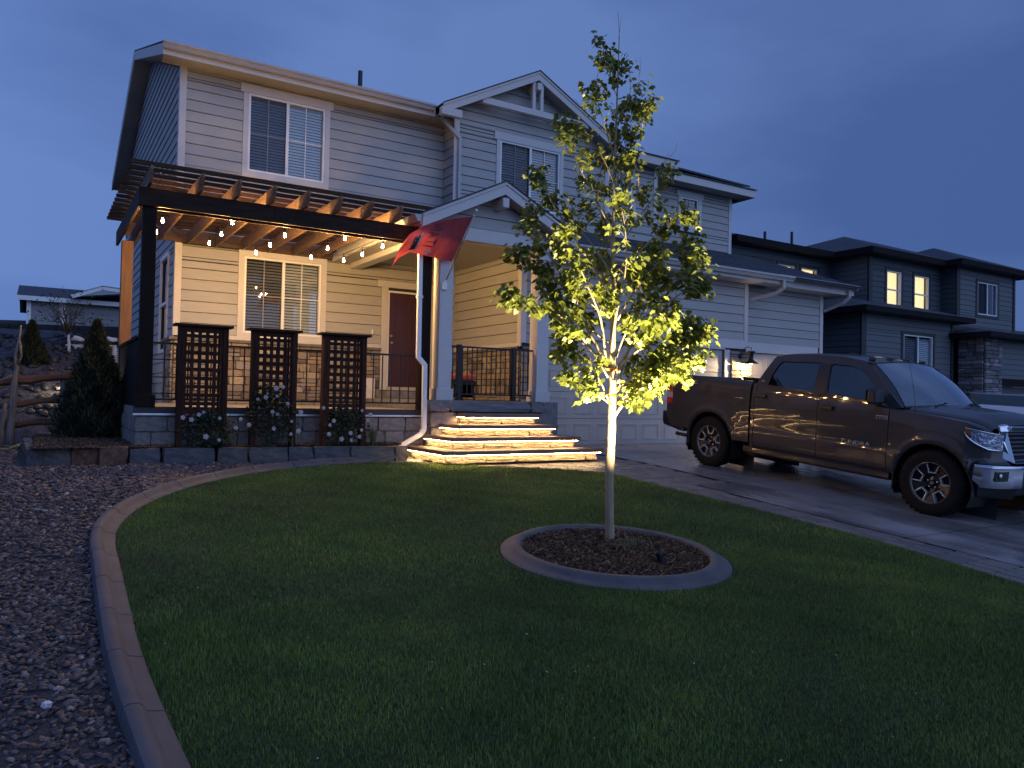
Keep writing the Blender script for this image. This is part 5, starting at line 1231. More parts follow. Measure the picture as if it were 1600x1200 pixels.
def panel(name, s0, s1, hb, ht, side, bed=False, arch=None, ns=None, m=None, parent=None, topin=True, edge=.05):
    """one outer body panel with turned-in edges; hb/ht may be functions of s"""
    ns = ns or max(6, int((s1-s0)/.035)); nh = 30; rows = []
    for i in range(ns+1):
        s = s0+(s1-s0)*i/ns; b0 = hb(s) if callable(hb) else hb; t0 = ht(s) if callable(ht) else ht; row = []
        w0 = Wd(s, b0, bed); row.append((s, side*(w0-edge), b0+.0))
        for j in range(nh+1):
            h = b0+(t0-b0)*j/nh; row.append((s, side*Wd(s, h, bed), h))
        if topin: row.append((s, side*(Wd(s, t0, bed)-.012), t0+.006)); row.append((s, side*(Wd(s, t0, bed)-edge-.03), t0+.008))
        rows.append(row)
    g = MB(); g.grid(rows)
    # end returns
    for row, e in ((rows[0], 1), (rows[-1], -1)):
        inn = [(p[0]+e*.003, p[1]-side*edge, p[2]) for p in row]; g.grid([row, inn])
    me = mesh(name, g)
    b = bmesh.new(); b.from_mesh(me); bmesh.ops.remove_doubles(b, verts=b.verts, dist=.0005)
    if arch:
        for (cx, cz, R) in arch:
            dead = [f for f in b.faces if all(math.hypot(v.co.x-cx, v.co.z-cz) < R+.012 for v in f.verts) and all(v.co.z < cz+R+.02 for v in f.verts)]
            bmesh.ops.delete(b, geom=dead, context='FACES')
            for v in b.verts:
                r_ = math.hypot(v.co.x-cx, v.co.z-cz)
                if v.is_boundary and r_ < R+.055 and v.co.z > b0_min(hb, v.co.x)+.004 and r_ > 1e-3:
                    v.co.x = cx+(v.co.x-cx)*R/r_; v.co.z = cz+(v.co.z-cz)*R/r_
    bmesh.ops.recalc_face_normals(b, faces=b.faces)
    b.to_mesh(me); b.free(); me.materials.clear(); me.materials.append(m or M_PAINT); me.shade_smooth(); me.set_sharp_from_angle(angle=.75)
    o = bpy.data.objects.new(name, me); C.objects.link(o); o.parent = parent or trk; return o
def b0_min(hb, s): return hb(s) if callable(hb) else hb
RA_ = .50
belt = lambda s: float(np.interp(s, [.8, 1.2, 2.05, 3.12], [1.41, 1.395, 1.335, 1.275]))
ftop = lambda s: float(np.interp(s, [3.12, 3.6, 4.1, 4.45, 4.62], [1.272, 1.245, 1.20, 1.15, 1.10]))
fbot = lambda s: float(np.interp(s, [3.12, 3.3, 4.15, 4.2, 4.62], [.44, .44, .60, .76, .80]))
for side in (-1, 1):
    panel('bed_side', -1.06, .795, lambda s: .56 if s < -.5 else .50, 1.445, side, bed=True, arch=[(0, .41, RA_)])
    panel('rear_door', .905, 2.025, .47, belt, side); panel('front_door', 2.035, 3.105, .47, belt, side)
    panel('cab_corner', .835, .897, .47, 1.41, side)
    panel('fender', 3.115, 4.62, fbot, ftop, side, arch=[(3.71, .41, RA_)])
    panel('rocker', .84, 3.12, .36, .462, side, topin=False)
    # dark wheel wells
    for cx in (0, 3.71):
        g = MB(); rows = []
        for k in range(15):
            a = math.radians(-25+230*k/14); rows.append([(cx+(RA_+.005)*math.cos(a), side*(.985), .41+(RA_+.005)*math.sin(a)), (cx+RA_*1.04*math.cos(a), side*.55, .41+RA_*1.04*math.sin(a))])
        g.grid(rows); g.add([(cx-.6, side*.56, .05), (cx+.6, side*.56, .05), (cx+.6, side*.56, 1.0), (cx-.6, side*.56, 1.0)], [(0, 1, 2, 3)]); tobj('wheel_well', g, M_BLACK)
        g = MB(); rows = []
        for k in range(19):     # lip of the arch
            a = math.radians(-12+204*k/18); s = cx+RA_*math.cos(a); h = .41+RA_*math.sin(a); w_ = Wd(s, max(h, .45), cx == 0)
            rows.append([(s, side*(w_+.002), h), (cx+(RA_-.018)*math.cos(a), side*(w_-.004), .41+(RA_-.018)*math.sin(a)), (cx+(RA_-.018)*math.cos(a), side*(w_-.05), .41+(RA_-.018)*math.sin(a))])
        tobj('arch_lip', g.grid(rows), M_PAINT, smooth=True)
    tobj('mud_flap', MB().box(3.215, 3.235, side*.78 if side > 0 else -1.0, 1.0 if side > 0 else -.78, .24, .52), M_BLACK, bevel=.01)
    tobj('mud_flap', MB().box(-.52, -.50, side*.78 if side > 0 else -.98, .98 if side > 0 else -.78, .26, .56), M_BLACK, bevel=.01)
# bed floor, tailgate, gap filler between bed and cab
tobj('bed_rail_cap', MB().box(-1.05, .79, -.93, -.86, 1.43, 1.462), M_BLACK, bevel=.008); tobj('bed_rail_cap', MB().box(-1.05, .79, .86, .93, 1.43, 1.462), M_BLACK, bevel=.008)
tobj('bed_floor', MB().box(-1.03, .79, -.9, .9, .95, .98).box(.74, .79, -.9, .9, .98, 1.40), M_BLACK)
tobj('tailgate', MB().box(-1.10, -1.05, -.86, .86, .80, 1.44), M_PAINT, bevel=.02)
tobj('cab_back', MB().box(.80, .86, -.93, .93, .45, 1.42), M_BLACK)
tobj('underbody', MB().box(-.9, 4.3, -.62, .62, .30, .62).box(.6, 3.1, -.86, .86, .32, .44), M_BLACK, bevel=.03)
tobj('exhaust', MB().tube([(-.2, -.55, .38), (-.6, -.75, .40), (-.95, -.8, .42)], .03, 8).box(.2, .75, -.75, -.5, .28, .45), M_BLACK)
# step bar under the doors
# rear bumper and tail light on each side
for side in (-1, 1):
    y0, y1 = sorted((side*.45, side*.965)); g = MB()
    g.hexa([(-1.17, y0, .58), (-.62, y0 if side < 0 else y0, .52), (-.62, y1, .52), (-1.15, y1, .57), (-1.20, y0, .79), (-.92, y0, .79), (-.92, y1, .79), (-1.16, y1, .79)]) if False else None
    P = [(-1.16, .66), (-1.13, .56), (-.66, .49), (-.60, .50), (-.84, .77), (-.98, .80), (-1.16, .80)]
    g.prism([(s, y0, h) for s, h in P], (0, y1-y0, 0)); q = tobj('rear_bumper', g, mat('bumper_dark_chrome', (.10, .09, .09), .25, metal=.9, nvar=0), bevel=.02, seg=3); recalc(q.data)
    M_TL = mat('tail_light_red', (.42, .012, .015), .15, nvar=0, coat=1, emit=(.5, .01, .01), es=.05); M_TW = mat('tail_light_clear', (.45, .42, .42), .15, nvar=0, coat=1)
    for nm, h0_, h1_, m_ in (('tail_light', .95, 1.045, M_TL), ('tail_light_lens', 1.047, 1.15, M_TW), ('tail_light', 1.152, 1.25, M_TL)):
        g = MB(); rows = []
        for k in range(7):
            s = -1.095+.20*k/6; rows.append([(s, side*(Wd(s, h0_, True)+.006-(.03 if k == 0 else 0)), h0_), (s, side*(Wd(s, h1_, True)+.008-(.03 if k == 0 else 0)), h1_)])
        g.grid(rows); tobj(nm, g, m_)
tobj('rear_step', MB().box(-1.17, -1.0, -.46, .46, .60, .76), M_BLACK, bevel=.015)
# ---- cab upper: side frames with the window openings
def Wt(h): return float(np.interp(h, [1.26, 1.40, 1.60, 1.78, 1.88], [.975, .955, .885, .808, .755]))
outl = [(.86, 1.41), (.90, 1.52), (1.00, 1.76), (1.06, 1.855), (1.25, 1.905), (1.70, 1.925), (2.20, 1.915), (2.52, 1.875), (2.70, 1.80), (2.90, 1.62), (3.12, 1.42), (3.26, 1.30), (3.14, 1.275), (2.05, 1.335), (1.2, 1.395)]
rw = [(1.085, 1.425), (1.10, 1.56), (1.165, 1.745), (1.21, 1.79), (1.86, 1.805), (1.915, 1.395), (1.45, 1.41)]
fw_ = [(2.13, 1.385), (2.055, 1.785), (2.10, 1.80), (2.38, 1.785), (2.55, 1.735), (2.74, 1.61), (2.90, 1.46), (2.97, 1.36), (2.97, 1.335)]
def clipline(P, n=4):
    R = []
    for i in range(len(P)):
        a, b_ = P[i], P[(i+1) % len(P)]
        for k in range(n): R.append((a[0]+(b_[0]-a[0])*k/n, a[1]+(b_[1]-a[1])*k/n))
    return R
def sideframe(side, outer, holes, off=0, th_=.03, m=M_PAINT, name='cab_side'):
    b = bmesh.new(); E2 = []
    for P in [outer]+holes:
        P = clipline(P); vs = [b.verts.new((p[0], 0, p[1])) for p in P]; E2 += [b.edges.new((vs[i], vs[(i+1) % len(vs)])) for i in range(len(vs))]
    bmesh.ops.triangle_fill(b, edges=E2, use_beauty=True)
    r = bmesh.ops.extrude_face_region(b, geom=b.faces[:]); new = {e for e in r['geom'] if isinstance(e, bmesh.types.BMVert)}
    for v in b.verts:
        w_ = Wt(v.co.z)+off-(th_ if v in new else 0); v.co.y = side*w_
    bmesh.ops.recalc_face_normals(b, faces=b.faces); me = bpy.data.meshes.new(name); b.to_mesh(me); b.free(); me.materials.append(m)
    me.shade_smooth(); me.set_sharp_from_angle(angle=.5)
    o = bpy.data.objects.new(name, me); C.objects.link(o); o.parent = trk; return o
grow = lambda P, k: [((p[0]-sum(q[0] for q in P)/len(P))*(1+k)+sum(q[0] for q in P)/len(P), (p[1]-sum(q[1] for q in P)/len(P))*(1+k*1.9)+sum(q[1] for q in P)/len(P)) for p in P]
for side in (-1, 1):
    sideframe(side, outl, [rw, fw_]); 
    sideframe(side, grow(rw, .028), [rw], .003, .02, M_BLACK, 'window_seal'); sideframe(side, grow(fw_, .028), [fw_], .003, .02, M_BLACK, 'window_seal')
    sideframe(side, rw, [], -.012, .004, M_GT, 'side_window'); sideframe(side, fw_, [], -.012, .004, M_GT, 'side_window')
    sideframe(side, [(1.935, 1.385), (1.885, 1.80), (2.035, 1.80), (2.105, 1.375)], [], .004, .01, M_BLACK, 'pillar_cover')
    tobj('door_gap', MB().bar((2.03, side*(Wt(1.36)+.006), 1.345), (1.955, side*(Wt(1.86)+.004), 1.87), .008, .006), M_DARK)
# roof and glass
def roofpt(s, t):   # t -1..1 across
    h = float(np.interp(s, [1.0, 1.06, 1.25, 1.70, 2.20, 2.52, 2.66], [1.80, 1.855, 1.905, 1.925, 1.915, 1.875, 1.845])); w_ = Wt(min(h, 1.88))-.006
    return (s, t*w_, h+.045*(1-t*t)-(.0 if abs(t) < .98 else .004))
tobj('cab_roof', MB().grid([[roofpt(s, t) for t in np.linspace(-1, 1, 17)] for s in np.linspace(1.03, 2.66, 16)]), M_PAINT, smooth=True)
tobj('shark_fin', MB().hexa([(1.75, -.02, 1.965), (1.9, -.02, 1.965), (1.9, .02, 1.965), (1.75, .02, 1.965), (1.76, -.006, 2.0), (1.80, -.006, 2.0), (1.80, .006, 2.0), (1.76, .006, 2.0)]), M_BLACK)
for y in (-.60, -.2, .2, .60): tobj('roof_marker', MB().box(2.50, 2.58, y-.03, y+.03, 1.885, 1.912+.03*(1-(y/.75)**2)), M_BLACK, bevel=.01)
def ws(t, v):       # windshield; t across, v 0 bottom..1 top
    s0 = 3.24+.22*(1-t*t); s1 = 2.665+.06*(1-t*t); h0_ = 1.305+.045*(1-t*t); h1_ = 1.84+.045*(1-t*t); w0, w1 = .88, .715
    bow = .035*math.sin(math.pi*v); return (s0+(s1-s0)*v+bow, t*(w0+(w1-w0)*v), h0_+(h1_-h0_)*v+bow*.5)
tobj('windshield', MB().grid([[ws(t, v) for t in np.linspace(-1, 1, 17)] for v in np.linspace(0, 1, 9)]), M_GW, smooth=True)
for side in (-1, 1):
    rows = [[tuple(Vector(ws(side*1.0, v))), (ws(side, v)[0]-.02, side*(abs(ws(side, v)[1])+.045), ws(side, v)[2]-.006), (ws(side, v)[0]-.08, side*(Wt(max(1.27, ws(side, v)[2]-.05))+.001), ws(side, v)[2]-.05)] for v in np.linspace(0, 1, 9)]
    tobj('a_pillar', MB().grid(rows), M_PAINT, smooth=True)
tobj('windshield_trim', MB().tube([ws(t, 0) for t in np.linspace(-1, 1, 13)], .012, 6).tube([ws(-1, v) for v in np.linspace(0, 1, 7)], .008, 5).tube([ws(1, v) for v in np.linspace(0, 1, 7)], .008, 5).tube([ws(t, 1) for t in np.linspace(-1, 1, 13)], .008, 5), M_BLACK)
tobj('rear_window', MB().grid([[(.90+.09*v, t*(.80-.07*v), 1.45+.36*v) for t in (-1, 0, 1)] for v in (0, 1)]), M_GT)
tobj('cab_back_panel', MB().grid([[(.865, t*.95, 1.40) for t in (-1, 0, 1)], [(.885, t*.93, 1.47) for t in (-1, 0, 1)]]).grid([[(1.0, t*.78, 1.80) for t in (-1, 0, 1)], [(1.05, t*.74, 1.87) for t in (-1, 0, 1)]]), M_PAINT)
# interior
M_SEAT = mat('seat_grey', (.06, .055, .05), .8)
tobj('dashboard', MB().hexa([(2.85, -.80, 1.0), (3.30, -.80, 1.0), (3.30, .80, 1.0), (2.85, .80, 1.0), (2.9, -.80, 1.22), (3.28, -.80, 1.28), (3.28, .80, 1.28), (2.9, .80, 1.22)]), mat('dash_grey', (.10, .10, .105), .6), bevel=.03, seg=3)
g = MB(); P = [(2.80+.0+.08*math.sin(a)*.4, .42+.19*math.cos(a), 1.25+.19*math.sin(a)) for a in np.linspace(0, 2*math.pi, 25)]; g.tube(P, .016, 8, cap=False).bar((2.80, .24, 1.25), (2.80, .60, 1.25), .03, .05).bar((2.80, .42, 1.25), (2.9, .42, 1.15), .06, .06)
tobj('steering_wheel', g, M_SEAT)
for sx_, nm in ((1.15, 'rear_seat'), (2.05, 'front_seat')):
    for y in (-.40, .40):
        tobj(nm, MB().box(sx_, sx_+.55, y-.26, y+.26, .80, 1.0).hexa([(sx_-.05, y-.25, .95), (sx_+.10, y-.25, .95), (sx_+.10, y+.25, .95), (sx_-.05, y+.25, .95), (sx_-.14, y-.22, 1.50), (sx_-.03, y-.22, 1.50), (sx_-.03, y+.22, 1.50), (sx_-.14, y+.22, 1.50)]).box(sx_-.15, sx_-.05, y-.12, y+.12, 1.52, 1.68), M_SEAT, bevel=.03, seg=2)
tobj('cab_floor', MB().box(.90, 3.2, -.85, .85, .5, .8), M_DARK)
# hood
def hood(t, v):     # v 0 rear .. 1 front
    s = 3.30+1.27*v+.10*(1-t*t)*v; w_ = .885-.10*v**2; bul = .030*(1/(1+math.exp(-(.62-abs(t))*22))); h = float(np.interp(v, [0, .5, .85, 1], [1.30, 1.262, 1.205, 1.15]))+.055*(1-t*t)*(1-.35*v)+bul*(.5+.5*v if v < .9 else .6)
    return (s, t*w_, h-.022*(abs(t) > .97))
tobj('hood', MB().grid([[hood(t, v) for t in np.linspace(-1, 1, 33)] for v in np.linspace(0, 1, 18)]), M_PAINT, smooth=True)
for side in (-1, 1): tobj('fender_top', MB().grid([[(hood(side, v)[0], side*(abs(hood(side, v)[1])+.008), hood(side, v)[2]-.004), (3.14+1.46*v, side*(Wd(3.14+1.46*v, ftop(3.14+1.46*v))-.004), ftop(3.14+1.46*v)+.003)] for v in np.linspace(-.0, 1, 14)]), M_PAINT, smooth=True)
tobj('cowl', MB().grid([[(ws(t, 0)[0]-.01, ws(t, 0)[1]*1.02, ws(t, 0)[2]-.01) for t in np.linspace(-1, 1, 9)], [(hood(t, 0)[0]+.02, hood(t, 0)[1]*1.0, hood(t, 0)[2]-.03) for t in np.linspace(-1, 1, 9)]]), M_BLACK)
for a, b_ in ((-.62, -.02), (.10, .68)): tobj('wiper', MB().tube([(3.44, a*.88, 1.345), (3.41, (a+b_)/2*.88, 1.368), (3.34, b_*.88, 1.355)], .010, 5).bar((3.42, b_*.88, 1.345), (3.41, (a+b_)/2*.88, 1.385), .014, .012), M_BLACK)
tobj('hood_vent', MB().box(3.98, 4.22, -.46, -.34, 1.262, 1.272), M_BLACK); tobj('hood_vent', MB().box(3.98, 4.22, .34, .46, 1.262, 1.272), M_BLACK)
# front: grille, headlights, bumper
M_HL = mat('headlight_reflector', (.42, .44, .50), .12, metal=.9, nvar=.5, scale=22, bump=1.0, bscale=24, bdist=.02); M_AMB = mat('amber_lens', (.55, .14, .03), .2, nvar=0, coat=1)
M_LENS = glass('headlight_lens', (.85, .88, .92), .8)
def hlp(u, v, o=.0):   # u 0 rear..1 front, v 0 bottom..1 top along the wrap-around lamp
    s = float(np.interp(u, [0, .45, .75, 1], [4.10, 4.42, 4.64, 4.76])); w_ = float(np.interp(u, [.75, 1], [Wd(4.64, 1.0), .655])) if u > .75 else Wd(s, 1.05)
    w_ += .008
    ht = float(np.interp(u, [0, .5, 1], [1.145, 1.120, 1.085])); hb = float(np.interp(u, [0, .12, .4, .75, 1], [1.095, 1.03, .965, .905, .90]))
    return s+o*.5, w_+o, hb+(ht-hb)*v
for side in (-1, 1):
    f3 = lambda p: (p[0], side*p[1], p[2])
    tobj('headlight', MB().grid([[f3(hlp(u, v, -.004)) for v in np.linspace(0, 1, 5)] for u in np.linspace(.20, 1, 12)]), M_HL)
    hl = tobj('turn_lens', MB().grid([[f3(hlp(u, v, -.002)) for v in np.linspace(0.3 if u > .05 else 0, 1, 4)] for u in np.linspace(.03, .21, 5)]), M_AMB, smooth=True)
    tobj('headlight_glass', MB().grid([[f3(hlp(u, v, .014)) for v in np.linspace(0, 1, 5)] for u in np.linspace(0, 1, 14)]), M_LENS, smooth=True)
    tobj('lamp_chrome', MB().tube([f3(hlp(u, 0, .012)) for u in np.linspace(0, 1, 12)], .012, 6).tube([f3(hlp(u, 1, .012)) for u in np.linspace(0, 1, 12)], .007, 6), M_CHROME, smooth=True)
    # nose panel below the lamp, filling to the bumper
    rows = [[f3((float(np.interp(u, [0, .5, 1], [4.16, 4.52, 4.74])), float(np.interp(u, [0, .5, 1], [.975, .865, .62])), h)) for h in (.74, .82, .90, .98 if u < .6 else .91)] for u in np.linspace(0, 1, 9)]
    tobj('nose_panel', MB().grid(rows), M_PAINT, smooth=True)
    # chrome bumper corner
    rows = []
    for u in np.linspace(0, 1, 14):
        s = float(np.interp(u, [0, .25, .5, .75, 1], [4.21, 4.44, 4.66, 4.80, 4.86])); w_ = float(np.interp(u, [0, .25, .5, .75, 1], [.985, .965, .87, .66, .44]))
        rows.append([f3((s+.0, w_-.03, .735)), f3((s+.012, w_, .725)), f3((s+.014, w_+.004, .70)), f3((s+.005, w_, .685)), f3((s, w_, .60)), f3((s-.01, w_-.01, .52)), f3((s-.05, w_-.05, .46 if u > .12 else .50))])
    tobj('front_bumper', MB().grid(rows), M_CHROME, smooth=True)
    tobj('bumper_ridge', MB().tube([f3((float(np.interp(u, [0, .25, .5, .75, 1], [4.21, 4.44, 4.66, 4.80, 4.86]))+.01, float(np.interp(u, [0, .25, .5, .75, 1], [.985, .965, .87, .66, .44]))+.004, .705)) for u in np.linspace(0, 1, 14)], .016, 6), M_CHROME, smooth=True)
    c = (4.725, .79); tobj('fog_light_bezel', MB().hexa([f3(p) for p in [(4.655, .895, .545), (4.785, .70, .555), (4.74, .67, .555), (4.61, .86, .545), (4.665, .89, .665), (4.79, .695, .672), (4.74, .67, .672), (4.61, .86, .665)]]), M_BLACK, bevel=.008)
    tobj('fog_light', MB().ball(f3((4.715, .815, .615)), .034, 12, 8), M_HL, smooth=True)
    tobj('air_dam', MB().hexa([f3(p) for p in [(4.25, .90, .33), (4.62, .40, .30), (4.3, .3, .30), (4.1, .80, .33), (4.30, .95, .50), (4.78, .42, .48), (4.5, .3, .48), (4.2, .85, .50)]]), M_BLACK, bevel=.02)
# grille surround
gp = lambda y, h: (4.80-.10*(y/.62)**2-.04*(h-.95), y, h)
for side in (-1, 1):
    tobj('grille_surround', MB().hexa([gp(side*.63, .80), gp(side*.53, .76), (4.70, side*.53, .76), (4.64, side*.63, .80), gp(side*.655, 1.13), gp(side*.55, 1.13), (4.62, side*.55, 1.13), (4.58, side*.655, 1.13)]), M_CHROME, bevel=.012)
    tobj('grille_corner', MB().hexa([gp(side*.665, 1.09), gp(side*.46, 1.12), (4.60, side*.46, 1.12), (4.56, side*.66, 1.09), (4.60, side*.64, 1.19), (4.66, side*.48, 1.205), (4.52, side*.48, 1.22), (4.50, side*.62, 1.20)]), M_CHROME, bevel=.02, seg=3)
tobj('grille_bar', MB().box(4.66, 4.80, -.56, .56, .76, .80), M_CHROME, bevel=.01); tobj('grille_bar', MB().box(4.62, 4.76, -.5, .5, 1.12, 1.19), M_CHROME, bevel=.012)
tobj('grille_mesh', MB().box(4.66, 4.68, -.56, .56, .80, 1.14), M_DARK)
for k in range(6): h = .84+k*.05; tobj('grille_bar', MB().box(4.70, 4.765, -.55, .55, h, h+.018), M_CHROME if k % 3 == 0 else mat('grille_grey', (.16, .16, .17), .3, metal=.7), bevel=.004)
tobj('valance', MB().box(4.62, 4.80, -.46, .46, .46, .72), M_BLACK, bevel=.02)
# wheels
M_RIM = mat('rim_dark', (.022, .022, .024), .3, metal=.6, nvar=0); M_SIL = mat('rim_silver', (.46, .43, .41), .35, metal=.3, nvar=0)
def wheel(cx, side, first=None):
    w_ = tobj('wheel', MB().lathe([(.245, -.13), (.33, -.145), (.385, -.135), (.408, -.10), (.41, -.04), (.41, .04), (.408, .10), (.385, .135), (.33, .145), (.258, .128), (.252, .10), (.245, -.13)], 56, (0, 0, 0), 'y'), M_RUBBER, smooth=True)
    w_.location = (cx, side*.86, .41); ys = side
    Y = lambda v: v*ys
    tr = MB()
    for k in range(36):
        a = 2*math.pi*k/36
        for q, o_ in ((Y(.045), 0), (Y(.10), .087), (Y(-.02), .04)):
            b0_, b1_ = a+o_, a+o_+.09; z0_, z1_ = q-.022, q+.022
            tr.hexa([(r_*math.cos(t_), yy_, r_*math.sin(t_)) for yy_ in (z0_, z1_) for r_, t_ in ((.405, b0_), (.405, b1_), (.416, b1_), (.416, b0_))])
    tobj('tread', tr, M_RUBBER, w_, kind='stuff')
    tobj('rim', MB().lathe([(.256, Y(.118)), (.250, Y(.085)), (.235, Y(.02)), (.10, Y(.03)), (.085, Y(.05)), (.001, Y(.05))], 48, (0, 0, 0), 'y').lathe([(.256, Y(.118)), (.243, Y(-.10))], 48, (0, 0, 0), 'y'), M_RIM, w_, smooth=True)
    tobj('rim_ring', MB().lathe([(.242, Y(.100)), (.245, Y(.124)), (.255, Y(.133)), (.260, Y(.125))], 56, (0, 0, 0), 'y'), M_SIL, w_, smooth=True)
    for k in range(5):
        a = 2*math.pi*k/5+math.pi/2*(-1)
        rot = Matrix.Rotation(-a-math.pi/2, 4, 'Y')
        g = MB(); y1 = Y(.107); y0 = Y(.05)
        # dark spoke body between the pockets is the disc; the silver U traces each pocket
        L_ = [((-.078, .238), (-.042, .128)), ((-.050, .128), (.050, .128)), ((.042, .128), (.078, .238))]
        for (ax_, az), (bx_, bz) in L_: g.bar((ax_, (y0+y1)/2+Y(.01), az), (bx_, (y0+y1)/2, bz), .045, .015, (0, 0, 1) if abs(az-bz) < .01 else (0, 0, 1))
        me_ = mesh('spoke_outline', g); me_.transform(rot); tobj('spoke_outline', me_, M_SIL, w_, bevel=.003, seg=1)
        g = MB().prism([(-.075, y0, .235), (-.040, y0, .140), (.040, y0, .140), (.075, y0, .235)], (0, -Y(.03), 0)); me_ = mesh('spoke', g); me_.transform(rot); tobj('rim_pocket', me_, M_DARK, w_)
        an = a+math.pi/5; tobj('lug_nut', MB().lathe([(.001, Y(.072)), (.009, Y(.07)), (.011, Y(.045))], 8, (.063*math.cos(an), 0, .063*math.sin(an)), 'y'), M_SIL, w_)
        # spoke arm proper
        an = a+math.pi/5+math.pi/2; r2 = Matrix.Rotation(-(a+math.pi/5)-math.pi/2, 4, 'Y'); g = MB().hexa([(-.03, y0, .07), (.03, y0, .07), (.03, y0-Y(.04), .07), (-.03, y0-Y(.04), .07), (-.052, Y(.100), .24), (.052, Y(.100), .24), (.052, Y(.05), .24), (-.052, Y(.05), .24)]); me_ = mesh('spoke', g); me_.transform(r2); tobj('spoke', me_, M_RIM, w_, bevel=.004, seg=1)
    tobj('hub_cap', MB().lathe([(.001, Y(.085)), (.030, Y(.083)), (.038, Y(.07)), (.042, Y(.045))], 20, (0, 0, 0), 'y'), M_RIM, w_, smooth=True)
    g = MB().tube([(.020*math.cos(t_), Y(.086), .014*math.sin(t_)) for t_ in np.linspace(0, 2*math.pi, 15)], .0022, 5); g.tube([(.008*math.cos(t_), Y(.086), .013*math.sin(t_)) for t_ in np.linspace(0, 2*math.pi, 13)], .002, 5); tobj('hub_emblem', g, M_SIL, w_)
    tobj('brake_disc', MB().lathe([(.001, Y(.0)), (.17, Y(.0)), (.17, Y(-.03))], 24, (0, 0, 0), 'y'), mat('brake_steel', (.12, .11, .1), .5, metal=.6), w_)
for cx in (0, 3.71):
    for side in (-1, 1): wheel(cx, side)
# handles, mirrors, badges, antenna
for side in (-1, 1):
    for s, h in ((1.02, 1.255), (2.185, 1.195)):
        w0 = Wd(s, h); rx = side*(w0+.030)
        tobj('door_handle', MB().bar((s-.10, rx, h), (s+.10, rx, h-.006), .026, .052).bar((s-.09, side*(w0+.015), h), (s-.07, side*(w0+.015), h), .05, .036).bar((s+.07, side*(w0+.015), h-.005), (s+.09, side*(w0+.015), h-.005), .05, .036), M_BLACK, bevel=.008)
        tobj('handle_cup', MB().lathe([(.001, .0), (.055, .001), (.062, .004)], 16, (s, side*(w0+.002), h), 'y'), M_BLACK)
    mir = tobj('side_mirror', MB().hexa([(2.90, side*1.02, 1.325), (3.06, side*1.02, 1.325), (3.08, side*1.25, 1.315), (2.93, side*1.26, 1.315), (2.91, side*1.02, 1.525), (3.04, side*1.02, 1.52), (3.05, side*1.24, 1.50), (2.93, side*1.25, 1.51)]), M_BLACK, bevel=.035, seg=4)
    tobj('mirror_glass', MB().box(2.895, 2.902, min(side*1.05, side*1.22), max(side*1.05, side*1.22), 1.35, 1.49), M_CHROME, mir)
    tobj('mirror_arm', MB().hexa([(2.90, side*.93, 1.265), (3.10, side*.93, 1.255), (3.05, side*1.08, 1.30), (2.95, side*1.08, 1.30), (2.93, side*.93, 1.33), (3.08, side*.93, 1.32), (3.04, side*1.08, 1.345), (2.96, side*1.08, 1.345)]), M_BLACK, mir, bevel=.012)
tobj('antenna', MB().tube([(3.43, -.955, 1.255), (3.40, -.953, 1.45), (3.25, -.94, 2.02)], [.005, .003, .0022], 6).lathe([(.022, 1.235), (.018, 1.26), (.008, 1.285)], 10, (3.43, -.95, 0)), M_BLACK)
M_BADGE = mat('badge_chrome', (.6, .6, .62), .2, metal=.6, nvar=0)
def badge(body, s, h, size, m=M_BADGE, wx=None, sx_=1.15, rotz=0, nm='badge_lettering', shear=0):
    w0 = wx if wx is not None else Wd(s, h)
    M4 = Matrix.Translation((s, -(w0+.004), h))@Matrix.Rotation(rotz, 4, 'Y')@Matrix.Rotation(math.pi/2, 4, 'X')
    return text(nm, body, size, m, trk, M4, .002, sx=sx_, shear=shear)
badge('TUNDRA', 2.66, .765, .072, sx_=1.5, wx=1.012); badge('5.7', 2.965, 1.135, .052, wx=1.006); badge('LV8', 3.035+.02, 1.135, .052, wx=1.006)
tobj('badge_plate', MB().box(2.93, 3.10, -1.010, -1.0055, 1.160, 1.172), M_BADGE)
badge('SR5', .985, 1.475, .040, wx=Wt(1.475)+.008); 
M_STK = mat('bed_sticker', (.34, .33, .33), .5, nvar=0)
badge('4x4 OFF ROAD', -.50, 1.372, .050, M_STK, wx=.992, sx_=.95, shear=.25, nm='sticker_lettering'); tobj('sticker_bar', MB().box(-.66, -.34, -.9965, -.992, 1.332, 1.343), M_STK)
tobj('fuel_door', MB().box(.25, .42, -.9985, -.9955, 1.12, 1.28), M_PAINT, bevel=.002) if False else None

for o_ in list(trk.children):       # flat upright nose: draw the front end in
    if o_.type != 'MESH' or o_.name.startswith(('wheel', 'mud', 'arch')): continue
    for v in o_.data.vertices:
        if v.co.z > .77:
            if v.co.x > 4.08: v.co.x = 4.08+(v.co.x-4.08)*.40
        elif v.co.x > 4.21: v.co.x = 4.21+(v.co.x-4.21)*.45

# ================================================================== WHITE CAR BEHIND THE TRUCK
car = thing('white_car', 'white sedan parked in front of the dark neighbouring house, mostly behind the truck', 'car', (22.4, 10.0, -1.15))
M_WC = mat('white_car_paint', (.62, .64, .68), .25, coat=1, nvar=0)
def csec(y): return float(np.interp(y, [7.6, 7.9, 9.0, 9.6, 10.4, 11.6, 12.3, 12.5], [.62, .72, .88, .95, 1.36, 1.40, 1.02, .9]))
body = MB(); rows = []
for y in np.linspace(7.6, 12.4, 25):
    h = min(csec(y)+.16, 1.08); wv = .88*(1-.12*abs((y-10)/2.4)**4); zb = float(G(y)); rows.append([(22.4-wv, y, zb+.22), (22.4-wv-.02, y, zb+.6), (22.4-wv*.93, y, zb+h-.03), (22.4-wv*.6, y, zb+h+.02), (22.4+wv*.6, y, zb+h+.02), (22.4+wv*.93, y, zb+h-.03), (22.4+wv+.02, y, zb+.6), (22.4+wv, y, zb+.22)])
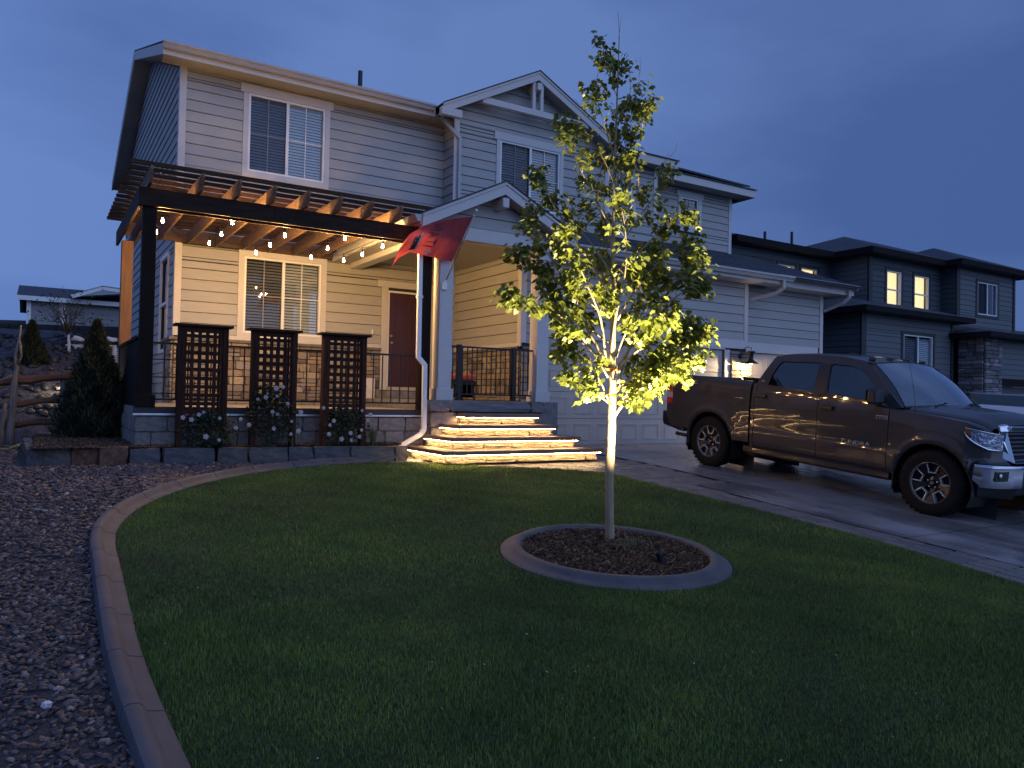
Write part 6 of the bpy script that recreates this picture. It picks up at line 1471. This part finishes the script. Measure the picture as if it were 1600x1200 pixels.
body.grid(rows); obj('body', body, M_WC, car, smooth=True)
cabm = [(9.5, 1.02, .80), (10.0, 1.36, .60), (11.9, 1.38, .62), (12.25, 1.06, .78)]
obj('roof', MB().grid([[(22.4-wv, y, float(G(y))+h-.02), (22.4-wv*.5, y, float(G(y))+h+.02), (22.4+wv*.5, y, float(G(y))+h+.02), (22.4+wv, y, float(G(y))+h-.02)] for y, h, wv in cabm[1:3]]), M_WC, car, smooth=True)
for a, b_ in ((0, 1), (2, 3)): obj('windshield', MB().grid([[(22.4-cabm[k][2], cabm[k][0], float(G(cabm[k][0]))+cabm[k][1]-.02), (22.4+cabm[k][2], cabm[k][0], float(G(cabm[k][0]))+cabm[k][1]-.02)] for k in (a, b_)]), M_GT, car)
for s_ in (-1, 1): obj('side_window', MB().add([(22.4+s_*cabm[k][2], cabm[k][0], float(G(cabm[k][0]))+cabm[k][1]-.02) for k in range(4)], [(0, 1, 2, 3)]), M_GT, car)
for s_ in (-1, 1):
    for y in (8.5, 11.5): obj('wheel', MB().lathe([(.001, -.1), (.2, -.1), (.32, -.1), (.33, 0), (.32, .1), (.001, .1)], 24, (22.4+s_*.82, y, float(G(y))+.33), 'x'), M_RUBBER, car, smooth=True)

# ================================================================== DARK NEIGHBOUR HOUSE
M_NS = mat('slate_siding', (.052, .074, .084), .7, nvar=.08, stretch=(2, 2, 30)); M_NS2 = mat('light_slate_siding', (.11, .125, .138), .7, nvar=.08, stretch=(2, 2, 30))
M_NT = mat('dark_trim', (.018, .02, .026), .6); M_NF = mat('neighbour_fascia', (.016, .015, .016), .8, spec=.1)
nb = thing('neighbour_house', 'dark slate sided two storey neighbouring house with hipped roofs and lit windows', 'house', (22, 15, -1.2))
def nwall(u0, u1, y, z0, z1, holes=(), m=M_NS, exp=.18, back=None):
    w_ = wall_back(nb, 'y', y, u0, u1, z0, z1, holes, m=M_NT if back is None else back); planks(w_, 'y', y, u0, u1, z0, z1, holes, exp=exp, m=m, thick=.02); return w_
def nwallx(x, v0, v1, z0, z1, m=M_NS, holes=(), exp=.18):
    w_ = wall_back(nb, 'x', x, v0, v1, z0, z1, holes, m=M_NT); planks(w_, 'x', x, v0, v1, z0, z1, holes, exp=exp, m=m, thick=.02); return w_
def emis(name, c, s):
    return mat(name, c, .6, emit=c, es=s, nvar=.25, scale=1.3)
LITM = emis('lit_room', (1, .74, .34), 1.3)
YB1 = 15.5; xc = PY(1357, 420, YB1).x
l1a, l1b = PY(1385, 422, YB1), PY(1407, 484, YB1); l2a, l2b = PY(1428, 430, YB1), PY(1450, 490, YB1)
WA = (l1a.x, l1b.x, PY(1385, 481, YB1).z, l1a.z); WB = (l2a.x, l2b.x, PY(1428, 488, YB1).z, l2a.z)
xr = PY(1470, 440, YB1).x; zet = PY(1357, 398, YB1).z
nwall(xc, xr+.6, YB1, 2.9, zet, [WA, WB])
for W_ in (WA, WB): window(nb, *W_, YB1, 'hung', tm=M_NT, hdr=.10, casing=.10, lit=LITM, blind=True, tilt=.25, blind_gap=.05, apron=False, grille=False)
obj('corner_board', MB().box(xc-.03, xc+.16, YB1-.05, YB1, 2.7, zet), M_NT, nb)
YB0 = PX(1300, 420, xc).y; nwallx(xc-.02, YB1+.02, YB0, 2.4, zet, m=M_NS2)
# recessed back wall with three small lit windows
y3 = YB0; sw = []
for a, b_, c, d in ((1178, 1205, 405, 416), (1215, 1241, 410, 424), (1251, 1276, 417, 432)):
    A, B = PY(a, (c+d)/2-3, y3), PY(b_, (c+d)/2+3, y3); zt3 = PY(1262, 419.5, y3).z; sw.append((A.x, B.x, zt3-.42, zt3))
x_l = 17.9; nwall(x_l, xc, y3, -.9, zet, sw)
for W_ in sw: window(nb, *W_, y3, 'fixed', tm=M_NT, hdr=.08, casing=.08, lit=LITM, blind=False, apron=False, fm=mat('lit_frame', (.5, .45, .4), .5))
# forward upper block on the right
YB2 = PX(1494, 440, xr).y; xl2 = xr; xr2 = PY(1584, 440, YB2).x
w5a = PY(1527, 440, YB2); w5b = PY(1557, 497, YB2); W5 = (w5a.x, w5b.x, PY(1527, 491, YB2).z, PY(1527, 440, YB2).z)
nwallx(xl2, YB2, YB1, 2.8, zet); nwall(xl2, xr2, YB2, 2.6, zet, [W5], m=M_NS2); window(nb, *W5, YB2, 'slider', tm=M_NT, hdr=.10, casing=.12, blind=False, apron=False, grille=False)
obj('corner_board', MB().box(xl2-.03, xl2+.18, YB2-.05, YB2, 2.7, zet), M_NT, nb); obj('corner_board', MB().box(xr2-.1, xr2+.03, YB2-.05, YB2, 2.4, zet), M_NT, nb)
# lower storey with skirt roof
YL = 14.0; xa = PY(1345, 520, YL).x; xb = PY(1487, 540, YL).x; zl = PY(1345, 487, YL).z
w6 = (PY(1411, 523, YL).x, PY(1456, 560, YL).x, PY(1411, 590, YL).z-.2, PY(1411, 522, YL).z)
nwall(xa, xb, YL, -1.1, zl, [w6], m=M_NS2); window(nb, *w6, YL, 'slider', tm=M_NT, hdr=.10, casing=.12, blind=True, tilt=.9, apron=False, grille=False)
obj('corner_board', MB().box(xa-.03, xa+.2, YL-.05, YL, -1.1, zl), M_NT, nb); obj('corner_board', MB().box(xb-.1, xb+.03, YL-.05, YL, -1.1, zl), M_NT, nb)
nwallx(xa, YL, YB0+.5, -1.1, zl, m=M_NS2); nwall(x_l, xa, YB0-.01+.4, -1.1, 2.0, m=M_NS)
# recess, stone column, garage
YC = 13.2; ca, cb_ = PY(1537, 580, YC).x, PY(1563, 580, YC).x; zc = PY(1545, 528, YC).z
nwallx(cb_+.02, YC+.2, YC+3.5, -1.1, zc, m=M_NS); nwall(xb, cb_+3, YC+3.0, -1.1, zc, m=M_NS)
obj('front_door', MB().box(PY(1490, 600, YC+2.9).x, PY(1517, 600, YC+2.9).x, YC+2.9, YC+2.98, -1.0, 1.25), M_DARK, nb)
M_NST = mat('grey_ledge_stone', ramp=[(.20, .20, .21), (.12, .12, .13), (.28, .27, .28), (.16, .16, .17)], rough=.9, nvar=.3, bump=.5)
NSM = [rough_box('stone', M_NST, 150+i, .06, 2) for i in range(5)]; VST_keep = VST; VST = NSM
veneer(nb, 'y', YC, ca, cb_, -1.1, zc, 31, hr=(.11, .16), wr=(.22, .5), proud=.06); veneer(nb, 'x', ca, YC, YC+.8, -1.1, zc, 32, hr=(.11, .16), wr=(.2, .4), proud=.05)
VST = VST_keep
nwall(cb_, cb_+6.5, YC, .95, zc, m=M_NS2); obj('trim_band', MB().box(cb_, cb_+6.5, YC-.05, YC-.02, .75, 1.0), M_NF, nb)
for k in range(4): obj('garage_panel', MB().box(cb_+.3, cb_+5.2, YC+.1, YC+.14, -1.1+k*.46, -1.1+k*.46+.45), mat('neighbour_garage', (.055, .06, .058), .6), nb, bevel=.01)
# roofs
def hip(x0, x1, y0, y1, z, rise, ov=.45, inset=None):
    x0 -= ov; x1 += ov; y0 -= ov; y1 += ov; i_ = inset or (y1-y0)/2; ym = y0+i_
    obj('roof', MB().add([(x0, y0, z+.2), (x1, y0, z+.2), (x1, y1, z+.2), (x0, y1, z+.2), (x0+i_, ym, z+.2+rise), (x1-i_, ym, z+.2+rise)], [(0, 1, 5, 4), (1, 2, 5), (2, 3, 4, 5), (3, 0, 4)]), M_SHIN, nb)
    obj('fascia', MB().box(x0, x1, y0, y0+.03, z, z+.2).box(x0, x0+.03, y0+.03, y1, z, z+.2).box(x1-.03, x1, y0+.03, y1, z, z+.2), M_NF, nb); obj('soffit', MB().box(x0+.03, x1-.03, y0+.03, y1, z, z+.02), M_NT, nb)
ze_ = zet-.02
hip(x_l+.6, xr2+.2, YB0, YB0+10, ze_, 1.7, ov=.45); hip(xc, xr2+.2, YB1, YB0+7, ze_+.004, 1.35, ov=.45, inset=3.6); hip(xl2, xr2+.3, YB2, YB2+5, ze_+.008, 1.0, ov=.45, inset=2.4)
for px in (1195, 1237): p = PY(px, 380, YB0+2.0); obj('vent_pipe', MB().lathe([(.05, p.z-.45), (.05, p.z+.42), (.001, p.z+.42)], 8, (p.x, p.y, 0)), M_NT, nb)
p = PY(1398, 398, YB1+2); obj('roof_vent', MB().box(p.x-.3, p.x+.3, p.y, p.y+.4, p.z-.2, p.z+.05), M_NT, nb)
def skirt(x0, x1, y0, yb, z, rise, xs0=None, ov=.5):
    obj('roof', MB().add([(x0-ov, y0-ov, z+.16), (x1+ov, y0-ov, z+.16), (x1+ov, yb, z+.16+rise), (x0+(yb-y0)*.9, yb, z+.16+rise), (x0-ov, yb+3, z+.16), (x0+(yb-y0)*.9, yb+3, z+.16+rise)], [(0, 1, 2, 3), (0, 3, 5, 4)]), M_SHIN, nb)
    obj('fascia', MB().box(x0-ov, x1+ov, y0-ov-.01, y0-ov+.02, z, z+.16).box(x0-ov-.01, x0-ov+.02, y0-ov+.02, yb+3, z, z+.16), M_NF, nb); obj('soffit', MB().box(x0-ov, x1+ov, y0-ov+.02, yb, z, z+.015), M_NT, nb)
skirt(xa, xb, YL, YB1, zl-.02, .55); skirt(xb+.3, cb_+8, YC, YB2+.3, zc-.02, .55)
# farther roof at the right edge of the view
fh = thing('distant_house', 'shingled roof of a farther house at the right edge beyond the dark house', 'house', (46, 24, -1)); a = PY(1583, 478, 22); 
obj('roof', MB().add([(a.x-2, 21, 2.2), (a.x+14, 21, 2.2), (a.x+14, 26, 5.2), (a.x+1, 26, 5.2), (a.x-2, 31, 2.2), (a.x+14, 31, 2.2)], [(0, 1, 2, 3), (0, 3, 4), (3, 2, 5, 4)]), M_SHIN, fh); obj('wall', MB().box(a.x-1, a.x+13, 21.5, 30, -1.5, 2.2), M_NS2, fh)

# ================================================================== LEFT BACKGROUND
M_FS = mat('grey_siding_far', (.26, .25, .255), .7, nvar=.05, stretch=(1, 1, 20))
hh = thing('hill_house', 'grey house with dark roof on top of the grassy rise behind the yard', 'house', (5, 50, 4)); YH = 50
A = PY(43, 466, YH); B = PY(215, 478, YH); zg = PY(43, 500, YH).z-1.5; zr_ = PY(43, 449, YH+5).z
w_ = wall_back(hh, 'y', YH, A.x, B.x+8, zg, A.z, m=M_FS); planks(w_, 'y', YH, A.x, B.x+8, zg, A.z, exp=.30, m=M_FS, thick=.03)
wall_back(hh, 'x', A.x, YH, YH+9, zg, A.z, m=M_FS)
obj('corner_board', MB().box(A.x-.03, A.x+.18, YH-.06, YH-.02, zg, A.z), M_WHITE, hh); c_ = PY(93, 480, YH).x; obj('corner_board', MB().box(c_, c_+.3, YH-.07, YH-.02, zg, A.z), M_WHITE, hh)
obj('roof', MB().add([(A.x-.5, YH-.5, A.z+.05), (B.x+8, YH-.5, A.z+.05), (B.x+8, YH+5, zr_+.1), (A.x-.5, YH+5, zr_+.1), (A.x-.5, YH+10, A.z), (B.x+8, YH+10, A.z)], [(0, 1, 2, 3), (3, 2, 5, 4)]), M_SHIN, hh)
obj('fascia', MB().box(A.x-.5, B.x+8, YH-.53, YH-.5, A.z-.15, A.z+.1), M_WHITE, hh)
obj('gable_end', MB().prism([(A.x-.4, YH+.0, A.z-.0), (A.x-.4, YH+9.5, A.z), (A.x-.4, YH+5, zr_)], (.1, 0, 0)), M_FS, hh)
g0 = PY(112, 463, YH-1.5); g1 = PY(160, 450, YH-1.5); g2 = PY(215, 458, YH-1.5)
for p, q_ in ((g0, g1), (g1, g2)): obj('barge_board', MB().bar(p, q_, .05, .22), M_WHITE, hh)
obj('gable', MB().prism([g0, g1, g2], (0, 3, 0)), mat('gable_blue', (.30, .34, .38), .7), hh)
obj('gable_roof', MB().add([g0+Vector((0, -.1, .12)), g1+Vector((0, -.1, .12)), g1+Vector((0, 7, .12)), g0+Vector((0, 7, .12)), g2+Vector((0, -.1, .12)), g2+Vector((0, 7, .12))], [(0, 1, 2, 3), (1, 4, 5, 2)]), M_SHIN, hh)
# rock retaining rise and back yard
M_RW = mat('yard_rock_slope', (.055, .055, .066), .95, nvar=.5, scale=6, bump=1, bscale=14, bdist=.05)
_SY = [15.0, 16.2, 17.5, 18.6, 20.5, 23.5, 27, 31]; _SZ = [-.96, -.35, .42, .76, 1.05, 1.45, 1.7, 1.2]
def ysl(x, y):
    k = 1-sst(.9, 1.75, x); return -.97+(np.interp(y, _SY, _SZ)+.97+.05*np.sin(np.asarray(x)*2.3+np.asarray(y)*1.7))*k
rs = obj('yard_slope', MB().grid([[(float(x), float(y), float(ysl(x, y))) for x in np.linspace(-24, 1.8, 80)] for y in np.linspace(15.0, 31, 50)]), M_RW, smooth=True); rs['kind'] = 'structure'
M_TIM = mat('retaining_timber', (.022, .020, .022), .9)
for lab, D1_, ya, yb_, yc in (('long dark upper retaining wall across the grassy rise', 34, 503, 512, 497), ('long dark lower retaining wall at the foot of the grassy rise', 26, 524, 534, 518)):
    A = PD(-60, ya, D1_); B = PD(230, yb_, D1_+2); rwl = thing('retaining_wall', lab, 'retaining wall', A, 'retaining walls on the rise')
    n = 8
    for k in range(n):
        p, q_ = A.lerp(B, k/n), A.lerp(B, (k+1)/n-.004); obj('timber', MB().bar(p-Vector((0, 0, .10)), q_-Vector((0, 0, .10)), .2, .19), M_TIM, rwl, bevel=.01); obj('timber', MB().bar(p-Vector((0, 0, .30)), q_-Vector((0, 0, .30)), .22, .19), M_TIM, rwl, bevel=.01); obj('timber', MB().bar(p-Vector((0, 0, .75)), q_-Vector((0, 0, .75)), .24, .68), M_TIM, rwl, bevel=.01)
V, F, Cc = chips(1500, (-7, 1.2), (15.5, 22), lambda x, y: x > -90, lambda n, x, y: rng.uniform(.06, .24, n), lambda n: np.array([(.026, .026, .033)])*rng.uniform(.4, 1.6, (n, 1)), flat=(1, .8, .6))
V[:, 2] += ysl(V[:, 0], V[:, 1])-gz(V[:, 0], V[:, 1])
stuff('yard_rocks', np_mesh('yard_rocks', V, F, M_GRAVEL, Cc), 'dark grey rocks covering the slope of the back yard', 'rocks')
# split rail fence
M_RAIL = mat('split_rail_wood', (.10, .045, .026), .8, nvar=.4, scale=3, stretch=(1.2, 6, 6), bump=.7, bscale=15, bdist=.02, var=.15); M_GNARL = mat('weathered_post_wood', (.13, .12, .115), .85, nvar=.4, scale=5, stretch=(6, 6, 1), bump=.9, bscale=14, bdist=.02)
fn = thing('split_rail_fence', 'rough brown split rail fence with weathered posts left of the flower bed', 'fence', PD(20, 660, 12.0))
def fp(px, py, d=12.0): return PD(px, py, d)
for (a, b0, c, d, t_) in ((-60, 603, 126, 586, .068), (-60, 642, 104, 622, .050), (-60, 669, 96, 657, .055)):
    A, B = fp(a, b0, 11.6), fp(c, d, 12.4); n = 9; P = [A.lerp(B, i/n)+Vector((0, 0, .012*math.sin(i*2.2))) for i in range(n+1)]
    obj('rail', MB().tube(P, [t_*(1+.10*math.sin(i*1.7)) for i in range(n+1)], 7), M_RAIL, fn, autos=.8)
P = [fp(15, 716, 11.8), fp(16, 668, 11.8), fp(20, 635, 11.8), fp(22, 600, 11.8), fp(26, 575, 11.8), fp(24, 555, 11.8), fp(30, 530, 11.8), fp(33, 508, 11.8)]
obj('post', MB().tube(P, [.065, .06, .055, .05, .032, .026, .018, .012], 8).tube([fp(22, 584, 11.8), fp(10, 590, 11.7), fp(-6, 598, 11.6)], [.014, .012, .010], 6).tube([fp(27, 570, 11.8), fp(33, 556, 11.8), fp(32, 540, 11.8), fp(30, 530, 11.8)], [.022, .02, .02, .015], 6), M_GNARL, fn, smooth=True)
obj('post', MB().tube([fp(0, 716, 11.7), fp(2, 668, 11.7), fp(6, 645, 11.7), fp(9, 630, 11.7)], [.042, .04, .035, .03], 7), M_GNARL, fn, smooth=True)
obj('post', MB().tube([fp(97, 706, 12.3), fp(98, 668, 12.3), fp(100, 630, 12.3), fp(101, 580, 12.3)], [.06, .06, .06, .055], 8), M_GNARL, fn)
# evergreens
def conifer(px, base_y, topy, wpx, d, label, seed, n):
    b_ = PD(px, base_y, d); h = (PD(px, topy, d)-b_).z; R = wpx/2/FPX*d; r = random.Random(seed)
    t = thing('arborvitae', label, 'evergreen shrub', b_, 'dark evergreens in the side yard')
    obj('trunk', MB().tube([b_-Vector((0, 0, .1)), b_+Vector((0, 0, h*.8))], [.05, .015], 7), M_BARK, t); g = MB()
    for i in range(n):
        v = r.random()**.8; a = r.uniform(0, 6.28); prof = (1-v)**.95*1.12*(.55+.45*min(1, v*6)); rr_ = R*prof*(r.uniform(.45, 1.0)+.20*math.sin(a*5+v*17)+.12*math.sin(a*9-v*31)); c = b_+Vector((math.cos(a)*rr_, math.sin(a)*rr_, h*v*.98))
        d_ = Vector((math.cos(a)*.5, math.sin(a)*.5, 1.0+r.gauss(0, .3))).normalized(); s = r.uniform(.05, .17)*(1-.4*v); u = d_.cross(Vector((r.gauss(0, 1), r.gauss(0, 1), 0))).normalized()
        for k in (-.6, 0, .6): e = (d_+u*k).normalized(); sdv = e.cross(u if abs(k) > .1 else Vector((1, 0, 0))).normalized()*s*.085; g.add([c-sdv, c+sdv, c+e*s], [(0, 1, 2)])
    obj('foliage', g, M_CONIF, t, kind='stuff'); return t
conifer(146, 700, 500, 118, 11.9, 'tall dark cone shaped arborvitae at the left end of the flower bed', 3, 15000)
conifer(48, 585, 502, 48, 15.2, 'smaller dark arborvitae behind the split rail fence', 4, 7000)
# bare small tree
bt = thing('bare_tree', 'small bare branched tree in the yard beyond the fence', 'tree', PD(108, 560, 16)); r = random.Random(5); D_ = 16
obj('trunk', MB().tube([PD(108, 562, D_), PD(108, 540, D_), PD(107, 520, D_)], [.035, .03, .025], 7), mat('white_trunk_wrap', (.5, .5, .55), .7), bt); g = MB()
for k in range(16):
    x1 = 107+r.uniform(-34, 28); y1 = r.uniform(470, 510); P = [PD(107, 525-r.uniform(0, 8), D_), PD(107+(x1-107)*.45, 510-r.uniform(0, 12), D_+r.uniform(-.4, .4)), PD(x1, y1, D_+r.uniform(-.6, .6))]; g.tube(P, [.022, .014, .005], 5)
    for j in range(4): f_ = r.uniform(.3, .9); q_ = P[1].lerp(P[2], f_); g.tube([q_, q_+Vector((r.uniform(-.35, .35), r.uniform(-.2, .2), r.uniform(.1, .45)))], [.007, .003], 4)
obj('branches', g, mat('grey_twig', (.07, .065, .06), .8), bt, smooth=True)
lg = leafquads(160, 0, 0, 0, .8, .5, .5, .04, .08, 9); lg.v = [(v[0]+PD(112, 490, D_).x, v[1]+PD(112, 490, D_).y, v[2]+PD(112, 490, D_).z) for v in lg.v]; obj('leaves', lg, M_DLEAF, bt, kind='stuff')
# white louvred screens with snow-white rocks on top
scn = thing('louvred_screen', 'white horizontally slatted screen panels in the yard between the evergreens', 'screen', PD(120, 575, 16.5))
for a, b_, c, d in ((103, 130, 539, 554), (158, 168, 540, 556), (169, 182, 540, 556), (179, 184, 545, 568)):
    n = 8
    for k in range(n): A, B = PD(a, c+(d-c)*k/n, 16.5), PD(b_, c+(d-c)*k/n+.3, 16.5); obj('slat', MB().bar(A, B, .03, .022), M_WHITE, scn)
    A, B = PD(a, c, 16.6), PD(b_, c, 16.6); zb_ = PD(a, d+8, 16.6).z
    obj('backing', MB().add([tuple(A), tuple(B), (B.x, B.y, zb_), (A.x, A.y, zb_)], [(0, 1, 2, 3)]), M_DARK, scn)
obj('top_cloth', MB().tube([PD(112, 531, 16.5), PD(118, 528, 16.5), PD(126, 530, 16.5), PD(131, 531, 16.5)], [.02, .06, .05, .03], 6).tube([PD(160, 532, 16.5), PD(168, 529, 16.5), PD(176, 531, 16.5), PD(183, 531, 16.5)], [.03, .05, .05, .04], 6), M_WHITE, scn)
# little post light shining on a step
pl2 = thing('path_light', 'tiny glowing yard light beyond the fence', 'yard light', PD(104, 604, 14.4))
obj('lamp', MB().ball(tuple(PD(104, 599.5, 14.4)), .026, 8, 6), mat('yard_bulb', (1, .8, .5), emit=(1, .8, .5), es=300), pl2); obj('stake', MB().tube([PD(104, 601, 14.4), PD(104, 616, 14.4)], .01, 5), M_BLACK, pl2)
stpx = thing('landing', 'small stone landing lit by the tiny yard light', 'landing', PD(98, 612, 14.5))
A = PD(88, 604.5, 14.5); B = PD(111, 605, 14.5); obj('slab', MB().box(A.x, B.x, A.y-.1, A.y+.35, A.z-.05, A.z), M_CAPST, stpx); A = PD(87, 613, 14.3); obj('slab', MB().box(A.x, A.x+.3, A.y-.1, A.y+.2, A.z-.05, A.z), M_CAPST, stpx)
q = bpy.data.lights.new('yard_bulb_light', 'POINT'); q.energy = 2.5; q.color = (1, .75, .4); q.shadow_soft_size = .03; qo = bpy.data.objects.new('yard_bulb_light', q); C.objects.link(qo); qo.parent = pl2; qo.location = PD(104, 599.5, 14.3)-Vector(pl2.location)+Vector((0, -.04, .03))
def hit(px, py, up):       # where a sight line meets the ground
    d = ray(px, py); T_ = np.linspace(1, 40, 4000); k = int(np.argmax(T_*d.z < gz(T_*d.x, T_*d.y)+up)); return d*float(T_[k])
# coiled pale tubing on the gravel
hs = thing('garden_hose', 'loops of pale tan hose lying on the gravel by the fence', 'hose'); M_HOSE = mat('tan_hose', (.20, .17, .09), .5, nvar=.1)
for pts in ([(-20, 684), (20, 679), (60, 680), (88, 678)], [(-20, 690), (25, 686), (60, 684)], [(-20, 700), (10, 702), (30, 694), (60, 685)], [(42, 676), (60, 672), (85, 668), (92, 664)], [(-20, 694), (5, 696), (25, 699), (30, 694)]):
    P = []
    for a, b_ in pts:
        P.append(hit(a, b_, .03))
    obj('coil', MB().tube(smooth3(P, 5), .014, 6), M_HOSE, hs, smooth=True)

# one pale stone among the gravel
o = bpy.data.objects.new('white_stone', rough_box('white_stone', mat('quartz', (.55, .57, .62), .6), 200, .12, 2)); C.objects.link(o)
o.location = hit(73, 1101, .045); o.scale = (.034, .028, .022); o.rotation_euler = (.2, .1, .6); tag(o, 'single pale white stone among the dark gravel', 'stone')
